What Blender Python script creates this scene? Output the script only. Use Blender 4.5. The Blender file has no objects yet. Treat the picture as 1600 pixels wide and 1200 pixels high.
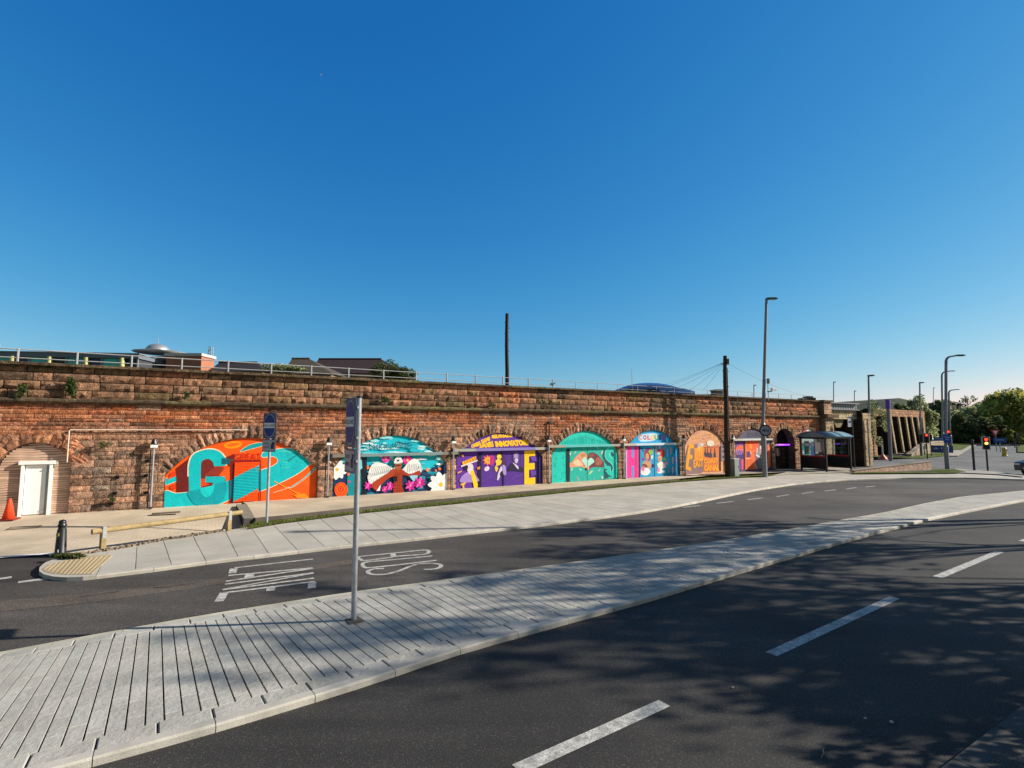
import bpy, math, random
from mathutils import Vector, Matrix
from mathutils.geometry import tessellate_polygon
R = random.Random(7)
C = bpy.context.scene.collection
sc = bpy.context.scene
# ------------------------------------------------------------ camera, sky, sun
F, H = 820.0, 2.8
PIT = math.atan(71 / 820)
cam = bpy.data.objects.new('camera', bpy.data.cameras.new('camera'))
C.objects.link(cam)
cam.data.sensor_width = 36
cam.data.lens = F / 1600 * 36
cam.data.clip_end = 3000
cam.location = (0, 0, H)
cam.rotation_euler = (math.radians(90) + PIT, 0, 0)
sc.camera = cam
SUN_EL = math.radians(26)
SD = Vector((0.9945, 0.105, 0)).normalized()
SUNV = Vector((SD.x * math.cos(SUN_EL), SD.y * math.cos(SUN_EL), math.sin(SUN_EL)))
world = bpy.data.worlds.new('World')
sc.world = world
world.use_nodes = True
wn = world.node_tree.nodes
wl = world.node_tree.links
bg = wn['Background']
sky = wn.new('ShaderNodeTexSky')
sky.sky_type = 'NISHITA'
sky.sun_disc = False
sky.sun_elevation = SUN_EL
sky.sun_rotation = math.atan2(SD.x, SD.y)
sky.altitude = 0
sky.air_density = 1.0
sky.dust_density = 0.25
sky.ozone_density = 1.6
sep = wn.new('ShaderNodeSeparateColor'); cmb = wn.new('ShaderNodeCombineColor')
wl.new(sky.outputs[0], sep.inputs[0])
SKYG = ((0.118, 1.84), (0.70, 0.93), (1.85, 0.52))   # (gain, power) per channel of the sky's radiance
for k_, (gn, pw) in enumerate(SKYG):
    p_ = wn.new('ShaderNodeMath'); p_.operation = 'POWER'; p_.inputs[1].default_value = pw; wl.new(sep.outputs[k_], p_.inputs[0])
    m_ = wn.new('ShaderNodeMath'); m_.operation = 'MULTIPLY'; m_.inputs[1].default_value = gn; wl.new(p_.outputs[0], m_.inputs[0]); wl.new(m_.outputs[0], cmb.inputs[k_])
# graded blue in view; dimmed neutral sky added elsewhere to set the fill light
wtc = wn.new('ShaderNodeTexCoord'); wsx = wn.new('ShaderNodeSeparateXYZ'); wl.new(wtc.outputs['Generated'], wsx.inputs[0])
wmr = wn.new('ShaderNodeMapRange'); wmr.interpolation_type = 'SMOOTHSTEP'; wmr.inputs['From Min'].default_value = .08; wmr.inputs['From Max'].default_value = .58; wl.new(wsx.outputs['Y'], wmr.inputs['Value'])
wsc = wn.new('ShaderNodeVectorMath'); wsc.operation = 'MULTIPLY'; wsc.inputs[1].default_value = (.50, .52, .50); wl.new(sky.outputs[0], wsc.inputs[0])
wmx = wn.new('ShaderNodeMix'); wmx.data_type = 'RGBA'; wl.new(wmr.outputs[0], wmx.inputs[0]); wl.new(wsc.outputs[0], wmx.inputs[6]); wl.new(cmb.outputs[0], wmx.inputs[7])
wl.new(wmx.outputs[2], bg.inputs[0])
bg.inputs[1].default_value = 0.10
sl = bpy.data.lights.new('sun', 'SUN')
sl.energy = 5.0
sl.angle = math.radians(0.55)
sl.color = (1.0, 0.915, 0.79)
so = bpy.data.objects.new('sun', sl)
C.objects.link(so)
so.rotation_euler = SUNV.to_track_quat('Z', 'Y').to_euler()
sc.view_settings.view_transform = 'Standard'
sc.view_settings.look = 'None'
sc.view_settings.exposure = 0.6
sc.view_settings.gamma = 1
sc.cycles.max_bounces = 6
# ------------------------------------------------------------ pixel -> world
cP, sP = math.cos(PIT), math.sin(PIT)
def ray(x, y):
    a = (x - 800) / F; b = -(y - 600) / F
    return (a, cP - b * sP, sP + b * cP)
def G(x, y, z=0.0):
    r = ray(x, y); t = (z - H) / r[2]
    return Vector((r[0] * t, r[1] * t, z))
def AT(x, y, Y):
    r = ray(x, y); t = Y / r[1]
    return Vector((r[0] * t, Y, H + r[2] * t))
WO = Vector((0, 24.74, 0)); WU = Vector((.8636, .5042, 0)).normalized()
WY = Vector((-WU.y, WU.x, 0)); WANG = math.atan2(WU.y, WU.x)
def WL(x, y, yl=0.0):
    r = ray(x, y)
    t = (yl + WO.dot(WY)) / (r[0] * WY.x + r[1] * WY.y)
    return (r[0] * t * WU.x + r[1] * t * WU.y - WO.dot(WU), H + r[2] * t)
def crop(ox, oy, s):
    return lambda x, y: (ox + x / s, oy + y / s)
# ------------------------------------------------------------ mesh builder
def lin(c):
    c = c / 255
    return c / 12.92 if c < .04045 else ((c + .055) / 1.055) ** 2.4
def rgb(*c):
    return (lin(c[0]), lin(c[1]), lin(c[2]))
class MB:
    def __init__(s):
        s.v = []; s.f = []; s.c = []; s.m = []; s.col = (1, 1, 1); s.mi = 0
    def face(s, idx, col=None):
        s.f.append(tuple(idx)); s.c.append(col or s.col); s.m.append(s.mi)
    def vs(s, pts):
        n = len(s.v); s.v.extend([tuple(p) for p in pts]); return list(range(n, n + len(pts)))
    def poly(s, pts, col=None):
        s.face(s.vs(pts), col)
    def box(s, c, d, rz=0, col=None, M=None):
        hx, hy, hz = d[0] / 2, d[1] / 2, d[2] / 2
        P = [Vector((x, y, z)) for z in (-hz, hz) for y in (-hy, hy) for x in (-hx, hx)]
        if rz: P = [Matrix.Rotation(rz, 3, 'Z') @ p for p in P]
        if M: P = [M @ p for p in P]
        i = s.vs([p + Vector(c) for p in P])
        for q in ((0, 2, 3, 1), (4, 5, 7, 6), (0, 1, 5, 4), (2, 6, 7, 3), (0, 4, 6, 2), (1, 3, 7, 5)):
            s.face([i[k] for k in q], col)
    def bbox(s, c, d, b=.01, rz=0, col=None):
        """box with chamfered vertical and top edges"""
        hx, hy, hz = d[0] / 2, d[1] / 2, d[2] / 2
        def ring(k, z):
            x, y = hx - k, hy - k
            return [(-x, -hy + k - 0, z), (x, -y, z), (x, y, z), (-x, y, z)]
        rot = Matrix.Rotation(rz, 3, 'Z')
        def oct_(ins, z):
            x, y = hx - ins, hy - ins
            return [(-x + b, -y, z), (x - b, -y, z), (x, -y + b, z), (x, y - b, z), (x - b, y, z), (-x + b, y, z), (-x, y - b, z), (-x, -y + b, z)]
        R3 = [oct_(0, -hz), oct_(0, hz - b), oct_(b * .8, hz)]
        ids = [s.vs([rot @ Vector(p) + Vector(c) for p in r]) for r in R3]
        for a, bb in zip(ids, ids[1:]):
            for k in range(8): s.face((a[k], a[(k + 1) % 8], bb[(k + 1) % 8], bb[k]), col)
        s.face(ids[-1], col); s.face(ids[0][::-1], col)
    def tube(s, pts, rad, n=10, col=None, caps=True):
        pts = [Vector(p) for p in pts]
        if not isinstance(rad, (list, tuple)): rad = [rad] * len(pts)
        prev = None; ids = []
        for k, p in enumerate(pts):
            a = pts[max(k - 1, 0)]; b = pts[min(k + 1, len(pts) - 1)]
            t = (b - a).normalized()
            if prev is None:
                x = t.orthogonal().normalized()
            else:
                x = (prev - t * prev.dot(t)).normalized()
            prev = x; y = t.cross(x)
            ids.append(s.vs([p + (x * math.cos(2 * math.pi * j / n) + y * math.sin(2 * math.pi * j / n)) * rad[k] for j in range(n)]))
        for a, b in zip(ids, ids[1:]):
            for j in range(n): s.face((a[j], a[(j + 1) % n], b[(j + 1) % n], b[j]), col)
        if caps:
            s.face(ids[0][::-1], col); s.face(ids[-1], col)
    def lathe(s, prof, c=(0, 0, 0), n=20, col=None):
        c = Vector(c); ids = []
        for r, z in prof:
            ids.append(s.vs([c + Vector((r * math.cos(2 * math.pi * j / n), r * math.sin(2 * math.pi * j / n), z)) for j in range(n)]))
        for a, b in zip(ids, ids[1:]):
            for j in range(n): s.face((a[j], a[(j + 1) % n], b[(j + 1) % n], b[j]), col)
        s.face(ids[0][::-1], col); s.face(ids[-1], col)
    def prism(s, pts, z0, z1, col=None, T=None):
        """2-D outline extruded in z (then transformed by T)"""
        T = T or (lambda p: p)
        a = s.vs([T(Vector((p[0], p[1], z0))) for p in pts]); b = s.vs([T(Vector((p[0], p[1], z1))) for p in pts])
        n = len(pts)
        for k in range(n): s.face((a[k], a[(k + 1) % n], b[(k + 1) % n], b[k]), col)
        for tri in tessellate_polygon([[Vector((p[0], p[1], 0)) for p in pts]]):
            s.face([b[k] for k in tri], col); s.face([a[k] for k in tri[::-1]], col)
    def flat(s, pts, col=None):
        """flat, possibly concave polygon in xy at the points' z"""
        i = s.vs(pts)
        for tri in tessellate_polygon([[Vector((p[0], p[1], 0)) for p in pts]]):
            a, b, c = (Vector(pts[k]) for k in tri)
            t = tri if (b - a).cross(c - a).z > 0 else tri[::-1]
            s.face([i[k] for k in t], col)
    def build(s, name, mats, parent=None, smooth=False):
        me = bpy.data.meshes.new(name)
        me.from_pydata(s.v, [], s.f)
        if not isinstance(mats, (list, tuple)): mats = [mats]
        for m in mats: me.materials.append(m)
        at = me.attributes.new('col', 'FLOAT_COLOR', 'CORNER')
        buf = []
        for f, c in zip(s.f, s.c): buf.extend([c[0], c[1], c[2], 1.0] * len(f))
        at.data.foreach_set('color', buf)
        me.polygons.foreach_set('material_index', s.m)
        if smooth: me.polygons.foreach_set('use_smooth', [True] * len(s.f))
        me.update()
        o = bpy.data.objects.new(name, me); C.objects.link(o)
        if parent: o.parent = parent
        return o
def tag(o, label=None, cat=None, group=None, kind=None):
    if label: o['label'] = label
    if cat: o['category'] = cat
    if group: o['group'] = group
    if kind: o['kind'] = kind
    return o
def thing(name, label, cat, loc=(0, 0, 0), rz=0, group=None):
    o = bpy.data.objects.new(name, None); C.objects.link(o)
    o.location = loc; o.rotation_euler = (0, 0, rz); o.empty_display_size = .2
    return tag(o, label, cat, group)
def struct(o): o['kind'] = 'structure'; return o
def kids(o): return [c for c in C.objects if c.parent == o]
def copy_tree(o, loc, rz=None, label=None, parent=None):
    c = o.copy(); C.objects.link(c)
    if parent is not None: c.parent = parent
    else:
        c.location = loc
        if rz is not None: c.rotation_euler = (0, 0, rz)
    if label: c['label'] = label
    for k in kids(o): copy_tree(k, None, parent=c)
    return c
# ------------------------------------------------------------ materials
def mat(name, base='attr', rough=.8, metal=0, nz=0, ns=8, bump=0, bs=30, bd=.01, spec=.3, coords='Object', streak=0, trans=0, emit=None, nz2=0, ns2=60, fine=0):
    m = bpy.data.materials.new(name); m.use_nodes = True
    n = m.node_tree.nodes; l = m.node_tree.links; b = n['Principled BSDF']
    b.inputs['Roughness'].default_value = rough; b.inputs['Metallic'].default_value = metal
    b.inputs['Specular IOR Level'].default_value = spec
    if base == 'attr':
        a = n.new('ShaderNodeAttribute'); a.attribute_name = 'col'; src = a.outputs['Color']
    else:
        a = n.new('ShaderNodeRGB'); a.outputs[0].default_value = (*base, 1); src = a.outputs[0]
    tc = n.new('ShaderNodeTexCoord')
    def noise(scale, det=5, vec=None, ro=.6):
        t = n.new('ShaderNodeTexNoise'); t.inputs['Scale'].default_value = scale; t.inputs['Detail'].default_value = det
        t.inputs['Roughness'].default_value = ro
        l.new(vec or tc.outputs[coords], t.inputs['Vector']); return t
    def mulnoise(src, scale, amt, vec=None, lo=.3, hi=.7):
        t = noise(scale, 5, vec)
        r = n.new('ShaderNodeMapRange'); r.inputs['From Min'].default_value = lo; r.inputs['From Max'].default_value = hi
        r.inputs['To Min'].default_value = 1 - amt; r.inputs['To Max'].default_value = 1 + amt * .6
        l.new(t.outputs['Fac'], r.inputs['Value'])
        v = n.new('ShaderNodeVectorMath'); v.operation = 'SCALE'
        l.new(src, v.inputs[0]); l.new(r.outputs[0], v.inputs['Scale']); return v.outputs[0]
    if nz: src = mulnoise(src, ns, nz)
    if nz2: src = mulnoise(src, ns2, nz2, None, .35, .65)
    if streak:
        mp = n.new('ShaderNodeMapping'); mp.inputs['Scale'].default_value = (3, 3, .35)
        l.new(tc.outputs[coords], mp.inputs['Vector']); src = mulnoise(src, 2.0, streak, mp.outputs[0])
    l.new(src, b.inputs['Base Color'])
    if bump:
        t = noise(bs, 8)
        bp = n.new('ShaderNodeBump'); bp.inputs['Strength'].default_value = bump; bp.inputs['Distance'].default_value = bd
        l.new(t.outputs['Fac'], bp.inputs['Height']); l.new(bp.outputs[0], b.inputs['Normal'])
    if trans: b.inputs['Transmission Weight'].default_value = trans
    if emit:
        b.inputs['Emission Color'].default_value = (*emit[0], 1); b.inputs['Emission Strength'].default_value = emit[1]
    return m
M_stone = mat('sandstone', 'attr', .95, nz=.5, ns=6, bump=1.0, bs=26, bd=.05, spec=.1, nz2=.55, ns2=34, streak=.3)
M_mortar = mat('dark_mortar', (.03, .02, .015), .95, nz=.4)
M_mural = mat('mural_paint', 'attr', .6, nz=.12, ns=3, bump=.5, bs=14, bd=.02, spec=.3, nz2=.1, ns2=40)
M_pave = mat('granite_paver', 'attr', .85, nz=.22, ns=1.6, bump=.9, bs=16, bd=.014, spec=.2, nz2=.1, ns2=70)
M_slab = mat('concrete_slab', 'attr', .85, nz=.15, ns=.9, bump=.3, bs=60, bd=.003, spec=.2, nz2=.1, ns2=50)
M_kerb = mat('granite_kerb', 'attr', .8, nz=.2, ns=4, bump=.5, bs=60, bd=.004, spec=.2, nz2=.2, ns2=120)
M_line = mat('road_paint', (.53, .52, .48), .7, nz=.5, ns=9, nz2=.5, ns2=75, bump=.4, bs=120, bd=.003)
M_white = mat('white_paint', (.88, .88, .85), .45, nz=.06, ns=2)
M_grey = mat('painted_grey_metal', (.32, .34, .36), .5, metal=.2, nz=.12, ns=6)
M_galv = mat('galvanised_steel', (.45, .47, .5), .42, metal=.6, nz=.2, ns=12)
M_railp = mat('dull_rail_paint', (.42, .43, .44), .8, nz=.1, spec=.1)
M_black = mat('black_paint', (.012, .013, .018), .4, spec=.5, nz=.3, ns=6)
M_dark = mat('dark_void', (.02, .018, .017), .9)
M_paint = mat('painted_surface', 'attr', .5, spec=.4, nz=.1, ns=5)
M_matte = mat('matte_surface', 'attr', .85, spec=.2, nz=.2, ns=3, bump=.25, bs=20)
M_wood = mat('timber', (.36, .265, .125), .7, nz=.35, ns=6, bump=.4, bs=14)
M_oldwood = mat('creosoted_timber', (.05, .036, .028), .85, nz=.5, ns=9, bump=.6, bs=20)
M_leaf = mat('leaves', 'attr', .6, spec=.25)
_n = M_leaf.node_tree.nodes; _l = M_leaf.node_tree.links
_t = _n.new('ShaderNodeBsdfTranslucent'); _m = _n.new('ShaderNodeMixShader'); _m.inputs[0].default_value = .42
_a = [x for x in _n if x.type == 'ATTRIBUTE'][0]; _l.new(_a.outputs['Color'], _t.inputs['Color'])
_l.new(_n['Principled BSDF'].outputs[0], _m.inputs[1]); _l.new(_t.outputs[0], _m.inputs[2]); _l.new(_m.outputs[0], _n['Material Output'].inputs['Surface'])
M_bark = mat('bark', (.11, .09, .07), .9, nz=.4, ns=8, bump=.6, bs=15)
M_brick = mat('brick', 'attr', .9, nz=.3, ns=10, bump=.5, bs=30)
M_blue = mat('sign_blue', (.01, .035, .22), .45, spec=.4, nz=.1)
M_roofg = mat('shelter_roof', (.16, .27, .35), .22, spec=.6, nz=.1)
def asphalt(name, base, tracks=False):
    m = mat(name, base, .82, spec=.35, bump=1.0, bs=130, bd=.006)
    n = m.node_tree.nodes; l = m.node_tree.links; b = n['Principled BSDF']
    tc = n.new('ShaderNodeTexCoord')
    src = [x for x in n if x.type == 'RGB'][0].outputs[0]
    def noise(s, d, sc_=(1, 1, 1)):
        mp = n.new('ShaderNodeMapping'); mp.inputs['Scale'].default_value = sc_; mp.inputs['Rotation'].default_value = (0, 0, -.6)
        l.new(tc.outputs['Object'], mp.inputs['Vector'])
        t = n.new('ShaderNodeTexNoise'); t.inputs['Scale'].default_value = s; t.inputs['Detail'].default_value = d
        l.new(mp.outputs[0], t.inputs['Vector']); return t.outputs['Fac']
    def mul(src, fac, a, b_, lo, hi):
        r = n.new('ShaderNodeMapRange'); r.inputs['From Min'].default_value = a; r.inputs['From Max'].default_value = b_
        r.inputs['To Min'].default_value = lo; r.inputs['To Max'].default_value = hi; l.new(fac, r.inputs['Value'])
        v = n.new('ShaderNodeVectorMath'); v.operation = 'SCALE'; l.new(src, v.inputs[0]); l.new(r.outputs[0], v.inputs['Scale']); return v.outputs[0]
    src = mul(src, noise(.35, 5), .35, .65, .7, 1.25)
    src = mul(src, noise(1.2, 6, (.25, 2.2, 1)), .35, .65, .85, 1.15)
    src = mul(src, noise(70, 3), .3, .72, .55, 1.7)
    v = n.new('ShaderNodeTexVoronoi'); v.inputs['Scale'].default_value = 95; l.new(tc.outputs['Object'], v.inputs['Vector'])
    sp = n.new('ShaderNodeSeparateColor'); l.new(v.outputs['Color'], sp.inputs[0])
    src = mul(src, sp.outputs[0], .86, .97, 1, 2.4)
    l.new(src, b.inputs['Base Color'])
    return m
M_asph = asphalt('asphalt', (.037, .0345, .0315))
M_asph2 = asphalt('bus_lane_asphalt', (.064, .058, .052))
M_asphf = asphalt('far_asphalt', (.105, .105, .105))
M_track = asphalt('dusty_wheel_track', (.088, .073, .059))
def grass_mat(name, base):
    return mat(name, base, .95, nz=.45, ns=1.5, bump=.9, bs=40, bd=.03, spec=.1, nz2=.45, ns2=30)
M_grass = grass_mat('grass', (.115, .145, .03))
M_ground = grass_mat('ground', (.09, .105, .04))
def brickpave(name, c1, c2, mortar, sx=.2, sy=.1, rot=0):
    m = mat(name, c1, .85, bump=0, spec=.2)
    n = m.node_tree.nodes; l = m.node_tree.links; b = n['Principled BSDF']
    tc = n.new('ShaderNodeTexCoord'); mp = n.new('ShaderNodeMapping'); mp.inputs['Rotation'].default_value = (0, 0, rot)
    l.new(tc.outputs['Object'], mp.inputs['Vector'])
    br = n.new('ShaderNodeTexBrick'); br.inputs['Scale'].default_value = 1
    br.inputs['Brick Width'].default_value = sx; br.inputs['Row Height'].default_value = sy
    br.inputs['Mortar Size'].default_value = .006; br.inputs['Color1'].default_value = (*c1, 1); br.inputs['Color2'].default_value = (*c2, 1)
    br.inputs['Mortar'].default_value = (*mortar, 1); br.inputs['Bias'].default_value = 0
    l.new(mp.outputs[0], br.inputs['Vector'])
    t = n.new('ShaderNodeTexNoise'); t.inputs['Scale'].default_value = .8; t.inputs['Detail'].default_value = 6
    l.new(tc.outputs['Object'], t.inputs['Vector'])
    r = n.new('ShaderNodeMapRange'); r.inputs['From Min'].default_value = .3; r.inputs['From Max'].default_value = .7
    r.inputs['To Min'].default_value = .78; r.inputs['To Max'].default_value = 1.15; l.new(t.outputs['Fac'], r.inputs['Value'])
    v = n.new('ShaderNodeVectorMath'); v.operation = 'SCALE'; l.new(br.outputs['Color'], v.inputs[0]); l.new(r.outputs[0], v.inputs['Scale'])
    l.new(v.outputs[0], b.inputs['Base Color'])
    bp = n.new('ShaderNodeBump'); bp.inputs['Strength'].default_value = .4; bp.inputs['Distance'].default_value = .005; bp.invert = True
    l.new(br.outputs['Fac'], bp.inputs['Height']); l.new(bp.outputs[0], b.inputs['Normal'])
    return m
M_block = brickpave('block_paving', (.60, .50, .37), (.54, .455, .34), (.42, .35, .26), rot=-WANG)
M_glass = bpy.data.materials.new('shelter_glass'); M_glass.use_nodes = True
_n = M_glass.node_tree.nodes; _l = M_glass.node_tree.links; _tr = _n.new('ShaderNodeBsdfTransparent'); _tr.inputs[0].default_value = (.86, .92, .93, 1); _g = _n.new('ShaderNodeBsdfGlossy'); _g.inputs['Roughness'].default_value = .04
_m = _n.new('ShaderNodeMixShader'); _m.inputs[0].default_value = .12; _l.new(_tr.outputs[0], _m.inputs[1]); _l.new(_g.outputs[0], _m.inputs[2]); _l.new(_m.outputs[0], _n['Material Output'].inputs['Surface'])
M_glassd = mat('window_glass', (.03, .06, .08), .08, spec=.8)
# ------------------------------------------------------------ ground
def P2(pts, z): return [G(x, y, z) for x, y in pts]
mb = MB(); mb.flat([(-900, -300, -.5), (900, -300, -.5), (900, 1500, -.5), (-900, 1500, -.5)])
struct(mb.build('ground', M_ground))
KERB = [(100, 901), (150, 899), (200, 893), (260, 886), (320, 877), (420, 866), (487, 858), (560, 850), (640, 842), (718, 833), (768, 827.5), (815, 822.5),
        (858, 817.5), (899, 812.5), (937, 808), (999, 799.5), (1048, 791.5), (1100, 781.5), (1135, 774), (1182, 764.5), (1236, 756.5), (1275, 752.5), (1315, 749.5), (1412, 746), (1506, 746), (1600, 749), (1800, 757)]
BACK = [(110, 868), (150, 862), (185, 857), (260, 843), (320, 834), (380, 824), (440, 817), (560, 801.5), (641, 793), (710, 786.5), (790, 778), (870, 770),
        (960, 761), (1060, 752), (1140, 746.5), (1200, 743.5), (1250, 741), (1330, 738.5), (1440, 738), (1500, 738), (1600, 741), (1800, 746)]
ISF = [(-900, 1120), (-500, 1090), (-260, 1062), (-120, 1040), (0, 1018), (93, 1000), (165, 987), (257, 971), (320, 959), (440, 941), (540, 925), (640, 912), (740, 898.7), (840, 885), (950, 870), (1100, 848), (1157, 839), (1285, 817), (1379, 800.6),
       (1440, 787), (1499, 776), (1600, 766), (1760, 757)]
ISN = [(-1100, 1440), (-500, 1340), (-150, 1262), (0, 1223), (124, 1189), (220, 1164), (315, 1139), (460, 1096), (599, 1054), (706, 1016), (800, 991), (879, 969), (950, 950.6), (1012, 934), (1100, 907.5), (1150, 892.5), (1232, 869), (1337, 839),
       (1446, 811), (1525, 795), (1600, 781), (1760, 764)]
kz = .075
# asphalt: one sheet from the far kerb to behind the camera, and the junction beyond
kp = P2(KERB, 0)
left = [G(-400, 905, 0), G(-60, 872, 0), G(0, 872.5, 0), G(60, 868, 0), G(97, 867, 0)]
pl = [Vector((-60, -20, 0)), Vector((70, -20, 0)), Vector((70, 36, 0)), G(1800, 757, 0)] + kp[::-1][1:] + [G(63, 893, 0)] + [left[4], left[3], left[2], left[1], left[0], Vector((-60, 12, 0))]
mb = MB(); mb.flat(pl); struct(mb.build('main_road', M_asph))
def strip(a, b, z):
    out = MB()
    return out
# bus lane surface: a sheet 4 mm above, between the far kerb and the island
def resample(pts, step):
    out = [pts[0].copy()]; acc = 0
    for a, b in zip(pts, pts[1:]):
        L = (b - a).length; 
        if L < 1e-6: continue
        t = step - acc
        while t <= L:
            out.append(a + (b - a) * (t / L)); t += step
        acc = L - (t - step)
    return out
def smooth(pts, it=6):
    p = [q.copy() for q in pts]
    for _ in range(it):
        p = [p[0]] + [(p[i - 1] + p[i] * 2 + p[i + 1]) / 4 for i in range(1, len(p) - 1)] + [p[-1]]
    return p
bl = P2([(-300, 935), (-100, 914), (0, 911)] + KERB[1:22], .004); br_ = P2(ISF, .004)
mb = MB(); mb.flat([Vector((p.x, p.y, .004)) for p in br_[::-1]] + [Vector((p.x, p.y, .004)) for p in bl])
struct(mb.build('bus_lane', M_asph2))
def ribbon(mb, pts, w, z, col=None, closed=False):
    n = len(pts); L = []; Rr = []
    for i in range(n):
        a = pts[i - 1] if (i or closed) else pts[0]; b = pts[(i + 1) % n] if (i < n - 1 or closed) else pts[-1]
        t = (Vector((b.x - a.x, b.y - a.y, 0))).normalized(); nn = Vector((-t.y, t.x, 0))
        ww = w[i] if isinstance(w, (list, tuple)) else w
        L.append(Vector((pts[i].x, pts[i].y, z)) + nn * ww / 2); Rr.append(Vector((pts[i].x, pts[i].y, z)) - nn * ww / 2)
    for i in range(n if closed else n - 1):
        j = (i + 1) % n
        mb.poly([Rr[i], Rr[j], L[j], L[i]], col)
def PX(pts, cr=None): return [G(*(cr(*p) if cr else p)) for p in pts]
# wheel-worn dusty bands along the bus lane
for k, (pp, w) in enumerate([([(-200, 962), (0, 948), (120, 938), (250, 923), (330, 910), (450, 893), (560, 876), (640, 866), (720, 858)], [.5, .75, .7, .62, .45, .42, .35, .3, .12])]):
    base = smooth(resample([G(*p) for p in pp], .4), 8)
    ws = [w[min(int(i / len(base) * len(w)), len(w) - 1)] * R.uniform(.75, 1.1) for i in range(len(base))]
    for _ in range(3): ws = [ws[0]] + [(ws[i - 1] + ws[i] + ws[i + 1]) / 3 for i in range(1, len(ws) - 1)] + [ws[-1] * .6]
    mb = MB(); ribbon(mb, base, ws, .008); struct(mb.build('wheel_track', M_track))
c1 = crop(0, 760, 3.636)
mb = MB()
for pts in ([(440, 632), (520, 622), (600, 610), (682, 600)], [(870, 580), (960, 572), (1060, 560), (1190, 538)], [(1290, 530), (1330, 524)], [(2280, 460), (2420, 440), (2600, 430)]):
    p = [G(*c1(*q)) for q in pts]; p = resample(p, .08); p = [v + Vector((R.uniform(-.01, .01), R.uniform(-.02, .02), 0)) for v in p]
    ribbon(mb, p, [R.uniform(.008, .035) for _ in p], .011, (.012, .011, .01))
struct(mb.build('tar_crack', M_matte))
# far roads beyond the pavement (junction) at the right
def patch(name, pts, z, m, cr=None):
    mb = MB(); mb.col = (.37, .35, .31); mb.flat([G(x, y, z) for x, y in ([cr(*p) for p in pts] if cr else pts)]); return struct(mb.build(name, m))
patch('junction_road', [(1262, 741), (1262, 727), (1345, 720), (1440, 716), (1500, 702), (1530, 692), (1545, 687), (1700, 684), (2000, 684), (2400, 700), (2400, 760), (1800, 746), (1600, 741), (1500, 738), (1440, 738), (1330, 738.5)], -.004, M_asphf)
patch('grass', [(1362, 713.5), (1372, 709), (1440, 706), (1478, 702.5), (1478, 712), (1440, 716)], .05, M_grass)
patch('grass', [(1482, 703.5), (1484, 690), (1527, 690), (1514, 697), (1503, 703)], .12, M_grass)
patch('pavement', [(1478, 712), (1478, 703.5), (1503, 703), (1514, 697), (1530, 690), (1550, 690.5), (1528, 694.5), (1512, 703), (1498, 712)], .1, M_slab)
patch('grass', [(1590, 706), (1590, 696), (1640, 694), (1900, 696), (1900, 712)], .12, M_grass)
patch('grass', [(1455, 738.4), (1455, 733), (1493, 733), (1510, 737.4)], .14, M_grass)
patch('grass', [(1330, 739.6), (1335, 737.5), (1455, 736), (1493, 737), (1500, 738.6)], .145, M_grass)
patch('pavement', [(1486, 737.8), (1493, 732), (1560, 737), (1600, 743), (1600, 745), (1560, 741)], .13, M_slab)
# ---- paved strips
def xy(v): return Vector((v.x, v.y, 0))
class Strip:
    def __init__(s, near, far, step=.1, sm=30):
        s.n = smooth(resample([xy(p) for p in near], step), sm); s.step = step
        f = smooth(resample([xy(p) for p in far], step), sm)
        n = len(s.n); s.N = []; s.w = []
        for i in range(n):
            a = s.n[max(0, i - 8)]; b = s.n[min(n - 1, i + 8)]; t = (b - a).normalized()
            nn = Vector((-t.y, t.x, 0)); s.N.append(nn)
            best = None
            for q, r in zip(f[::2], f[2::2]):
                d = r - q; e = q - s.n[i]; den = nn.x * -d.y + nn.y * d.x
                if abs(den) < 1e-9: continue
                tt = (e.x * -d.y + e.y * d.x) / den; uu = (nn.x * e.y - nn.y * e.x) / den
                if -.001 <= uu <= 1.001 and tt > 0 and (best is None or tt < best): best = tt
            s.w.append(best)
        for i in range(n):
            if s.w[i] is None:
                s.w[i] = next((s.w[j] for k in range(1, n) for j in (i - k, i + k) if 0 <= j < n and s.w[j]), .5)
        s.len = (n - 1) * step
    def at(s, d):
        x = min(max(d / s.step, 0), len(s.n) - 1.001); i = int(x); t = x - i
        return s.n[i].lerp(s.n[i + 1], t), s.N[i].lerp(s.N[i + 1], t), s.w[i] * (1 - t) + s.w[i + 1] * t
    def P(s, d, a, z, frac=False):
        p, n, w = s.at(d)
        return p + n * (a * w if frac else a) + Vector((0, 0, z))
def cell(mb, q, z, ch, col, down=.03):
    """q: four xy corners (ccw) -> a paver with chamfered arris"""
    c = sum((Vector(p) for p in q), Vector()) / 4
    t = []
    for p in q:
        v = p - c; L = v.length
        t.append(c + v * max(0, (L - ch * 1.4) / L) + Vector((0, 0, z)))
    m_ = [p + Vector((0, 0, z - ch * .8)) for p in q]; bt = [p + Vector((0, 0, z - down)) for p in q]
    i = mb.vs(bt); j = mb.vs(m_); k = mb.vs(t)
    for a in range(4):
        b = (a + 1) % 4
        mb.face((i[a], i[b], j[b], j[a]), col); mb.face((j[a], j[b], k[b], k[a]), col)
    mb.face(k, col)
def quad(S, s0, s1, a0, a1): return [S.P(s0, a0, 0), S.P(s1, a0, 0), S.P(s1, a1, 0), S.P(s0, a1, 0)]
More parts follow.
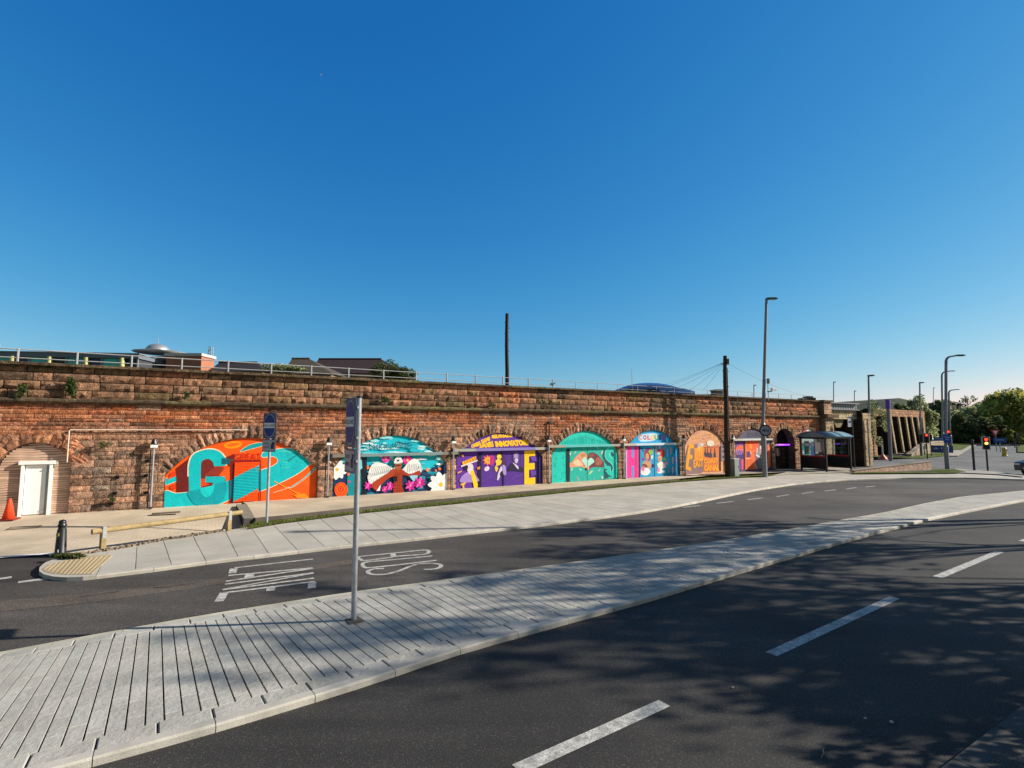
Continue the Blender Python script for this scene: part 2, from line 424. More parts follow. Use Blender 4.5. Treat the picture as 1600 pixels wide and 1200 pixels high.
def kerb_row(S, mb, side, kw, z, L, base, s0=0, s1=None, g=.004):
    s = s0
    while s < (s1 or S.len) - .05:
        e = min(s + L, s1 or S.len)
        k = R.uniform(.86, 1.1); col = tuple(c * k for c in base)
        wa, wb = S.at(s)[2], S.at(e)[2]; wm = S.at((s + e) / 2)[2]
        nsub = max(1, int(L / .45)); 
        for i in range(nsub):
            x0 = s + (e - s) * i / nsub + (g if i == 0 else 0); x1 = s + (e - s) * (i + 1) / nsub - (g if i == nsub - 1 else 0)
            if side == 0: q = quad(S, x0, x1, 0, kw)
            else:
                w0, w1 = S.at(x0)[2], S.at(x1)[2]
                q = [S.P(x0, w0 - kw, 0), S.P(x1, w1 - kw, 0), S.P(x1, w1, 0), S.P(x0, w0, 0)]
            # box with bevel on the road edge only
            zt = z; b = .018
            o, inn = (0, 1), (3, 2)
            if side: o, inn = (3, 2), (0, 1)
            qo = [q[o[0]], q[o[1]]]; qi = [q[inn[0]], q[inn[1]]]
            qm = [qo[0].lerp(qi[0], b / kw), qo[1].lerp(qi[1], b / kw)]
            Z = lambda p, zz: Vector((p.x, p.y, zz))
            P = [Z(qo[0], -.05), Z(qo[1], -.05), Z(qo[0], zt - b), Z(qo[1], zt - b), Z(qm[0], zt), Z(qm[1], zt), Z(qi[0], zt), Z(qi[1], zt), Z(qi[0], zt - .05), Z(qi[1], zt - .05)]
            n = mb.vs(P)
            for f in ((0, 1, 3, 2), (2, 3, 5, 4), (4, 5, 7, 6), (6, 7, 9, 8)): mb.face([n[t] for t in (f if side == 0 else f[::-1])], col)
            for f in ((0, 2, 4, 6, 8), (1, 3, 5, 7, 9)): mb.face([n[t] for t in f], col)
        s = e
# island
IS = Strip(P2(ISN, kz), P2(ISF, kz))
mbk = MB(); kerb_row(IS, mbk, 0, .125, kz, .9, (.54, .51, .45)); kerb_row(IS, mbk, 1, .1, kz, .9, (.5, .47, .38))
struct(mbk.build('island_kerb', M_kerb))
mb = MB(); pav = (.45, .44, .395)
s = 0; cw = .152
def pcol(b=pav, a=.06):
    k = R.uniform(1 - a, 1 + a); return (b[0] * k * R.uniform(.98, 1.03), b[1] * k, b[2] * k)
row = 0
while s < IS.len - cw:
    g = .0072
    w = min(IS.at(s + cw / 2)[2], 9)
    lo, hi = .125 + .235, w - .1 - .2
    a = lo + .0; offs = (.0, .2, .1, .3)[row % 4]; first = True
    while a < hi - .05:
        L = (.42 - offs) if first and offs else R.choice((.3, .42, .42, .36)); first = False
        b = min(a + L, hi)
        if hi - b < .1: b = hi
        cell(mb, quad(IS, s + g, s + cw - g, a + .0036, b - .0036), kz - .003 + R.uniform(-.0012, .0012), .0035, pcol())
        a = b
    s += cw; row += 1
for (a0, a1, L, fromfar) in ((.128, .355, .45, 0), (.103, .298, .5, 1)):
    s = 0
    while s < IS.len - L:
        w = IS.at(s + L / 2)[2]
        A, B = (a0, a1) if not fromfar else (w - a1, w - a0)
        w0, w1 = IS.at(s)[2], IS.at(s + L)[2]
        if fromfar:
            q = [IS.P(s + .008, w0 - a1, 0), IS.P(s + L - .008, w1 - a1, 0), IS.P(s + L - .008, w1 - a0, 0), IS.P(s + .008, w0 - a0, 0)]
        else: q = quad(IS, s + .008, s + L - .008, A, B)
        cell(mb, q, kz - .003, .008, pcol())
        s += L
struct(mb.build('island_paving', M_pave))
mb = MB()
for i in range(0, len(IS.n) - 5, 5):
    a, b = i * IS.step, (i + 5) * IS.step
    mb.poly([IS.P(a, .02, kz - .022), IS.P(b, .02, kz - .022), IS.P(b, IS.at(b)[2] - .02, kz - .022), IS.P(a, IS.at(a)[2] - .02, kz - .022)])
struct(mb.build('island_bedding', M_mortar))
# far pavement
FP = Strip(P2(KERB[1:], kz), P2(BACK, kz), sm=14)
mbk = MB(); kerb_row(FP, mbk, 0, .15, kz, .9, (.54, .50, .43))
mb = MB(); s = 0; row = 0
slab = (.47, .445, .39)
while s < FP.len - .6:
    w = min(FP.at(s + .3)[2], 8); a = .155; first = True
    while a < w - .02:
        b = min(a + (.45 if (row % 2 and first) else .9), w); first = False
        if w - b < .25: b = w
        last = b >= w - .001
        w0, w1 = FP.at(s + .005)[2], FP.at(s + .595)[2]
        q = quad(FP, s + .006, s + .594, a + .003, b - .003)
        if last: q[2] = FP.P(s + .594, w1, 0); q[3] = FP.P(s + .006, w0, 0)
        cell(mb, q, kz - .002 + R.uniform(-.001, .001), .003, pcol(slab, .08), .04)
        a = b
    s += .6; row += 1
NOSE = [(110, 868), (86, 873), (70, 879), (62, 886), (61, 892), (68, 897), (82, 900.5), (105, 902), (130, 901), (150, 899)]
tl = [(185, 857), (176, 862), (150, 899)]
no = [G(x, y, kz - .006) for x, y in NOSE]
cen = sum(no, Vector()) / len(no)
mb.flat(no + [FP.P(0, FP.at(0)[2], kz - .006)], tuple(slab))
struct(mb.build('pavement', M_slab))
# nose kerb
oo = [G(x, y, kz) for x, y in NOSE]
for a, b in zip(oo, oo[1:]):
    ia, ib = a.lerp(cen, .13), b.lerp(cen, .13); ia.z = ib.z = kz
    for q in ([a, b, ib, ia],): mbk.poly(q, (.5, .47, .4))
    mbk.poly([Vector((a.x, a.y, -.05)), Vector((b.x, b.y, -.05)), b, a], (.5, .47, .4))
struct(mbk.build('pavement_kerb', M_kerb))
mb = MB()
for i in range(0, len(FP.n) - 5, 5):
    a, b = i * FP.step, (i + 5) * FP.step
    mb.poly([FP.P(a, .02, kz - .03), FP.P(b, .02, kz - .03), FP.P(b, FP.at(b)[2], kz - .03), FP.P(a, FP.at(a)[2], kz - .03)])
    mb.poly([FP.P(a, FP.at(a)[2], kz - .03), FP.P(b, FP.at(b)[2], kz - .03), FP.P(b, FP.at(b)[2], -.5), FP.P(a, FP.at(a)[2], -.5)])
struct(mb.build('pavement_bedding', M_mortar))
# tactile corduroy
c4 = crop(60, 780, 4.706)
mb = MB(); buff = (.47, .37, .225)
tp = [(25, 512), (60, 492), (150, 462), (300, 428), (400, 412), (548, 408), (520, 440), (392, 550), (250, 552), (120, 548), (50, 532)]
mb.flat([G(*c4(*p), kz - .001) for p in tp], buff)
for i in range(13):
    t = i / 12
    a = G(*c4(42 + 345 * t, 515 + 40 * min(1, t * 2.2) - 5 * t), kz); b = G(*c4(95 + 445 * t, 478 - 66 * t ** .75), kz)
    d = (b - a).normalized(); n_ = Vector((-d.y, d.x, 0)) * .017
    for q in ([a - n_, a + n_, b + n_, b - n_],):
        top = [p + Vector((0, 0, .008)) for p in q]
        mb.poly(top[::-1], tuple(c * 1.12 for c in buff)); mb.poly([q[0], q[3], top[3], top[0]], buff); mb.poly([q[1], q[2], top[2], top[1]][::-1], buff); mb.poly([q[0], q[1], top[1], top[0]], buff)
struct(mb.build('tactile_paving', M_slab))
# walkway along the wall (raised platform) and its edge
def Wp(u, y, z): return WO + WU * u + WY * y + Vector((0, 0, z))
PZ = .2
pe = [G(x, y, PZ) for x, y in [(398.6, 809.3), (440, 805.5), (504, 799), (610, 787.5), (659, 782), (710, 778), (790, 770), (870, 763.5), (970, 755), (1060, 748)]]
walls_ = [Wp(-11.45, .35, PZ), Wp(13, .35, PZ)]
mb = MB(); mb.flat([G(385, 787.4, PZ)] + pe + [Wp(12.5, -1.0, PZ), Wp(13.0, .4, PZ), Wp(-11.22, .4, PZ)])
struct(mb.build('walkway', M_block))
mb = MB()
cop = [G(371.6, 790, PZ)] + [G(398.6, 809.3, PZ)]
ed = [G(385, 787.4, PZ), pe[0]] + pe[1:]
def edge_band(mb, pts, w, z0, z1, col):
    L = []
    for i, p in enumerate(pts):
        a = pts[max(i - 1, 0)]; b = pts[min(i + 1, len(pts) - 1)]; t = xy(b - a).normalized(); L.append(Vector((t.y, -t.x, 0)))
    for i in range(len(pts) - 1):
        a, b = pts[i], pts[i + 1]; ao, bo = a + L[i] * w, b + L[i + 1] * w
        Z = lambda p, z: Vector((p.x, p.y, z))
        mb.poly([Z(ao, z1), Z(bo, z1), Z(b, z1), Z(a, z1)], col)
        mb.poly([Z(ao, z0), Z(bo, z0), Z(bo, z1), Z(ao, z1)], col)
        mb.poly([Z(a, z0), Z(a, z1), Z(b, z1), Z(b, z0)], col)
edge_band(mb, [pe[0]] + pe[1:], .07, -.4, PZ + .006, (.12, .10, .085))
a, b = G(384, 787.2, PZ + .006), pe[0] + Vector((0, 0, .006))
d = xy(b - a).normalized(); n_ = Vector((d.y, -d.x, 0)) * .3
if n_.x > 0: n_ = -n_
for q in ([a, b, b + n_, a + n_],):
    mb.poly(q, (.27, .24, .2))
    lo = [Vector((p.x, p.y, -.45)) for p in q]
    mb.poly([lo[3], lo[2], q[2], q[3]], (.03, .027, .025)); mb.poly([lo[2], lo[1], q[1], q[2]], (.10, .09, .08))  # left face near-black: its shade is put into the colour
struct(mb.build('walkway_edge', M_matte))
# verge of grass between walkway and pavement
mb = MB(); nearv = [(388, 826), (440, 817.3), (560, 802), (641, 793.5), (710, 787), (790, 778.5), (870, 770.5), (960, 761.5), (1060, 752.6), (1140, 747.2), (1200, 744)]
gv = [G(x, y, .1) for x, y in nearv]
mb.flat(gv + [Wp(18.5, -1.6, .1), Wp(13.1, -.9, .1)] + [Vector((p.x, p.y, .1)) for p in pe[::-1]])
struct(mb.build('verge', M_grass))
# grass blades on the verge
mb = MB()
gl = smooth(resample([xy(p) for p in gv], .1), 2)
for i in range(len(gl) - 1):
    a = gl[i]; t = (gl[i + 1] - a).normalized(); n_ = Vector((-t.y, t.x, 0))
    for k in range(26):
        w = R.random() ** 1.3 * .42
        p = a + t * R.uniform(0, .1) + n_ * (w + .01) + Vector((0, 0, .1))
        h = R.uniform(.025, .08); an = R.uniform(0, 6.28); dx = Vector((math.cos(an), math.sin(an), 0)) * .012
        le = Vector((R.uniform(-.03, .03), R.uniform(-.03, .03), h))
        g_ = R.uniform(.6, 1.5); col = (.13 * g_, .17 * g_, .035 * g_) if R.random() > .25 else (.26 * g_, .23 * g_, .09 * g_)
        mb.poly([p - dx, p + dx, p + le], col)
tag(mb.build('grass_tufts', M_leaf), 'short tufty green and straw grass along the walkway edge', 'grass', kind='stuff')
# paved ground in front of the last arches
mb = MB(); mb.col = (.36, .33, .28); mb.flat([Wp(12.8, .4, PZ - .01), Wp(12.8, -1.05, PZ - .01), Wp(18.6, -1.7, PZ - .01)] + [G(x, y, kz + .01) for x, y in ((1205, 743), (1250, 740.6), (1330, 737.6))] + [G(1330, 731, .1), Wp(27, 0, .1), Wp(27, .4, .1)])
struct(mb.build('forecourt', M_slab))
# apron at the left, falling away from the wall
mb = MB()
top = [Wp(u, .35, .2) for u in (-30, -24, -20, -18, -16, -14, -12.9, -11.2)]
low = [G(-500, 890, .0), G(-150, 875, .0), G(0, 869, .0), G(80, 867, .02)] + [Vector((q.x, q.y, z)) for q, z in ((G(125, 865, .1), .0), (G(205, 853, .1), -.05), (G(300, 837, .1), -.14), (G(392, 822, .1), -.22))]
nn = 14; ids = []
for i in range(8):
    ids.append(mb.vs([top[i].lerp(low[i], j / nn) for j in range(nn + 1)]))
for i in range(7):
    for j in range(nn): mb.face((ids[i][j], ids[i][j + 1], ids[i + 1][j + 1], ids[i + 1][j]))
struct(mb.build('apron', M_block))
mb = MB()
for a, b in (((-300, 876), (0, 872.5)), ((0, 872.5), (92, 866))):
    p, q = G(*a), G(*b); ribbon(mb, [p, q], .16, .03)
struct(mb.build('flush_kerb', M_kerb))
# rough mortar haunch along the back of the slabs
mb = MB()
hh = smooth(resample([xy(p) for p in P2([(96, 870), (150, 861), (185, 856), (260, 842), (300, 836.5), (345, 829)], .1)], .06), 2)
for i, p in enumerate(hh):
    for k in range(4):
        s_ = R.uniform(.02, .05); c = p + Vector((R.uniform(-.04, .04), R.uniform(.0, .13), R.uniform(.06, .12)))
        k_ = R.uniform(.6, 1.2); mb.box(c, (s_ * 1.6, s_ * 1.3, s_), R.uniform(0, 3), (.25 * k_, .2 * k_, .15 * k_))
struct(mb.build('mortar_haunch', M_matte))
# near pavement bottom right
ns_ = [G(1500, 1200), G(1600, 1120)]
d = (ns_[1] - ns_[0]).normalized(); n_ = Vector((d.y, -d.x, 0))
a, b = ns_[0] - d * 12, ns_[1] + d * 22
mb = MB(); z = Vector((0, 0, .11))
mb.poly([a + n_ * .15 + z, a + n_ * 3 + z, b + n_ * 3 + z, b + n_ * .15 + z], (.3, .3, .3))
struct(mb.build('near_pavement', M_asph2))  # dark asphalt carries the corner's shade in its colour
mb = MB(); L = (b - a).length; k = 0
while k < L:
    p, q = a + d * k, a + d * min(k + .905, L)
    mb.poly([p + z, p + n_ * .15 + z, q + n_ * .15 + z, q + z], (.09, .085, .08)); mb.poly([p, p + z, q + z, q], (.09, .085, .08)); k += .915  # kerb colour darkened to hold the corner's shade
struct(mb.build('near_kerb', M_kerb))
# ------------------------------------------------------------ road markings
def quadmark(mb, a, b, w, z=.004):
    ribbon(mb, [a, b], w, z)
mb = MB()
for a, b, w in (((808, 1203), (1038, 1099), .15), ((1205, 1022.5), (1398, 934), .15), ((1465, 902), (1562, 862), .15), ((1597, 846), (1640, 832), .15)):
    quadmark(mb, G(*a), G(*b), w)
struct(mb.build('lane_marking', M_line))
mb = MB(); c5 = crop(1000, 720, 2.667)
for a, b in (((180, 195), (250, 187)), ((320, 178), (388, 170)), ((450, 163), (510, 155)), ((568, 150), (620, 142)), ((675, 137), (724, 130)), ((770, 127), (818, 121)), ((860, 118), (900, 112)), ((940, 110), (980, 106))):
    quadmark(mb, G(*c5(*a)), G(*c5(*b)), .1, .008)
for a, b in (((-60, 913), (18, 902.5)), ((28, 910.5), (86, 903)), ((-60, 927), (-10, 922))):
    quadmark(mb, G(*a), G(*b), .16, .009)
struct(mb.build('edge_marking', M_line))
c3 = crop(320, 820, 3.81)
def stroke(mb, pts, w=.085, z=.0085, closed=False, sm=False):
    p = PX(pts, c3)
    if sm:
        q = []
        n = len(p)
        for i in range(n if closed else n - 1):
            g = lambda k: p[k % n] if closed else p[min(max(k, 0), n - 1)]
            p0, p1, p2, p3 = g(i - 1), g(i), g(i + 1), g(i + 2)
            for t in (0, .25, .5, .75):
                q.append(.5 * ((2 * p1) + (p2 - p0) * t + (2 * p0 - 5 * p1 + 4 * p2 - p3) * t * t + (3 * p1 - p0 - 3 * p2 + p3) * t ** 3))
        if not closed: q.append(p[-1])
        p = q
    ribbon(mb, p, w, z, closed=closed)
mb = MB()
stroke(mb, [(176, 258), (643, 206)]); stroke(mb, [(172, 262), (163, 290)], .14)
stroke(mb, [(140, 304), (643, 259)]); stroke(mb, [(126, 339), (643, 262)], z=.0105); stroke(mb, [(269, 293), (262, 316)], .16, z=.0125)
stroke(mb, [(120, 356), (648, 288)], z=.0085); stroke(mb, [(646, 291), (108, 388)], .07, z=.0105); stroke(mb, [(105, 391), (650, 321)], z=.0125)
stroke(mb, [(112, 408), (655, 340)]); stroke(mb, [(116, 406), (84, 460)], .14, z=.0105); stroke(mb, [(394, 374), (391, 396)], .14, z=.0105); stroke(mb, [(640, 346), (636, 381)], .14, z=.0105)
struct(mb.build('lane_lettering', M_line))
mb = MB()
stroke(mb, [(925, 191), (1110, 172), (1290, 153), (1328, 155), (1332, 166), (1300, 178), (1130, 190), (1105, 196), (960, 214), (928, 208)], .085, closed=True, sm=True)
stroke(mb, [(1118, 172), (1124, 194)], .12, z=.0105)
stroke(mb, [(1355, 187), (1150, 207), (965, 224), (940, 238), (948, 253), (985, 257), (1180, 237), (1380, 213)], .085, sm=True)
stroke(mb, [(1066, 262), (1000, 266), (970, 281), (992, 296), (1070, 297), (1160, 275), (1240, 243), (1330, 231), (1395, 237), (1405, 251), (1370, 265), (1303, 268)], .085, sm=True)
struct(mb.build('bus_lettering', M_line))
mb = MB()
for a, b in (((312, 362), (432, 392)), ((328, 380), (415, 368)), ((345, 374), (362, 385))):
    ribbon(mb, [G(*c5(*a), kz), G(*c5(*b), kz)], .05, kz + .003)
struct(mb.build('spray_mark', mat('faded_spray_paint', (.55, .58, .6), .8, nz=.3, ns=20)))
# ------------------------------------------------------------ the viaduct
VIA = thing('railway_viaduct', 'long red sandstone railway viaduct with painted brick-filled arches', 'viaduct', WO, WANG)
# arches: centre, half width, spring z, crown z, painted depth
ARCH = [(-16.9, .86, 1.62, 2.40), (-11.1, 2.44, 1.26, 2.49), (-5.68, 2.37, 1.30, 2.55), (-.57, 2.27, 1.48, 2.63), (4.37, 2.13, 1.56, 2.72), (9.07, 2.05, 1.66, 2.76),
        (13.33, 1.76, 1.84, 2.82), (17.9, 1.83, 2.0, 2.84), (21.2, 1.1, 1.70, 2.86), (24.0, 1.1, 1.85, 2.86)]
YI = .05
UL, UR, ZTOP, ZSTR = -30.0, 25.35, 4.86, 3.62
def arc(A, n=28, ext=0.0):
    c, a, zs, zc = A; h = zc - zs; Rr = (a * a + h * h) / (2 * h); cz = zc - Rr
    th = math.asin(min(1, a / Rr)) if h < a else math.pi - math.asin(min(1, a / Rr))
    return [(c + (Rr + ext) * math.sin(-th + 2 * th * i / n), cz + (Rr + ext) * math.cos(-th + 2 * th * i / n)) for i in range(n + 1)], (c, cz, Rr, th)
def outline(A, zb=.1, n=28):
    p, _ = arc(A, n); return [(A[0] + A[1], zb)] + p[::-1] + [(A[0] - A[1], zb)]
def rockblock(mb, P, dep, col, res=.10, edge=.012, y0=.0):
    """P(s,t)->(u,z) bilinear patch; rock-faced block standing proud of the joint plane"""
    q = [P(0, 0), P(1, 0), P(1, 1), P(0, 1)]
    lu = math.hypot(q[1][0] - q[0][0], q[1][1] - q[0][1]); lz = math.hypot(q[3][0] - q[0][0], q[3][1] - q[0][1])
    nx = max(2, int(lu / res) + 1); nz = max(2, int(lz / (res * .75)) + 1)
    tx, tz = R.uniform(-.5, .5), R.uniform(-.35, .6); base = R.uniform(.3, .7) * dep
    ids = []
    ring = []
    for j in range(nz + 1):
        r = []
        for i in range(nx + 1):
            s, t = i / nx, j / nz
            if 0 < i < nx: s += R.uniform(-.25, .25) / nx
            if 0 < j < nz: t += R.uniform(-.25, .25) / nz
            e = min(i, nx - i, j, nz - j)
            u, z = P(s, t)
            if e == 0:
                y = y0 - base * R.uniform(.15, .55)
            else: y = y0 - base - dep * .5 * (tx * (s - .5) + tz * (t - .5)) - R.uniform(-.25, .45) * dep
            r.append((u, y, z))
        ids.append(mb.vs(r))
    kk = R.uniform(.9, 1.1)
    for j in range(nz):
        for i in range(nx):
            mb.face((ids[j][i], ids[j][i + 1], ids[j + 1][i + 1], ids[j + 1][i]), col)
    b = mb.vs([(p[0], y0 + .05, p[1]) for p in q])
    mb.face([b[0], b[1]] + ids[0][::-1], col); mb.face([b[1], b[2]] + [ids[j][nx] for j in range(nz, -1, -1)], col)
    mb.face([b[2], b[3]] + ids[nz], col); mb.face([b[3], b[0]] + [ids[j][0] for j in range(nz + 1)], col)
def rect(u0, u1, z0, z1, g=.007):
    u0 += g; u1 -= g; z0 += g; z1 -= g
    jl, jr = R.uniform(-.004, .004), R.uniform(-.004, .004)
    return lambda s, t: (u0 + jl * t + (u1 - u0 + (jr - jl) * t) * s, z0 + (z1 - z0) * t)
def vn(u, z, s=1.0, sd=0):
    from mathutils import noise as N
    return N.noise(Vector((u * s + sd, z * s * 1.6, sd * 3.1)))
RED = [(.60, .20, .085), (.68, .25, .115), (.52, .165, .075), (.68, .285, .14), (.50, .21, .115), (.38, .15, .085)]
BRN = [(.36, .20, .12), (.42, .235, .14), (.30, .175, .11), (.47, .25, .15), (.34, .215, .135), (.19, .125, .085)]
PNK = [(.56, .32, .21), (.50, .30, .205), (.62, .34, .21), (.42, .26, .18), (.33, .22, .16)]
def mixc(a, b, t): return tuple(x * (1 - t) + y * t for x, y in zip(a, b))
def stonecol(u, z):
    near = min(abs(u - A[0]) / A[1] for A in ARCH)
    wz = vn(u, z, .35, 3)
    t = (z - 2.35) / 1.0 + wz * 1.6
    t = max(0, min(1, t * .9 + .1))
    c = mixc(R.choice(PNK), R.choice(RED), t)
    if u < -16: c = mixc(c, R.choice(RED), .6)
    if z > 3.35 and vn(u, z, .5, 9) > -.1 and R.random() < .5: c = mixc(c, (.10, .075, .06), R.uniform(.3, .8))
    if R.random() < .08: c = mixc(c, (.10, .07, .055), .6)
    if R.random() < .05: c = mixc(c, (.5, .42, .34), .35)
    k = R.uniform(.78, 1.18); return tuple(x * k for x in c)
def upcol(u, z):
    c = mixc(R.choice(BRN), R.choice(RED), max(0, min(1, .06 + vn(u, z, .3, 5) * 1.2)))
    if R.random() < .15: c = mixc(c, (.22, .19, .08), .45)
    k = R.uniform(.72, 1.12); return tuple(x * k for x in c)
# courses
def spans(z0, z1):
    segs = [(UL, UR)]
    for A in ARCH:
        c, a, zs, zc = A
        if z0 >= zc + .12: continue
        if z0 < zs: h = a
        else:
            _, (cx, cz, Rr, th) = arc(A)
            rr = Rr + .14; dz = z0 - cz
            h = math.sqrt(max(0, rr * rr - dz * dz)) if dz < rr else 0
            h = min(h, a + .1)
        if h <= .02: continue
        new = []
        for s, e in segs:
            if e <= c - h or s >= c + h: new.append((s, e)); continue
            if s < c - h: new.append((s, c - h))
            if e > c + h: new.append((c + h, e))
        segs = new
    return segs
mb = MB(); mo = MB()
z = .08; cz_ = []
while z < ZSTR - .1:
    h = R.choice((.12, .14, .17, .2, .23)) if z < 2.5 else R.choice((.11, .13, .15, .17))
    if ZSTR - (z + h) < .12: h = ZSTR - z
    z1 = z + h
    for s, e in spans(z, z1):
        mo.poly([(s, .02, z), (e, .02, z), (e, .02, z1), (s, .02, z1)])
        u = s - 0.0
        while u < e - .01:
            L = R.uniform(.22, .62) if z < 2.4 else R.uniform(.28, .85)
            if e - (u + L) < .2: L = e - u
            # rubbly patch: split course here and there
            if h > .19 and R.random() < .18:
                zz = z + h * R.uniform(.4, .6)
                for p, q in ((z, zz), (zz, z1)): rockblock(mb, rect(u, u + L, p, q), R.uniform(.02, .055), stonecol(u, z))
            else:
                rockblock(mb, rect(u, u + L, z, z1), R.uniform(.02, .06), stonecol(u + L / 2, z))
            u += L
    z = z1
mb.build('masonry', M_stone, VIA)
mb2 = MB(); z = ZSTR + .13
for k, h in enumerate((.29, .27, .26, .25)):
    z1 = min(z + h, ZTOP - .06); u = UL
    mo.poly([(UL, .03, z), (UR, .03, z), (UR, .03, z1), (UL, .03, z1)])
    while u < UR - .01:
        L = R.uniform(.45, 1.25)
        if UR - (u + L) < .3: L = UR - u
        rockblock(mb2, rect(u, u + L, z, z1, .014), R.uniform(.06, .13), upcol(u + L / 2, z), res=.14, y0=.03)
        u += L
    z = z1
mb2.build('parapet', M_stone, VIA)
# solid body behind the joints, top and back
body = MB()
body.poly([(UL, .5, ZTOP - .05), (UL, .02, ZTOP - .05), (UR, .02, ZTOP - .05), (UR, .5, ZTOP - .05)])
body.box(((UL + UR) / 2, 4.2, 2.2), (UR - UL, 7.0, 4.3)); 
body.build('core', mat('viaduct_fill', (.16, .12, .09), .95, nz=.3), VIA)
mo.build('joints', M_mortar, VIA)
def ledge(name, z0, z1, prof, seg, colf):
    mb = MB(); u = UL
    while u < UR:
        L = R.uniform(*seg); e = min(u + L, UR + .05); c = colf(u, z0); n = len(prof); off = R.uniform(-.008, .008)
        m = max(2, int((e - u) / .25)); ids = []
        for i in range(m + 1):
            x = u + .004 + (e - u - .008) * i / m
            ids.append(mb.vs([(x, y + off + R.uniform(-.007, .007), z + R.uniform(-.006, .006)) for y, z in prof]))
        for a, b in zip(ids, ids[1:]):
            for k in range(n - 1): mb.face((a[k], b[k], b[k + 1], a[k + 1]), c)
        mb.face(ids[0], c); mb.face(ids[-1][::-1], c)
        u = e
    return mb.build(name, M_stone, VIA)
def ledcol(u, z):
    c = mixc((.22, .16, .10), (.13, .095, .065), R.random()); 
    if R.random() < .25: c = mixc(c, (.27, .24, .11), .5)
    return c
ledge('string_course', ZSTR, ZSTR + .15, [(.06, ZSTR - .015), (-.12, ZSTR - .005), (-.17, ZSTR + .05), (-.175, ZSTR + .11), (-.13, ZSTR + .14), (.06, ZSTR + .165)], (.9, 1.6), ledcol)
ledge('coping', ZTOP - .09, ZTOP, [(.06, ZTOP - .09), (-.16, ZTOP - .085), (-.17, ZTOP - .01), (-.16, ZTOP), (.5, ZTOP + .005), (.5, ZTOP - .1)], (.9, 1.5), ledcol)
# arch rings
for k, A in enumerate(ARCH):
    _, (cx, cz, Rr, th) = arc(A)
    mb = MB(); n = max(7, int(2 * th * Rr / (.30 if k == 0 else .20))); t = -th
    ww = [R.uniform(.8, 1.25) for _ in range(n)]; sm_ = sum(ww)
    for i in range(n):
        t1 = t + 2 * th * ww[i] / sm_
        ro = Rr + (R.uniform(.42, .5) if k == 0 else R.uniform(.34, .52)); ga = .008 / Rr
        P = (lambda a0, a1, r0, r1: (lambda s, q: (cx + (r0 + (r1 - r0) * q) * math.sin(a0 + (a1 - a0) * s), cz + (r0 + (r1 - r0) * q) * math.cos(a0 + (a1 - a0) * s))))(t + ga, t1 - ga, Rr + .003, ro)
        c = stonecol(cx + Rr * math.sin(t), 2.0); 
        if R.random() < .3: c = mixc(c, (.09, .065, .05), .5)
        rockblock(mb, P, R.uniform(.04, .10) if k else .06, c, res=.09, y0=.015)
        t = t1
    mb.build('arch_ring', M_stone, VIA)
    # reveal (soffit and jambs)
    mb = MB(); ol = outline(A, .05)
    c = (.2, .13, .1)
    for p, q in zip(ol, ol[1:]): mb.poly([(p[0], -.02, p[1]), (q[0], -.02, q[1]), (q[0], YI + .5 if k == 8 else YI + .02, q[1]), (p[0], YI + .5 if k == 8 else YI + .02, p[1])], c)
    mb.build('arch_reveal', M_stone, VIA)
# ------------------------------------------------------------ murals
def clipc(sub, clip):
    def inside(p, a, b): return (b[0] - a[0]) * (p[1] - a[1]) - (b[1] - a[1]) * (p[0] - a[0]) >= -1e-9
    def inter(p, q, a, b):
        d1 = (b[0] - a[0]) * (p[1] - a[1]) - (b[1] - a[1]) * (p[0] - a[0]); d2 = (b[0] - a[0]) * (q[1] - a[1]) - (b[1] - a[1]) * (q[0] - a[0])
        t = d1 / (d1 - d2); return (p[0] + (q[0] - p[0]) * t, p[1] + (q[1] - p[1]) * t)
    out = sub
    for a, b in zip(clip, clip[1:] + clip[:1]):
        if not out: break
        inp = out; out = []
        for i in range(len(inp)):
            p, q = inp[i - 1], inp[i]; ip, iq = inside(p, a, b), inside(q, a, b)
            if iq:
                if not ip: out.append(inter(p, q, a, b))
                out.append(q)
            elif ip: out.append(inter(p, q, a, b))
    return out
def sp(pts, closed=True, k=4):
    n = len(pts); o = []
    for i in range(n if closed else n - 1):
        g = (lambda j: pts[j % n]) if closed else (lambda j: pts[min(max(j, 0), n - 1)])
        p0, p1, p2, p3 = g(i - 1), g(i), g(i + 1), g(i + 2)
        for s in range(k):
            t = s / k
            o.append(tuple(.5 * (2 * p1[a] + (p2[a] - p0[a]) * t + (2 * p0[a] - 5 * p1[a] + 4 * p2[a] - p3[a]) * t * t + (3 * p1[a] - p0[a] - 3 * p2[a] + p3[a]) * t ** 3) for a in (0, 1)))
    if not closed: o.append(pts[-1])
    return o
def ell(cx, cy, rx, ry, rot=0, n=20):
    c, s = math.cos(rot), math.sin(rot)
    return [(cx + rx * math.cos(2 * math.pi * i / n) * c - ry * math.sin(2 * math.pi * i / n) * s, cy + rx * math.cos(2 * math.pi * i / n) * s + ry * math.sin(2 * math.pi * i / n) * c) for i in range(n)]
def line(pts, w):
    L, Q = [], []
    for i in range(len(pts)):
        a = pts[max(i - 1, 0)]; b = pts[min(i + 1, len(pts) - 1)]; l = math.hypot(b[0] - a[0], b[1] - a[1]) or 1
        n = (-(b[1] - a[1]) / l * w / 2, (b[0] - a[0]) / l * w / 2); L.append((pts[i][0] + n[0], pts[i][1] + n[1])); Q.append((pts[i][0] - n[0], pts[i][1] - n[1]))
    return L + Q[::-1]
_fc = {}
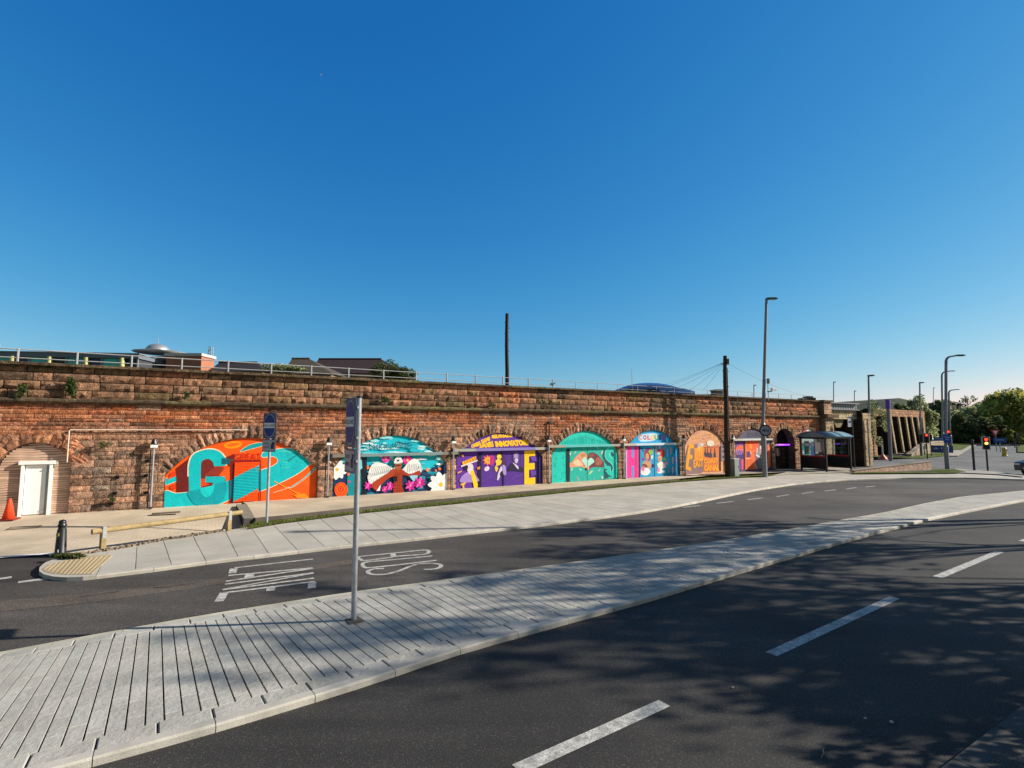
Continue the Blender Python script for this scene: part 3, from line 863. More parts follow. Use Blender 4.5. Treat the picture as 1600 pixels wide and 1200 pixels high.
def textmesh(s, off=0.0, space=1.0):
    if (s, off, space) in _fc: return _fc[(s, off, space)]
    cu = bpy.data.curves.new('t', 'FONT'); cu.body = s; cu.resolution_u = 2; cu.offset = off; cu.space_character = space; cu.fill_mode = 'FRONT'
    o = bpy.data.objects.new('t', cu); C.objects.link(o)
    me = bpy.data.meshes.new_from_object(o.evaluated_get(bpy.context.evaluated_depsgraph_get()))
    v = [(p.co.x, p.co.y) for p in me.vertices]; f = [tuple(p.vertices) for p in me.polygons]
    bpy.data.objects.remove(o); bpy.data.curves.remove(cu); bpy.data.meshes.remove(me)
    x0, x1 = min(p[0] for p in v), max(p[0] for p in v); y0, y1 = min(p[1] for p in v), max(p[1] for p in v)
    v = [((x - x0) / (x1 - x0), (y - y0) / (y1 - y0)) for x, y in v]
    _fc[(s, off, space)] = (v, f); return v, f
class Mural:
    def __init__(s, A, cr, ybase=YI, clip=None):
        s.A = A; s.cr = cr; s.mb = MB(); s.k = 0; s.y = ybase
        ol = outline(A, .12, 20)
        # ccw as seen with u right, z up
        s.clip = clip or ol
        ar = sum(p[0] * q[1] - q[0] * p[1] for p, q in zip(s.clip, s.clip[1:] + s.clip[:1]))
        if ar < 0: s.clip = s.clip[::-1]
    def raw(s, pts, col):
        s.k += 1; s._add(pts, col)
    def _add(s, pts, col):
        y = s.y - .00035 * s.k
        if len(pts) < 3: return
        q = clipc(pts, s.clip)
        if len(q) < 3: return
        ids = s.mb.vs([(p[0], y, p[1]) for p in q])
        try: tr = tessellate_polygon([[Vector((p[0], p[1], 0)) for p in q]])
        except Exception: return
        for t in tr:
            a, b, c = (q[i] for i in t)
            ar = (b[0] - a[0]) * (c[1] - a[1]) - (b[1] - a[1]) * (c[0] - a[0])
            if abs(ar) < 1e-7: continue
            s.mb.face([ids[i] for i in (t if ar > 0 else t[::-1])], col)
    def p(s, pts, col, cr=None):
        s.k += 1; s._add([WL(*(cr or s.cr)(*q), s.y) for q in pts], rgb(*col))
    def fill(s, col): s.k += 1; s._add(list(s.clip), rgb(*col))
    def text(s, t, quad_, col, off=.0, cr=None, out=None):
        """quad_: TL, TR, BR, BL in crop px"""
        v, f = textmesh(t, off)
        TL, TR, BR, BL = quad_
        def mp(p):
            x, y = p; a = (BL[0] + (BR[0] - BL[0]) * x, BL[1] + (BR[1] - BL[1]) * x); b = (TL[0] + (TR[0] - TL[0]) * x, TL[1] + (TR[1] - TL[1]) * x)
            return WL(*(cr or s.cr)(a[0] + (b[0] - a[0]) * y, a[1] + (b[1] - a[1]) * y), s.y)
        w = [mp(p) for p in v]; s.k += 1
        for q in f: s._add([w[i] for i in q], rgb(*col))
    def noiseblobs(s, n, box_, cols, rx, ry):
        for _ in range(n):
            x, y = R.uniform(box_[0], box_[2]), R.uniform(box_[1], box_[3]); a, b = R.uniform(*rx), R.uniform(*ry)
            m = 9; s.p(sp([(x + a * math.cos(i / m * 6.283) * R.uniform(.7, 1.2), y + b * math.sin(i / m * 6.283) * R.uniform(.6, 1.3)) for i in range(m)]), R.choice(cols))
    def done(s, label=None, parent=None, name='mural'):
        o = s.mb.build(name, M_mural, parent)
        if label: o['label'] = label
        return o
def infill(A, y=YI + .002, mt=M_brick, col=(.3, .17, .12)):
    ol = outline(A, .02); mb = MB()
    mb.prism([(p[0], p[1]) for p in ol], 0, .18, col, T=lambda p: Vector((p.x, y + p.z, p.y)))
    return mb.build('arch_infill', mt, VIA)
def flower(m, cx, cy, r, n, col, ctr, rot=0, w=.34, cr_=.22, sq=1.0):
    for i in range(n):
        a = rot + 6.283 * i / n; dx, dy = math.cos(a), math.sin(a)
        m.p(sp([(cx + dx * r * .12 - dy * r * w * .3, cy + (dy * r * .12 + dx * r * w * .3) * sq), (cx + dx * r * .6 - dy * r * w * .6, cy + (dy * r * .6 + dx * r * w * .6) * sq), (cx + dx * r, cy + dy * r * sq),
              (cx + dx * r * .6 + dy * r * w * .6, cy + (dy * r * .6 - dx * r * w * .6) * sq), (cx + dx * r * .12 + dy * r * w * .3, cy + (dy * r * .12 - dx * r * w * .3) * sq)], k=2), col[i % len(col)])
    m.p(ell(cx, cy, r * cr_, r * cr_ * sq), ctr)
# --- arch 1: G
k4 = crop(240, 660, 5.926)
inf = infill(ARCH[1]); m = Mural(ARCH[1], k4)
OR, TE, CR, MR = (255, 92, 8), (4, 190, 196), (250, 225, 190), (140, 28, 22)
m.fill(OR)
m.noiseblobs(14, (880, 160, 1500, 700), [(252, 98, 16), (255, 84, 4)], (30, 90), (10, 30))
m.p(ell(735, 208, 86, 34, -.12), (255, 150, 0)); m.p(ell(735, 206, 58, 16, -.12), (255, 104, 8))
def band(pts, col, w=9):
    m.p(line(pts + pts[:1], w), CR); m.p(pts, col)
band(sp([(800, 272), (870, 218), (960, 190), (1010, 192), (1000, 218), (900, 246)]), (0, 158, 160), 6)
band([(110, 522), (216, 488), (218, 542), (110, 582)], TE, 8)
B_ = sp([(560, 570), (740, 520), (880, 480), (1000, 440), (1100, 405), (1147, 368), (1142, 332), (1100, 314), (1010, 322), (1010, 280), (1120, 252), (1225, 240), (1310, 258), (1450, 370), (1430, 400), (1340, 470), (1200, 545), (1000, 632), (740, 702), (610, 757), (500, 778), (105, 800), (105, 635), (200, 655), (320, 645), (440, 615)], k=3)
band(B_, TE, 10)
m.noiseblobs(20, (1120, 260, 1400, 420), [(60, 205, 200), (20, 196, 200), (0, 182, 192)], (15, 50), (5, 14))
m.p([(1240, 350), (1330, 290), (1350, 292), (1250, 365)], (20, 140, 150))
band(sp([(1500, 410), (1440, 470), (1360, 540), (1260, 604), (1300, 590), (1400, 520), (1500, 430)]), (0, 160, 160), 6)
m.p(line(sp([(1265, 600), (1190, 625), (1095, 652), (1180, 615), (1260, 597)], False), 6), (245, 190, 160))
m.p(line([(1115, 545), (1250, 612), (1425, 705)], 8), (255, 165, 30))
m.p([(1290, 670), (1400, 655), (1440, 700), (1330, 700)], (255, 140, 20))
# letter
m.p([(212, 425), (330, 335), (380, 300), (350, 640), (218, 645)], MR); m.p([(212, 425), (330, 335), (318, 640), (218, 645)], (110, 26, 24))
m.p([(125, 540), (160, 470), (205, 450), (205, 500), (150, 520)], (235, 60, 10)); m.p(ell(180, 600, 28, 24), (225, 60, 12))
m.p(line(sp([(320, 500), (325, 380), (370, 290), (500, 246), (600, 262), (668, 330), (668, 400)], False), 14), CR)
Gp = sp([(325, 500), (328, 390), (370, 295), (490, 250), (600, 265), (665, 330)], False) + [(668, 400), (560, 408)] + sp([(552, 370), (520, 342), (480, 340), (445, 365), (438, 420)], False) + [(438, 610)] + sp([(445, 660), (490, 690), (540, 670), (552, 620)], False) + [(552, 560), (480, 545), (480, 505), (660, 505)] + sp([(662, 600), (655, 690), (600, 750), (490, 772), (380, 755), (330, 690)], False)
m.p(Gp, (0, 190, 196))
m.p(sp([(322, 640), (450, 612), (665, 548), (662, 690), (600, 752), (490, 774), (380, 757), (330, 690)], k=2), (0, 160, 172))
m.p(sp([(438, 600), (552, 570), (552, 640), (500, 692), (450, 670)], k=3), (10, 205, 205))
m.p([(438, 420), (442, 372), (470, 345), (520, 345), (556, 385), (556, 415), (640, 412), (600, 490), (480, 500), (545, 560), (545, 585), (438, 606)], (120, 34, 30))
m.p([(470, 492), (560, 420), (655, 415), (598, 490)], (150, 50, 36)); m.p([(438, 520), (480, 520), (480, 560), (520, 570), (438, 600)], (235, 70, 12))
m.p([(600, 492), (668, 420), (735, 395), (735, 520), (668, 545), (664, 505)], OR)
m.p([(480, 500), (662, 500), (662, 552), (480, 556)], (0, 185, 192))
m.p([(630, 330), (745, 345), (748, 384), (630, 388)], (6, 96, 110)); m.p([(655, 330), (750, 288), (750, 345)], (120, 24, 20))
# header lettering and doorway frame
m.text('GREAT', [(752, 288), (1002, 285), (1002, 345), (752, 352)], (215, 40, 6), .01)
m.p([(705, 350), (748, 350), (742, 520), (742, 742), (705, 745)], (130, 22, 16)); m.p([(710, 535), (745, 525), (742, 690), (706, 705)], (0, 105, 135))
m.p([(748, 350), (990, 345), (990, 362), (880, 372), (748, 380)], (150, 20, 8))
m.p([(984, 348), (996, 348), (993, 735), (981, 738)], (150, 35, 10)); m.p([(984, 455), (994, 452), (992, 640), (982, 642)], (0, 110, 140))
m.done('orange and turquoise mural with a large letter G', inf)
mb = MB(); a = WL(*k4(746, 372), YI); b = WL(*k4(984, 360), YI)
for i in range(26):   # slats of the painted shutter stand proud as fine ribs
    z0 = .22 + (a[1] - .22) * i / 26
    u0, u1 = a[0] + .02, b[0] - .02
    yy = YI - .045
    # slat colour follows the design
    def dcol(u, z):
        pu = (u - u0) / (u1 - u0); lo = .55 + .42 * pu - .42; hi = 1.02 + .40 * pu - .10
        return rgb(2, 182, 190) if lo + .0 < z - .1 < hi + .08 else rgb(246, 84, 8)
    n = 48
    for j in range(n):
        ua, ub = u0 + (u1 - u0) * j / n, u0 + (u1 - u0) * (j + 1) / n; c_ = dcol((ua + ub) / 2, z0 + .03)
        h_ = (a[1] - .22) / 26
        mb.poly([(ua, yy, z0), (ub, yy, z0), (ub, yy - .018, z0 + h_ * .5), (ua, yy - .018, z0 + h_ * .5)], c_)
        mb.poly([(ua, yy - .018, z0 + h_ * .5), (ub, yy - .018, z0 + h_ * .5), (ub, yy, z0 + h_ * .96), (ua, yy, z0 + h_ * .96)], c_)
sh = mb.build('roller_shutter', M_paint, inf)
# --- arch 2: winged figure
k5 = crop(490, 660, 7.273)
inf = infill(ARCH[2]); m = Mural(ARCH[2], k5)
m.fill((10, 190, 208))
m.noiseblobs(150, (500, 150, 1500, 540), [(150, 226, 230), (110, 214, 222), (0, 168, 196), (200, 240, 240), (20, 190, 208), (228, 246, 246), (190, 236, 238)], (18, 80), (6, 17))
m.text('back me Please...', [(628, 232), (1170, 222), (1165, 286), (632, 306)], (0, 105, 130), 0)
m.p(sp([(230, 430), (420, 480), (590, 480), (620, 520), (1000, 600), (1200, 540), (1300, 545), (1390, 490), (1420, 510), (1520, 470), (1520, 900), (230, 900)], k=3), (16, 48, 92))
m.noiseblobs(16, (230, 600, 560, 830), [(0, 150, 160), (0, 130, 150), (10, 90, 120)], (10, 40), (20, 60))
m.noiseblobs(18, (1180, 560, 1500, 740), [(0, 150, 165), (0, 120, 150), (20, 70, 110)], (12, 50), (8, 26))
m.noiseblobs(10, (600, 740, 1300, 830), [(10, 130, 150), (30, 50, 110), (50, 30, 100)], (12, 50), (6, 20))
m.p([(300, 430), (350, 412), (425, 485), (400, 500)], (60, 205, 210))
m.p(sp([(385, 560), (420, 480), (480, 440), (520, 520), (540, 640), (520, 830), (385, 830)], k=3), (0, 140, 150))
flower(m, 262, 535, 118, 9, [(250, 250, 245), (230, 235, 235)], (245, 180, 40), .3, .5, .16)
m.p(ell(308, 765, 76, 88), (240, 90, 10)); 
for r_, c_ in ((62, (225, 60, 5)), (50, (250, 110, 20)), (36, (215, 50, 5)), (22, (245, 100, 20)), (10, (180, 30, 5))): m.p(ell(300 + r_ * .1, 755, r_, r_ * 1.05, .3), c_)
for x, y, r_, c_ in ((390, 588, 17, (240, 110, 90)), (398, 672, 14, (215, 50, 150)), (512, 655, 12, (240, 120, 100)), (604, 510, 24, (235, 120, 40)), (1288, 537, 21, (240, 140, 90)), (1383, 545, 14, (235, 110, 70)), (1424, 525, 17, (240, 120, 80)), (612, 560, 9, (60, 180, 190))): m.p(ell(x, y, r_, r_), c_)
m.p([(585, 395), (600, 395), (600, 830), (585, 830)], (10, 30, 60)); m.p([(498, 395), (590, 395), (590, 410), (498, 410)], (8, 50, 70))
m.p([(540, 405), (588, 400), (584, 830), (540, 830)], (4, 26, 40)); m.p([(502, 410), (540, 408), (548, 520), (520, 540), (502, 470)], (120, 210, 220))
flower(m, 815, 410, 52, 7, [(220, 30, 150), (240, 80, 180)], (250, 200, 60), .2, .6); flower(m, 1060, 430, 58, 7, [(215, 25, 140), (240, 70, 170)], (250, 200, 60), .5, .6)
# wings
for W_ in ([(905, 530), (840, 490), (790, 465), (700, 455), (650, 490), (620, 560), (622, 640), (660, 680), (780, 620), (880, 560)], [(990, 560), (1030, 500), (1080, 440), (1140, 410), (1190, 440), (1215, 510), (1190, 560), (1080, 590)]):
    m.p(sp(W_, k=3), (238, 238, 234))
for i in range(11):
    x = 640 + i * 22; m.p(line(sp([(x, 600 - i * 5), (x + 8, 560 - i * 4), (x + 22, 500 - i)], False, 3), 4), (160, 170, 175))
    m.p(sp([(x - 4, 610 - i * 5), (x + 10, 580 - i * 5), (x + 18, 615 - i * 6)], k=2), (195, 200, 200))
for i in range(7):
    x = 1060 + i * 20; m.p(line([(x, 560 - i * 3), (x + 8, 470)], 4), (165, 172, 176))
for W_ in ([(905, 530), (880, 560), (800, 610), (700, 660), (640, 670), (622, 600)], [(1000, 560), (1060, 580), (1120, 575), (1180, 560), (1212, 520)]):
    for i, (x, y) in enumerate(sp(W_, False, 4)):
        m.p(ell(x, y, 12, 30, .5 if W_[0][0] < 950 else -.3), (242, 242, 238) if i % 2 else (205, 210, 210))
BR = (176, 62, 24)
m.p(sp([(905, 520), (840, 570), (760, 620), (650, 700), (700, 770), (740, 730), (830, 640), (910, 600)], k=3), BR)
m.p(sp([(990, 530), (1080, 585), (1190, 545), (1195, 600), (1080, 605), (1000, 590)], k=3), (165, 55, 22))
m.p(sp([(905, 540), (950, 520), (1005, 540), (1000, 640), (992, 700), (1012, 800), (900, 810), (908, 700), (900, 620)], k=3), (168, 58, 24))
for i in range(7): m.p(line([(898, 590 + i * 32), (1012, 584 + i * 31)], 4), (120, 36, 16))
for i in range(4): m.p(line([(920 + i * 26, 560), (918 + i * 26, 800)], 4), (125, 38, 16))
m.p([(895, 610), (940, 605), (940, 668), (895, 672)], (24, 14, 16))
m.p(sp([(918, 460), (985, 455), (985, 505), (955, 545), (925, 520)], k=3), (176, 84, 48)); m.p([(925, 480), (980, 478), (978, 492), (927, 494)], (60, 30, 24))
m.p(sp([(905, 465), (925, 400), (960, 385), (990, 410), (998, 455)], k=3), (240, 240, 236)); m.p(line([(905, 463), (998, 455)], 9), (205, 205, 200)); m.p([(935, 425), (965, 420), (965, 440), (935, 444)], (60, 60, 66))
m.p([(705, 775), (755, 700), (745, 775)], (235, 238, 240)); m.p(sp([(1085, 605), (1170, 600), (1160, 640), (1130, 665), (1100, 640)], k=3), (150, 200, 225))
for x, y, r_ in ((610, 715, 48), (860, 720, 50), (800, 755, 40), (1090, 715, 62), (1195, 680, 66)): flower(m, x, y, r_ * 1.05, 7, [(196, 14, 130), (226, 50, 168), (240, 90, 190)], (250, 210, 150), R.random(), .36, .13)
flower(m, 1432, 705, 150, 9, [(250, 250, 246), (226, 232, 234)], (240, 190, 20), .35, .45, .16)
m.done('sky blue mural of a brown figure with white wings among flowers', inf)
# --- arch 3: purple
k6 = crop(690, 650, 8.889); k6b = crop(700, 700, 10.667); k6c = crop(720, 670, 13.333)
inf = infill(ARCH[3]); m = Mural(ARCH[3], k6)
m.fill((98, 46, 160))
m.noiseblobs(26, (560, 480, 1140, 980), [(82, 36, 140), (110, 58, 172), (124, 74, 182), (68, 30, 118)], (14, 60), (10, 60))
for i in range(12): m.p(line([(560 + i * 48, 490), (555 + i * 48, 700 + (i % 3) * 60)], 7), (64, 26, 112))
m.p(sp([(380, 445), (480, 350), (620, 285), (760, 252), (1000, 250), (1150, 300), (1250, 400), (1240, 420)], k=3), (92, 44, 150))
YE, YO = (255, 205, 5), (240, 150, 10)
for t, q in (('CHASING', [(215, 330), (390, 255), (430, 350), (220, 405)]), ('GAME', [(405, 235), (600, 165), (610, 240), (440, 330)]), ('SELFMADE', [(640, 128), (1080, 105), (1075, 175), (640, 205)]), ('LEADERS', [(420, 330), (660, 250), (690, 380), (380, 400)]), ('INNOVATORS', [(700, 262), (1400, 215), (1425, 345), (730, 385)])):
    m.text(t, q, YO, .10, k6c); m.text(t, [(x - 2, y - 3) for x, y in q], YE, .06, k6c)
m.p(ell(1140, 150, 18, 14), (240, 190, 220), k6c)
q = lambda pts, col: m.p(pts, col, k6b)
q([(545, 75), (1260, 45), (1255, 610), (545, 668)], (84, 42, 146))
for i in range(9): q(line([(580 + i * 78, 75), (575 + i * 78, 300)], 8), (60, 24, 108))
q([(500, 70), (556, 72), (550, 665), (500, 668)], (16, 8, 34))
q([(1450, 40), (1500, 35), (1562, 160), (1562, 585), (1450, 600)], (46, 26, 100)); q([(1370, 150), (1450, 130), (1500, 220), (1400, 215)], (110, 64, 180)); q([(1370, 390), (1450, 370), (1470, 440), (1390, 470)], (100, 60, 170))
q([(1340, 140), (1372, 140), (1372, 250), (1340, 255)], (40, 22, 90)); q([(1340, 360), (1372, 360), (1372, 490), (1340, 495)], (40, 22, 90))
q([(1268, 45), (1448, 38), (1448, 130), (1345, 140), (1345, 255), (1440, 250), (1440, 352), (1345, 360), (1345, 498), (1450, 488), (1450, 598), (1268, 605)], (255, 200, 0))
# left portrait: generic figure in a straw boater, with a long yellow T
q(sp([(205, 500), (270, 430), (340, 400), (430, 430), (495, 500), (495, 560), (215, 575)], k=3), (165, 135, 205))
q(sp([(300, 310), (345, 270), (400, 268), (420, 330), (400, 400), (370, 440), (330, 400)], k=3), (226, 214, 222)); q(sp([(262, 320), (300, 290), (330, 300), (320, 360), (280, 370)], k=3), (38, 20, 60))
q(line([(215, 305), (490, 205)], 22), (240, 225, 215)); q([(228, 232), (460, 135), (468, 190), (245, 285)], (250, 175, 15))
for i in range(5): q(line([(270 + i * 42, 218 - i * 17), (285 + i * 42, 262 - i * 17)], 12), (190, 100, 10))
q([(355, 300), (375, 300), (370, 345), (360, 340)], (250, 230, 120))
q([(370, 390), (420, 360), (440, 420), (490, 600), (490, 662), (430, 665)], (255, 205, 10)); q([(205, 600), (285, 572), (290, 595), (262, 610), (270, 680), (245, 685), (235, 615), (210, 622)], (250, 190, 20))
q([(155, 405), (222, 375), (225, 395), (160, 425)], (250, 170, 60)); q([(215, 130), (250, 100), (262, 155)], (245, 160, 50)); q([(480, 320), (530, 305), (530, 350), (485, 362)], (225, 140, 20))
# star burst, singer and bearded elder
for r_, c_ in ((105, (200, 60, 130)), (85, (245, 140, 30)), (58, (255, 190, 40)), (26, (240, 110, 20))):
    q([(665 + r_ * (1 if i % 2 else .62) * math.cos(i * .349), 205 + r_ * (1 if i % 2 else .62) * math.sin(i * .349)) for i in range(18)], c_)
q(ell(668, 225, 16, 14), (150, 190, 60)); q(sp([(598, 350), (640, 305), (685, 320), (670, 370), (620, 385)], k=3), (225, 205, 225))
q(sp([(700, 130), (770, 150), (760, 260), (700, 290)], k=3), (190, 40, 140))
q(sp([(800, 110), (850, 70), (930, 100), (950, 200), (960, 340), (900, 380), (860, 300), (880, 200)], k=3), (70, 30, 90)); q(sp([(812, 120), (870, 110), (885, 160), (850, 190), (818, 175)], k=3), (250, 215, 60))
q(sp([(785, 210), (840, 185), (890, 220), (860, 280), (800, 300), (830, 330), (800, 400), (775, 330), (800, 270)], k=3), (245, 205, 50)); q([(840, 160), (862, 160), (860, 170), (842, 172)], (60, 20, 40))
q(sp([(880, 300), (900, 380), (840, 520), (810, 540), (830, 420)], k=3), (215, 200, 230)); q(sp([(870, 400), (930, 370), (920, 460), (860, 460)], k=3), (18, 10, 36)); q(sp([(900, 290), (950, 300), (965, 430), (920, 440)], k=3), (170, 150, 215))
q(sp([(980, 380), (1010, 300), (1070, 240), (1130, 290), (1240, 330), (1245, 400), (1100, 380)], k=3), (36, 18, 66)); q(sp([(1075, 130), (1110, 60), (1170, 80), (1175, 150), (1160, 240), (1120, 260), (1085, 210)], k=3), (110, 80, 150)); q(sp([(1095, 110), (1150, 90), (1160, 150), (1145, 170), (1105, 165)], k=3), (170, 150, 200))
q(sp([(1110, 180), (1160, 180), (1150, 240), (1120, 250)], k=3), (205, 195, 220)); q([(1070, 240), (1090, 250), (1160, 300), (1175, 350), (1150, 345)], (220, 210, 228))
q([(905, 440), (930, 440), (925, 635), (905, 638)], (26, 12, 50)); q(line([(930, 630), (1100, 480), (1230, 440)], 6), (130, 90, 185)); q(line([(560, 560), (700, 480), (860, 560)], 5), (120, 80, 175))
m.done('purple mural with yellow lettering, portraits and a tall yellow E', inf)
# --- arch 4: teal with hands
k7 = crop(850, 650, 10)
inf = infill(ARCH[4]); m = Mural(ARCH[4], k7)
m.fill((2, 200, 184))
m.noiseblobs(40, (110, 500, 360, 1040), [(0, 186, 172), (10, 210, 194), (0, 176, 166)], (8, 30), (6, 16))
for i in range(30): x = 300 + i * 25; m.p(line([(x, 300 + abs(i - 14) * 7), (x + R.uniform(-4, 4), 440)], 7), R.choice([(0, 184, 170), (14, 212, 198)]))
m.p([(400, 500), (935, 480), (935, 985), (400, 1040)], (24, 178, 162))
m.p([(350, 515), (400, 510), (400, 1035), (350, 1040)], (6, 34, 44))
for x, y, a, b, r_, c_ in ((485, 565, 8, 26, .4, (190, 190, 150)), (405, 590, 8, 26, -.1, (240, 225, 210)), (905, 570, 8, 30, .3, (235, 220, 190)), (860, 845, 9, 30, .6, (160, 190, 190)), (725, 880, 12, 44, .8, (190, 220, 150)), (530, 980, 10, 50, -.4, (160, 160, 170)), (905, 960, 9, 26, -.5, (225, 220, 200)), (780, 985, 8, 20, .2, (130, 190, 180)), (565, 835, 8, 26, -1.0, (200, 235, 225)), (430, 830, 8, 26, .3, (230, 225, 205)), (830, 500, 8, 22, -.6, (120, 220, 210))): m.p(ell(x, y, a, b, r_), c_)
m.p(sp([(590, 650), (640, 620), (675, 690), (730, 640), (785, 680), (770, 750), (680, 830), (590, 740)], k=3), (175, 228, 215))
SK, SK2 = (226, 158, 118), (245, 200, 165)
m.p([(396, 735), (430, 725), (480, 650), (540, 590), (600, 560), (650, 580), (675, 640), (672, 690), (650, 640), (610, 650), (585, 700), (620, 740), (662, 800), (655, 815), (560, 790), (450, 800), (398, 805)], SK)
m.p(sp([(450, 730), (520, 680), (570, 700), (600, 760), (520, 780)], k=3), SK2); m.p(sp([(560, 600), (620, 580), (650, 610), (590, 650)], k=3), (205, 130, 90)); m.p(line([(520, 640), (560, 700), (640, 790)], 8), (190, 110, 80))
D1, D2 = (112, 58, 58), (160, 92, 84)
m.p([(940, 800), (800, 795), (740, 805), (700, 850), (665, 850), (672, 800), (740, 750), (780, 720), (770, 680), (735, 650), (700, 660), (678, 700), (675, 630), (710, 570), (760, 565), (830, 600), (900, 680), (935, 730)], D1)
m.p(sp([(790, 680), (850, 640), (900, 700), (880, 760), (800, 760)], k=3), D2); m.p(sp([(690, 620), (740, 585), (780, 610), (720, 640)], k=3), (140, 74, 68)); m.p(line([(790, 640), (810, 720), (740, 790)], 8), (70, 30, 40)); m.p(sp([(668, 800), (700, 790), (695, 845), (672, 845)], k=3), (225, 160, 140))
m.p([(635, 812), (662, 812), (662, 850), (640, 850)], (10, 30, 40))
m.p(line([(672, 490), (672, 1012)], 5), (6, 110, 105))
DT = (4, 78, 92)
m.p([(1115, 470), (1150, 560), (1155, 960), (935, 990), (935, 480)], (20, 196, 180))
m.p([(935, 600), (960, 520), (985, 500), (985, 640), (1050, 720), (1050, 780), (985, 780), (940, 720)], DT); m.p([(935, 820), (980, 830), (1000, 970), (935, 985)], DT)
S_ = sp([(1110, 590), (1085, 545), (1050, 520), (1000, 530), (975, 580), (985, 650), (1060, 720), (1095, 790), (1080, 880), (1040, 905), (1000, 880), (985, 840)], False, 4)
S_ = [((x - 1040) * 1.05 + 1052, y) for x, y in S_]; m.p(line([(x - 34, y + 10) for x, y in S_], 74), DT); m.p(line(S_, 80), (130, 242, 224)); m.p(line(S_, 66), (2, 196, 178))
m.p([(1035, 590), (1060, 555), (1090, 610), (1060, 640)], DT)
m.done('teal mural with two hands forming a heart and a letter S', inf)
# --- arch 5: blue with H
k8 = crop(970, 650, 10.909)
inf = infill(ARCH[5]); m = Mural(ARCH[5], k8)
m.fill((0, 152, 205))
m.p(sp([(310, 340), (450, 300), (600, 300), (630, 360), (560, 420), (340, 435)], k=3), (190, 225, 240))
for t, x, c_ in (('C', 335, (235, 120, 60)), ('O', 410, (160, 70, 130)), ('L', 480, (240, 90, 30)), ('O', 545, (250, 190, 30)), ('U', 605, (60, 150, 60)), ('R', 665, (30, 80, 150)), ('S', 725, (170, 70, 180))):
    m.text(t, [(x - 30, 325 - abs(x - 520) * .02), (x + 30, 322), (x + 30, 405), (x - 30, 408)], c_, .05)
m.p([(80, 600), (105, 560), (105, 1060), (80, 1062)], (205, 175, 230)); m.p([(105, 520), (305, 515), (305, 1045), (105, 1060)], (240, 50, 150))
m.p([(188, 518), (222, 518), (225, 700), (205, 712), (188, 700)], (90, 150, 215)); m.p([(186, 860), (200, 840), (222, 860), (222, 1052), (186, 1056)], (80, 150, 215)); m.p([(250, 518), (275, 518), (272, 1048), (248, 1050)], (205, 30, 120))
m.p([(303, 512), (330, 512), (328, 1048), (303, 1052)], (14, 20, 44))
m.p([(330, 510), (565, 500), (568, 1030), (330, 1050)], (0, 156, 205)); m.p([(580, 500), (790, 500), (790, 1010), (580, 1030)], (0, 158, 208)); m.p([(566, 500), (580, 500), (580, 1030), (567, 1032)], (4, 40, 80))
m.p([(385, 615), (330, 545), (345, 535), (400, 600)], (30, 60, 150))
m.p(sp([(395, 610), (420, 560), (480, 545), (545, 570), (550, 620), (500, 640), (510, 700), (480, 760), (430, 740), (400, 690)], k=3), (150, 60, 60)); m.p(sp([(470, 590), (530, 580), (545, 630), (500, 660)], k=3), (130, 190, 70)); m.p(sp([(430, 560), (470, 545), (480, 590), (440, 600)], k=3), (110, 50, 140))
m.p(sp([(425, 650), (465, 640), (480, 700), (460, 750), (430, 730)], k=3), (215, 150, 110)); m.p(sp([(400, 770), (460, 760), (510, 800), (510, 880), (450, 920), (370, 900), (370, 820)], k=3), (205, 150, 110)); m.p(sp([(370, 820), (440, 830), (450, 890), (380, 900)], k=3), (120, 70, 40))
m.p(sp([(350, 900), (420, 880), (480, 900), (500, 960), (440, 1010), (350, 995)], k=3), (235, 225, 230)); m.p(sp([(355, 870), (400, 860), (395, 930), (360, 935)], k=3), (235, 110, 160)); m.p([(510, 680), (548, 660), (548, 730), (512, 742)], (180, 235, 240)); m.p(ell(545, 850, 26, 34), (10, 30, 110)); m.p(ell(380, 735, 22, 26), (130, 50, 160)); m.p(ell(500, 770, 14, 18), (210, 120, 200))
m.p([(585, 520), (605, 510), (630, 640), (610, 660)], (225, 130, 90)); m.p([(740, 530), (760, 520), (740, 640), (715, 640)], (190, 110, 170)); m.p([(655, 490), (685, 490), (680, 580), (655, 580)], (200, 170, 190))
m.p(sp([(635, 600), (680, 560), (740, 590), (745, 680), (690, 700)], k=3), (190, 40, 40)); m.p(ell(645, 640, 26, 30), (170, 200, 220)); m.p(sp([(630, 690), (690, 680), (690, 760), (655, 790), (630, 740)], k=3), (220, 165, 120)); m.p([(648, 735), (678, 732), (670, 748), (652, 748)], (170, 30, 40))
m.p(sp([(615, 820), (650, 790), (700, 780), (750, 820), (755, 880), (700, 900), (700, 970), (620, 970), (630, 880)], k=3), (238, 232, 220)); m.p(ell(740, 735, 26, 22), (170, 220, 90)); m.p(ell(770, 805, 24, 34), (225, 150, 210)); m.p(ell(640, 920, 22, 40), (235, 130, 180)); m.p(ell(725, 945, 26, 24), (220, 235, 240))
for x, y, c_ in ((845, 590, (200, 150, 130)), (910, 585, (20, 90, 160)), (880, 755, (200, 180, 220)), (940, 750, (190, 180, 220)), (880, 925, (190, 190, 210)), (938, 905, (160, 200, 225)), (815, 760, (60, 150, 180)), (815, 930, (120, 130, 150))): m.p(ell(x, y, 13, 66), c_)
m.done('bright blue mural with a pink letter H and two children', inf)
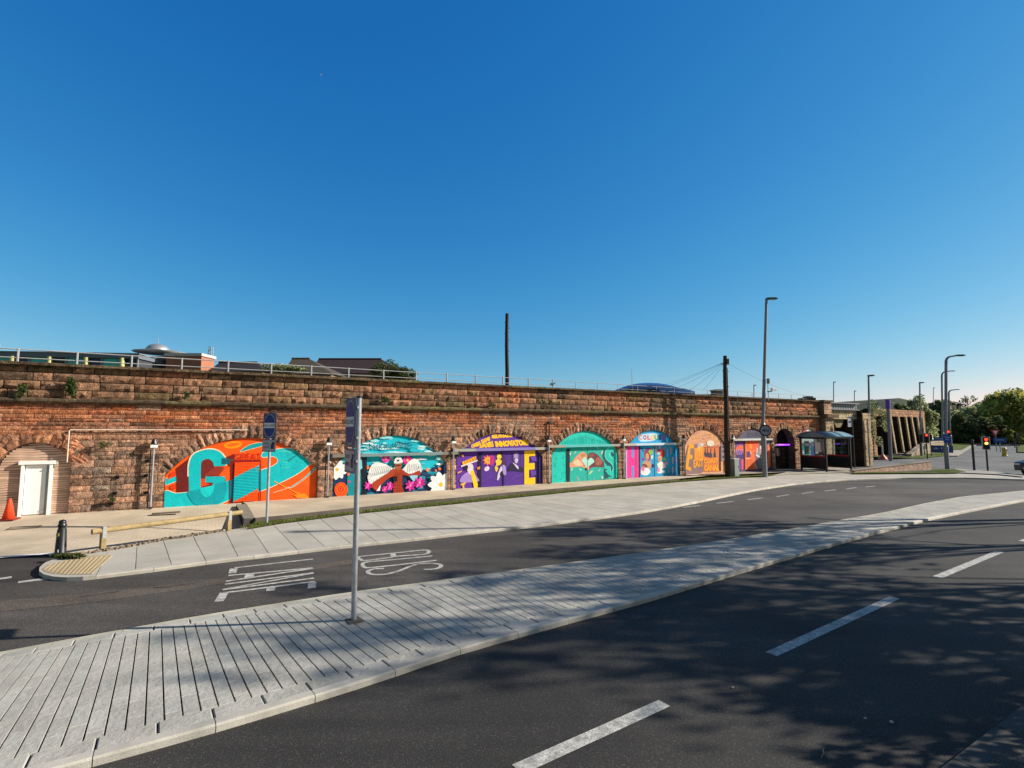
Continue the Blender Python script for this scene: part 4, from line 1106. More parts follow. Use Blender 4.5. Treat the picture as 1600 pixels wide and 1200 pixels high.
# --- arch 6: orange
k9 = crop(1070, 670, 17.14)
inf = infill(ARCH[6]); m = Mural(ARCH[6], k9)
m.fill((222, 160, 118))
m.noiseblobs(60, (120, 60, 1050, 470), [(240, 170, 90), (225, 150, 130), (235, 160, 70), (210, 150, 130), (240, 185, 140)], (20, 80), (8, 18))
m.p(sp([(20, 1200), (60, 560), (250, 420), (500, 460), (520, 1130)], k=3), (140, 112, 112)); m.p(ell(420, 430, 90, 70), (205, 175, 160)); m.p(ell(680, 390, 100, 80), (235, 222, 200)); m.p(ell(450, 420, 40, 40), (230, 205, 195))
m.p([(95, 420), (240, 420), (240, 520), (140, 525), (128, 690), (200, 705), (195, 800), (112, 810), (85, 1010), (165, 1040), (155, 1130), (10, 1075), (60, 660)], (246, 166, 20))
m.p([(495, 500), (905, 490), (905, 1130), (495, 1140)], (225, 120, 60)); m.p([(905, 480), (960, 480), (960, 1135), (905, 1120)], (50, 16, 8)); m.p([(495, 480), (920, 468), (920, 492), (495, 510)], (170, 50, 20))
m.p([(500, 620), (560, 640), (700, 640), (740, 740), (690, 780), (520, 740)], (60, 50, 62)); m.p([(755, 640), (820, 640), (830, 760), (760, 770)], (58, 48, 60))
for x in (540, 600, 690, 795): m.p([(x - 14, 520), (x + 10, 520), (x + 12, 660), (x - 18, 660)], (60, 34, 34))
m.p([(240, 520), (490, 480), (490, 800), (400, 840), (250, 830)], (250, 160, 40)); m.p(sp([(330, 480), (370, 460), (400, 560), (370, 620)], k=2), (255, 190, 90))
for i in range(5): m.p(line([(265 + i * 48, 560), (262 + i * 48, 810)], 9), (215, 110, 20))
for t, q_ in (('EAST', [(215, 830), (480, 800), (480, 1000), (225, 1040)]), ('COAST', [(495, 800), (880, 780), (880, 905), (495, 920)]), ('CANAL', [(500, 960), (900, 945), (905, 1110), (500, 1130)])): m.text(t, q_, (250, 130, 20), .05); m.text(t, [(x + 4, y + 4) for x, y in q_], (255, 175, 10), .02)
m.p([(965, 330), (1060, 330), (1070, 850), (965, 850)], (150, 130, 140)); 
for y in (380, 470, 590, 740): m.p(sp([(990, y), (1030, y - 20), (1050, y + 30), (1000, y + 40)], k=2), (50, 40, 54))
m.done('faded orange and peach mural with a leaning letter E', inf)
# --- arch 7: musician
k10 = crop(1144, 660, 15)
inf = infill(ARCH[7]); m = Mural(ARCH[7], k10)
m.fill((74, 70, 96)); 
for i in range(14): m.p(line([(250 + i * 42, 180), (235 + i * 42, 370)], 8), R.choice([(58, 54, 80), (92, 84, 112)]))
m.text('SOUND', [(350, 250), (700, 215), (705, 335), (345, 340)], (46, 42, 70), .02)
m.p([(60, 460), (260, 450), (260, 1100), (60, 1110)], (120, 60, 140)); m.p(sp([(60, 640), (120, 560), (200, 535), (262, 570), (262, 720), (60, 720)], k=3), (235, 100, 60)); m.p(ell(160, 750, 100, 110), (110, 50, 130))
for i in range(4): m.p(line(sp([(80 + i * 40, 760), (110 + i * 40, 660), (170 + i * 36, 640)], False), 10), (190, 150, 215))
m.p([(60, 770), (262, 750), (262, 860), (60, 860)], (76, 40, 110)); m.p([(215, 860), (262, 860), (262, 1100), (220, 1110)], (220, 90, 120))
m.p([(262, 440), (305, 440), (305, 1100), (262, 1105)], (40, 8, 14)); m.p([(305, 440), (620, 430), (620, 1090), (305, 1110)], (245, 110, 50)); m.p(sp([(330, 470), (440, 450), (560, 440), (600, 520), (520, 640), (420, 620), (340, 600)], k=3), (250, 90, 40)); m.p(sp([(390, 560), (430, 500), (470, 560), (440, 630)], k=3), (255, 140, 20))
m.p([(330, 680), (430, 680), (430, 810), (330, 820)], (96, 50, 100)); m.p([(420, 680), (440, 680), (440, 740), (425, 740)], (240, 220, 200)); m.p([(320, 840), (430, 835), (430, 850), (320, 860)], (250, 190, 140)); m.p([(340, 860), (500, 850), (500, 1080), (340, 1090)], (225, 100, 50)); m.p([(520, 700), (600, 690), (640, 1080), (560, 1090)], (150, 90, 110)); m.p([(515, 950), (530, 950), (590, 1090), (570, 1090)], (235, 220, 215))
m.p([(620, 430), (860, 430), (860, 1080), (600, 1090)], (140, 145, 155)); m.p(sp([(620, 540), (690, 490), (740, 540), (740, 650), (720, 800), (680, 860), (600, 780), (660, 760), (690, 640), (640, 620)], k=3), (44, 48, 62)); m.p(sp([(640, 545), (690, 540), (690, 590), (660, 630), (640, 600)], k=3), (215, 210, 210)); m.p(sp([(630, 520), (660, 485), (720, 500), (730, 540), (640, 545)], k=3), (40, 44, 56))
m.p(sp([(545, 750), (620, 770), (670, 820), (700, 720), (720, 760), (680, 840), (600, 810), (560, 790)], k=3), (225, 222, 225)); m.p([(570, 600), (600, 600), (590, 740), (560, 740)], (205, 190, 190)); m.p([(660, 640), (700, 620), (640, 740), (630, 700)], (190, 160, 170)); m.p([(600, 830), (700, 850), (720, 1080), (600, 1085)], (104, 118, 120))
for i in range(4): m.p(line([(610, 860 + i * 55), (700, 900 + i * 50)], 7), (170, 180, 180))
m.p([(810, 500), (890, 520), (890, 1040), (820, 1050)], (240, 120, 70)); m.p([(800, 500), (822, 500), (828, 1050), (805, 1050)], (130, 40, 60)); m.p([(825, 440), (880, 440), (880, 520), (825, 520)], (120, 120, 140))
m.done('orange and grey mural of a trumpet player in a cap', inf)
# --- arch 8: open brown brick recess with a lit violet tube
A = ARCH[8]
mb = MB(); ol = outline(A, .02); mb.prism(ol, 0, .1, (.34, .15, .10), T=lambda p: Vector((p.x, YI + .45 + p.z, p.y)))
inf = mb.build('arch_infill', M_brick, VIA); inf['label'] = 'dark brown brick back of the open arch'
mb = MB(); mb.prism([(A[0] - .1, 1.86), (A[0] + A[1] - .15, 1.86)] + [p for p in arc(A)[0][::-1] if p[0] > A[0] - .1 and p[1] > 1.9] , 0, .02, (.012, .01, .012), T=lambda p: Vector((p.x, YI + .43 + p.z, p.y)))
mb.build('window', M_matte, inf)
mb = MB(); mb.box((A[0], YI + .42, .92), (2 * A[1] - .16, .05, 1.65), col=(.035, .02, .018)); 
for i in range(7): mb.box((A[0] - .9 + i * .3, YI + .385, .92), (.02, .02, 1.6), col=(.02, .012, .01))
for i in range(4): mb.box((A[0] + .45, YI + .38, .6 + i * .28), (.3, .02, .1), col=(.09, .06, .035))
mb.build('gate', M_matte, inf)
mb = MB(); mb.box((A[0], YI + .32, 1.76), (2 * A[1] - .05, .1, .1), col=(.5, .45, .6)); mb.build('lamp_rail', M_paint, inf)
tb = MB(); tb.tube([(A[0] - .3, YI + .26, 1.76), (A[0] + A[1] - .1, YI + .26, 1.76)], .045); tb.build('light_tube', mat('violet_neon', (.3, .05, .8), .4, emit=((.35, .05, 1), 1.6)), inf)
# --- arch 9: white and green
inf = infill(ARCH[9]); m = Mural(ARCH[9], lambda x, y: (x, y))
m.fill((235, 236, 232)); m.p([(1240, 695), (1290, 693), (1290, 740), (1240, 740)], (30, 165, 140)); m.p([(1240, 714), (1290, 712), (1290, 740), (1240, 740)], (20, 96, 120)); m.p([(1243, 693), (1290, 690), (1290, 695), (1243, 697)], (20, 60, 50))
m.p(ell(1257, 672, 4, 3), (215, 80, 110)); m.p([(1267, 690), (1276, 690), (1276, 722), (1267, 722)], (60, 80, 150)); m.p([(1254, 704), (1266, 703), (1266, 709), (1254, 710)], (230, 230, 225))
m.text('D', [(1259, 703), (1266, 703), (1266, 716), (1259, 716)], (240, 240, 235), .03)
m.done('white topped mural with a green lower half', inf)
# --- arch 0: timber boarding round a white door
A = ARCH[0]
mb = MB(); ol = outline(A, .02); mb.prism(ol, 0, .1, (.3, .2, .15), T=lambda p: Vector((p.x, .16 + p.z, p.y)))
inf = mb.build('arch_infill', M_matte, VIA); inf['label'] = 'weathered pinkish boards filling the doorway arch'
mb = MB(); zc = A[3]; z = .2
_, (cx, cz, Rr, th) = arc(A)
while z < zc - .03:
    h = R.uniform(.055, .085)
    zz = z + h
    hw = A[1] - .01 if zz < A[2] else math.sqrt(max(0, Rr * Rr - (zz - cz) ** 2)) - .01
    if hw > .1:
        k = R.uniform(.8, 1.15); c = (.62 * k, .42 * k, .31 * k); n = 14; a = []
        for i in range(n + 1):
            u = A[0] - hw + 2 * hw * i / n; wob = .012 * math.sin(u * 5 + z * 7) + .006 * math.sin(u * 13 + z * 3)
            a.append(mb.vs([(u, .155, z + wob), (u, .125, z + .008 + wob), (u, .118, zz - .012 + wob), (u, .155, zz + wob)]))
        for p, q in zip(a, a[1:]):
            for j in range(3): mb.face((p[j], q[j], q[j + 1], p[j + 1]), c)
    z = zz
mb.build('boarding', M_matte, inf)
a = WL(28, 805, .1); b = WL(78, 800, .1); t = WL(30, 725, .1)
du0, du1, dz1 = a[0], b[0], t[1]
df = MB(); w = .075
df.bbox(((du0 + w / 2), .06, (dz1 + .15) / 2), (w, .14, dz1 - .15), .008); df.bbox((du1 - w / 2, .06, (dz1 + .15) / 2), (w, .14, dz1 - .15), .008); df.bbox(((du0 + du1) / 2, .05, dz1 + .03), (du1 - du0 + .12, .17, .1), .008)
fr = df.build('door_frame', M_white, VIA)
dm = MB(); dw = du1 - du0 - 2 * w - .02
dm.bbox((0, 0, (dz1 - .27) / 2), (dw * .86, .045, dz1 - .27), .006)
dr = dm.build('door', M_white, VIA); dr.location = (du0 + w + .02 + dw * .43, .10, .22); dr.rotation_euler = (0, 0, .0); dr['label'] = 'plain white steel door set in the white frame'
mb = MB(); mb.box((du1 - w - dw * .07, .115, (dz1 + .15) / 2), (dw * .15, .04, dz1 - .2), col=(.3, .36, .36)); mb.build('side_panel', M_paint, VIA)
for zz in (.12, 1.35):
    mb = MB(); mb.tube([(dw * .36, -.02, zz), (dw * .36, -.07, zz), (dw * .47, -.07, zz)], .012, 8); mb.tube([(dw * .47, -.07, zz), (dw * .47, -.07, zz - .05)], .01, 8)
    hd = mb.build('handle', M_galv, dr)
mb = MB(); mb.bbox((du1 + .07, .10, dz1 - .03), (.1, .05, .17), .006, col=(.42, .36, .25)); mb.box((du1 + .07, .07, dz1), (.07, .01, .05), col=(.6, .55, .42)); mb.build('junction_box', M_paint, VIA)
# white pipe across the wall
mb = MB(); z1 = WL(190, 671.5, -.08)[1]
pu = WL(106, 0, 0)[0] if False else WL(107, 690, -.08)[0]; pr = WL(388, 670, -.08)[0]
mb.tube([(pu, -.09, WL(106, 722, -.08)[1]), (pu, -.09, z1 - .03), (pu + .03, -.09, z1), (pr, -.09, z1 - .005)], .018, 8, col=(.75, .62, .5))
for i in range(12): mb.box((pu + .2 + i * (pr - pu) / 12, -.075, z1), (.02, .06, .05), col=(.5, .42, .35))
mb.build('conduit', M_paint, VIA)
# steel beams over the arches
for (p0, p1, tint) in (((519.5, 708), (716, 707), ((.22, .2, .17), (.2, .3, .3))), ((710, 703), (855, 697), ((.36, .38, .34), (.24, .19, .5))), ((857, 696), (971, 693), ((.36, .34, .27), (.1, .5, .5))), ((974, 694.5), (1065, 690), ((.5, .46, .38), (.55, .7, .8))), ((1147, 686), (1207, 684.3), ((.5, .48, .42), (.6, .6, .58)))):
    a, b = WL(*p0, -.12), WL(*p1, -.12); zt = (a[1] + b[1]) / 2 + .0
    mb = MB(); n = 14; L = b[0] - a[0]
    for i in range(n):
        f0 = i / n; c = tint[1] if .18 < f0 < .82 else tint[0]
        mb.box((a[0] + L * (i + .5) / n, -.04, zt - .065), (L / n + (.0005 if i % 2 else 0), .2, .12 + (.0006 if i % 2 else 0)), col=c)
    be = mb.build('beam', M_paint, VIA)
    for u in (a[0] - .04, b[0] + .04):
        mb = MB(); mb.box((u, -.03, zt - .09), (.09, .22, .2), col=(.015, .014, .016)); mb.build('bracket', M_paint, be)
# putlog holes and downpipe
for x, y in ((230, 720), (228, 743), (228, 770), (183, 746), (179, 771), (174, 787)):
    mb = MB(); u, z = WL(x, y, -.06); mb.box((u, -.045, z), (.11, .05, .09), col=(.004, .003, .003)); mb.build('putlog_hole', M_matte, VIA)
mb = MB(); a, b = WL(858, 660, -.08), WL(858, 698, -.08); mb.tube([(a[0], -.09, a[1]), (a[0], -.09, b[1])], .03, 8, col=(.02, .015, .015)); mb.box((a[0], -.09, a[1]), (.1, .1, .1), col=(.02, .015, .015)); mb.build('downpipe', M_paint, VIA)
# --- wall lights
def wall_light(u, z0, z1, y=-.2):
    return Wp(u, y, z0), z1 - z0
hL = 2.3
WLt = thing('wall_light', 'slim grey pole light against the wall between the doorway arch and the orange G mural', 'pole light', Wp(-13.9, -.2, .2), WANG, 'pole lights along the viaduct wall')
mb = MB(); mb.tube([(0, 0, 0), (0, 0, hL - .28)], .03, 10); mb.build('pole', M_galv, WLt)
mb = MB(); mb.box((-.085, .06, (hL - .4) / 2), (.03, .03, hL - .4), col=(.02, .02, .02)); mb.build('cable_trunking', M_paint, WLt)
mb = MB(); mb.bbox((0, 0, hL - .25), (.2, .14, .1), .01); mb.build('lamp_head', M_white, WLt)
mb = MB(); mb.bbox((0, .02, hL - .19), (.22, .18, .03), .005); mb.lathe([(.1, hL - .17), (.075, hL - .1), (.06, hL - .03), (.03, hL)], (0, .02, 0), 10); mb.build('cap', M_black, WLt)
mb = MB(); mb.bbox((0, 0, .03), (.1, .1, .06), .01); mb.build('base', M_black, WLt)
for u, lb in ((-8.3, 'slim grey pole light on the pier between the orange G mural and the winged figure'), (-3.07, 'slim grey pole light between the winged figure mural and the purple mural'),
              (1.95, 'slim grey pole light between the purple mural and the teal hands mural'), (6.75, 'slim grey pole light between the teal mural and the blue H mural'),
              (11.3, 'slim grey pole light between the blue mural and the faded orange mural'), (15.65, 'slim grey pole light right of the orange mural, near the telegraph pole')):
    copy_tree(WLt, Wp(u, -.2, .2), None, lb)
# --- handrail on top
RL = thing('parapet_railing', 'two bar galvanised handrail along the top of the viaduct', 'railing', Wp(0, .35, ZTOP), WANG)
mb = MB(); mb.tube([(-30, 0, .45), (2, 0, .40), (25, 0, .34)], [.022, .015, .008], 8); mb.build('top_rail', M_railp, RL)
mb = MB(); mb.tube([(-30, 0, .17), (2, 0, .15), (25, 0, .13)], [.018, .012, .006], 8); mb.build('lower_rail', M_railp, RL)
u = -29.1; proto = None
while u < 25:
    if proto is None:
        mb = MB(); mb.bbox((0, 0, .225), (.05, .05, .45), .008); mb.box((0, 0, .01), (.12, .1, .02)); proto = mb.build('post', M_railp, RL); proto.location = (u, 0, 0)
    else:
        c = proto.copy(); C.objects.link(c); c.parent = RL; c.location = (u, 0, 0)
        if u > 3: c.scale = (.5, .5, .8)
    u += 1.44
# ------------------------------------------------------------ street furniture
def dirv(a): return Vector((math.cos(a), math.sin(a), 0))
def put_text(name, t, mat_, parent, w, h, loc, off=.0, y=0.0, flip=False):
    """flat lettering w x h centred at loc (x,z) on the local plane y, read from -y"""
    v, f = textmesh(t, off); mb = MB()
    ids = mb.vs([(loc[0] + (x - .5) * w * (-1 if flip else 1), y, loc[1] + (q - .5) * h) for x, q in v])
    for q in f: mb.face([ids[i] for i in q])
    return mb.build(name, mat_, parent)
M_wtext = mat('white_lettering', (.72, .74, .76), .5)
M_dtext = mat('dark_lettering', (.03, .03, .06), .5)
M_signback = mat('sign_grey_blue', (.085, .10, .16), .45, spec=.4)
def disc(n=32): return [(math.cos(6.2832 * i / n), math.sin(6.2832 * i / n)) for i in range(n)]
def bus_sign(base, rz, label, off, lower):
    """local -y is the face; the pole stands at the origin"""
    t = thing('bus_lane_sign', label, 'road sign', base, rz, 'bus lane sign posts')
    mb = MB(); mb.tube([(0, .05, 0), (0, .05, 3.2)], .038, 14); mb.build('pole', M_galv, t)
    mb = MB(); mb.lathe([(.042, 3.19), (.042, 3.215), (.02, 3.225)], (0, .05, 0), 12); mb.build('pole_cap', M_black, t)
    mb = MB(); mb.box((.03, .05, .004), (.24, .2, .008), col=(.16, .13, .11)); mb.build('footing', M_matte, t)
    x = off; w = .47
    mb = MB(); mb.bbox((x, 0, 2.83), (w, .012, .74), .004); pl = mb.build('plate', M_signback, t)
    mb = MB(); mb.prism([(.205 * a, .33 * b) for a, b in disc()], 0, .002, T=lambda p: Vector((x + p.x, -.0085 - p.z, 2.83 + p.y))); mb.build('white_ring', M_wtext, pl)
    mb = MB(); mb.prism([(.195 * a, .32 * b) for a, b in disc()], 0, .002, T=lambda p: Vector((x + p.x, -.0115 - p.z, 2.83 + p.y))); mb.build('blue_disc', M_blue, pl)
    mb = MB(); mb.box((x, -.016, 2.84), (.36, .002, .15)); mb.build('text_band', M_wtext, pl)
    put_text('lettering', 'BUS LANE', M_dtext, pl, .32, .07, (x, 2.84), .01, -.0185)
    mb = MB(); mb.bbox((x, 0, 2.26), (w, .012, .36), .004); p2 = mb.build('lower_plate', M_signback, t)
    mb = MB(); mb.box((x, -.008, 2.26), (w - .04, .002, .3), col=lower); mb.build('panel', M_paint, p2)
    put_text('lettering', 'Bus lane', M_dtext, p2, .2, .07, (x - .09, 2.33), .005, -.0105); put_text('lettering', 'cameras', M_dtext, p2, .2, .06, (x - .09, 2.21), .005, -.0105)
    mb = MB(); mb.prism([(-.06, -.1), (.05, -.1), (.05, .02), (.07, .05), (.07, .1), (-.02, .1), (-.02, .05), (-.06, .02)], 0, .002, T=lambda p: Vector((x + .13 + p.x, -.0095 - p.z, 2.26 + p.y))); mb.build('camera_symbol', M_dtext, p2)
    for z in (2.6, 3.05, 2.26):
        mb = MB(); mb.box((x * .5, .03, z), (abs(x) + .1, .04, .035)); mb.build('clamp', M_galv, t)
    return t
p1 = G(547, 970, kz); p2 = G(414.5, 820, kz)
# near sign: the plate runs away from the camera, left of its pole
bus_sign(p1, math.atan2(.82, -.57) + math.pi, 'tall nearest bus lane sign on a pole standing on the paved island', -.2, (.5, .42, .46))  # pinkish lower panel: a reflection put into its colour
bus_sign(p2, math.atan2(.296, -.955) + math.pi, 'further bus lane sign on a pole in front of the orange G mural', .02, (.42, .43, .48))
# bollard, cone, knee rail, drains
t = thing('bollard', 'black cast bollard with a gold crest at the corner of the pavement', 'bollard', G(94, 868, .02))
mb = MB(); mb.lathe([(.12, 0), (.12, .05), (.105, .08), (.085, .55), (.07, .6), (.07, .63), (.085, .65), (.085, .67), (.062, .69), (.072, .72), (.06, .76), (.02, .78)], n=20); mb.build('post', M_black, t, True)
mb = MB(); mb.prism([(-.03, -.03), (0, -.05), (.03, -.03), (.03, .035), (-.03, .035)], 0, .01, (.5, .38, .12), T=lambda p: Vector((p.x - .005, -.095 - p.z, .47 + p.y))); mb.build('crest', M_paint, t)
mb = MB(); mb.box((.03, -.108, .12), (.018, .012, .06), col=(.6, .6, .6)); mb.build('reflector', M_paint, t)
t = thing('traffic_cone', 'orange traffic cone at the left of the white door', 'cone', G(13, 812, .19), .3)
mb = MB(); mb.lathe([(.15, .03), (.04, .58), (.035, .6), (.03, .6)], n=20, col=(.85, .06, .015)); mb.build('cone_body', mat('orange_plastic', (.85, .07, .02), .5, nz=.1), t, True)
mb = MB(); mb.bbox((0, 0, .015), (.42, .42, .03), .01, col=(.3, .03, .02)); mb.build('base', mat('red_rubber', (.22, .03, .02), .8), t)
a, b = G(160, 861, .06), G(357, 830, .06)
L = (b - a).length; an = math.atan2((b - a).y, (b - a).x)
t = thing('knee_rail', 'low yellow timber knee rail along the back of the pavement', 'barrier', a, an)
for x in (0, L):
    mb = MB(); mb.bbox((x, 0, .13), (.11, .11, .62), .01); po = mb.build('post', M_wood, t)
    mb = MB(); mb.box((x, -.062, .42), (.07, .006, .26)); mb.build('steel_strap', M_galv, po)
mb = MB()
mb.tube([(-.22, 0, .46), (L * .25, 0, .462), (L * .5, 0, .458), (L * .75, 0, .462), (L + .35, 0, .46)], .062, 12); mb.build('rail', M_wood, t)
for x, y, lb in ((247, 803, 'slotted drain grating in the paving beside the first pole light'),):
    p = Wp(WL(247, 0, -1)[0] if 0 else -13.4, -1.35, .15)
    t = thing('drain_grating', lb, 'drain', p + Vector((0, 0, .035)), WANG)
    mb = MB(); mb.box((0, 0, 0), (.75, .22, .02), col=(.1, .07, .055)); mb.build('frame', M_matte, t)
    mb = MB()
    for i in range(13): mb.box((-.33 + i * .055, 0, .012), (.03, .17, .008), col=(.22, .17, .14))
    o = mb.build('grate', M_matte, t)
for px, lb in (((84, 817), 'rectangular metal cover in the paving below the white door'), ((38, 825), 'longer metal cover left of the bollard in the paving')):
    p = G(*px, .12); d_ = MB()
    t = thing('access_cover', lb, 'cover', p + Vector((0, 0, .01)), WANG, 'metal covers in the left paving')
    mb = MB(); mb.box((0, 0, 0), (.6, .4, .012), col=(.3, .24, .17)); mb.build('lid', M_matte, t)
    mb = MB()
    for x, y, sx, sy in ((0, .22, .66, .03), (0, -.22, .66, .03), (.32, 0, .03, .46), (-.32, 0, .03, .46)): mb.box((x, y, .0), (sx, sy, .016 + sx * .001), col=(.1, .08, .06))
    mb.build('frame', M_matte, t)
# utility cabinet
t = thing('utility_cabinet', 'pale grey green roadside cabinet beside the dark telegraph pole', 'cabinet', G(1151.5, 745, kz), math.radians(38))
mb = MB(); mb.bbox((.02, .22, .5), (.52, .44, .98), .015, col=(.23, .27, .25)); mb.build('body', M_paint, t)
mb = MB(); mb.bbox((.02, .22, 1.01), (.58, .5, .06), .02, col=(.3, .33, .31)); mb.build('lid', M_paint, t)
mb = MB(); mb.box((.02, -.005, .5), (.46, .012, .86), col=(.20, .24, .22)); dd = mb.build('door', M_paint, t)
mb = MB(); mb.box((.18, -.016, .55), (.03, .02, .12), col=(.05, .05, .05)); mb.build('handle', M_paint, dd)
# ---- telegraph poles
def tele(base, top, r0, r1, label, steps):
    t = thing('telegraph_pole', label, 'telegraph pole', base)
    d = top - base; n = 8
    mb = MB(); mb.tube([d * (i / n) + Vector((.02 * math.sin(i * 1.7), 0, 0)) for i in range(n + 1)], [r0 + (r1 - r0) * i / n for i in range(n + 1)], 12); mb.build('pole', M_oldwood, t)
    for k, (z, sx) in enumerate(steps):
        f = z / d.z; c = d * f; mb = MB(); mb.tube([c, c + Vector((.2 * sx, -.05, 0))], .014, 6); mb.build('step', M_black, t)
    return t, d
tb_ = G(1137, 745.5, kz); tt = AT(1132.5, 556, tb_.y)
T1, dT = tele(tb_, tt, .15, .105, 'dark leaning telegraph pole with wires standing on the pavement', [(z, (-1) ** i) for i, z in enumerate((2.9, 3.3, 4.3, 4.32, 5.2, 5.5, 6.1, 6.15))])
mb = MB(); c = dT * .95; mb.bbox((c.x + .13, c.y - .1, c.z), (.12, .12, .34), .01, col=(.12, .15, .08)); mb.build('junction_box', M_paint, T1)
mb = MB(); mb.tube([dT * .93 + Vector((-.25, 0, 0)), dT * .93 + Vector((.25, 0, 0))], .02, 6); mb.build('crossbar', M_black, T1)
mb = MB(); mb.tube([dT * .02 + Vector((.14, -.08, 0)), dT * .9 + Vector((.1, -.06, 0))], .02, 6); mb.build('cable_guard', M_black, T1)
b2 = AT(792.5, 606, 36.0); b2.z = 0
T2, d2 = tele(b2, AT(792, 490, 36.0), .17, .12, 'slender dark telegraph pole rising behind the viaduct above the purple mural', [(z, (-1) ** i) for i, z in enumerate((8.2, 8.6, 9.0, 9.4, 9.8, 10.2))])
def wire(a, b, sag, label, r=.007):
    n = 16; pts = [a.lerp(b, i / n) - Vector((0, 0, sag * 4 * (i / n) * (1 - i / n))) for i in range(n + 1)]
    mb = MB(); mb.tube([p - a for p in pts], r, 5, col=(.05, .05, .06)); o = mb.build('overhead_wire', M_paint); o.location = a
    return tag(o, label, 'wire', 'telephone wires from the leaning pole')
tp_ = tt - Vector((0, 0, .35))
for (x, y, Y, sg, lb) in ((950, 618, 62, .5, 'uppermost wire from the leaning pole to the far left beyond the blue roof'), (960, 622, 60, .5, 'second wire down, close under the uppermost, passing over the blue roof'),
                      (1040, 612, 50, .2, 'third wire fanning left from the leaning pole'), (1070, 614, 48, .15, 'fourth wire fanning down left from the leaning pole'), (1096, 612, 46, .1, 'steepest left wire, lowest of the fan from the leaning pole')):
    wire(tp_, AT(x, y, Y), sg, lb)
wire(tp_, AT(1310, 618, 60), .9, 'single wire running right from the leaning pole past the tall street lamp')
# ---- street lamps
M_lampp = mat('lamp_column_grey', (.22, .23, .25), .5, metal=.3, nz=.15, ns=5)
def lamp(base, top, label, arm=0.0, r=.08, head=.55, up=0.0, tone=M_lampp, low=None, group='tall street lamps'):
    t = thing('street_lamp', label, 'street lamp', base, 0, group); d = top - base
    mb = MB()
    lo = low or d.z * .2
    mb.tube([(0, 0, 0), (0, 0, lo), (0, 0, lo + .1), ], [r * 1.25, r * 1.25, r * .9], 12); mb.build('base_column', tone, t)
    pts = [Vector((0, 0, lo + .08)), Vector((d.x, d.y, d.z - abs(arm) * .5 - .05))]
    if arm:
        ax = 1 if arm > 0 else -1; A_ = abs(arm)
        for k in range(1, 6):
            a = k / 5 * 1.35; rr = A_ * .5
            pts.append(Vector((d.x + ax * rr * (1 - math.cos(a)), d.y, d.z - rr - .05 + rr * math.sin(a))))
        pts.append(Vector((d.x + ax * A_, d.y, d.z + .02)))
    else: pts.append(Vector((d.x, d.y, d.z)))
    mb = MB(); n = len(pts); mb.tube(pts, [r * .85 - (r * .35) * i / (n - 1) for i in range(n)], 10); mb.build('column', tone, t)
    e = pts[-1]; sx = 1 if arm >= 0 else -1
    mb = MB(); mb.prism([(-.02, -.035), (head, -.02), (head + .02, .02), (head * .7, .07), (0, .06)], -.13, .13, (.07, .075, .08), T=lambda p: Vector((e.x + sx * p.x, e.y + p.z, e.z + p.y))); hd = mb.build('lamp_head', M_paint, t)
    mb = MB(); mb.box((e.x + sx * head * .6, e.y, e.z - .04), (head * .5, .18, .02), col=(.6, .6, .55)); mb.build('lens', M_paint, hd)
    return t
lb = G(1195.5, 745.5, kz)
lampA = lamp(lb, AT(1197.5, 467, lb.y), 'tallest street lamp, with cctv camera, standing left of the bus shelter', 0, .11, .62, low=3.0)
# cctv camera and the 40 sign on the lamp
t = thing('cctv_camera', 'white cctv camera and box fixed part way up the tallest street lamp', 'camera', AT(1197.5, 612, lb.y - .05))
mb = MB(); mb.tube([(.05, 0, 0), (.32, -.05, .02)], .03, 8, col=(.3, .32, .34)); mb.build('bracket', M_paint, t)
mb = MB(); mb.bbox((.38, -.08, .13), (.34, .16, .15), .02, rz=.3, col=(.7, .72, .72)); mb.build('housing', M_paint, t)
mb = MB(); mb.bbox((.12, -.02, .62), (.14, .14, .3), .02, col=(.25, .27, .25)); mb.build('control_box', M_paint, t)
mb = MB(); mb.tube([(.1, 0, .5), (.1, 0, -.5)], .02, 6, col=(.35, .37, .35)); mb.build('conduit', M_paint, t)
t = thing('speed_limit_sign', 'round 40 speed limit sign clamped to the tallest street lamp', 'road sign', AT(1196, 672.5, lb.y - .16), math.radians(-14))
mb = MB(); mb.prism([(.33 * a, .33 * b) for a, b in disc()], 0, .02, T=lambda p: Vector((p.x, p.z, p.y))); mb.build('rim', mat('sign_rim_shaded', (.03, .012, .02), .5), t)  # rim and face darkened: the sign's shade is put into their colours
mb = MB(); mb.prism([(.262 * a, .262 * b) for a, b in disc()], 0, .003, T=lambda p: Vector((p.x, -.004 - p.z, p.y))); f_ = mb.build('face', mat('sign_face_shaded', (.24, .27, .33), .5), t)
put_text('number', '40', M_dtext, f_, .38, .2, (0, 0), .02, -.009)
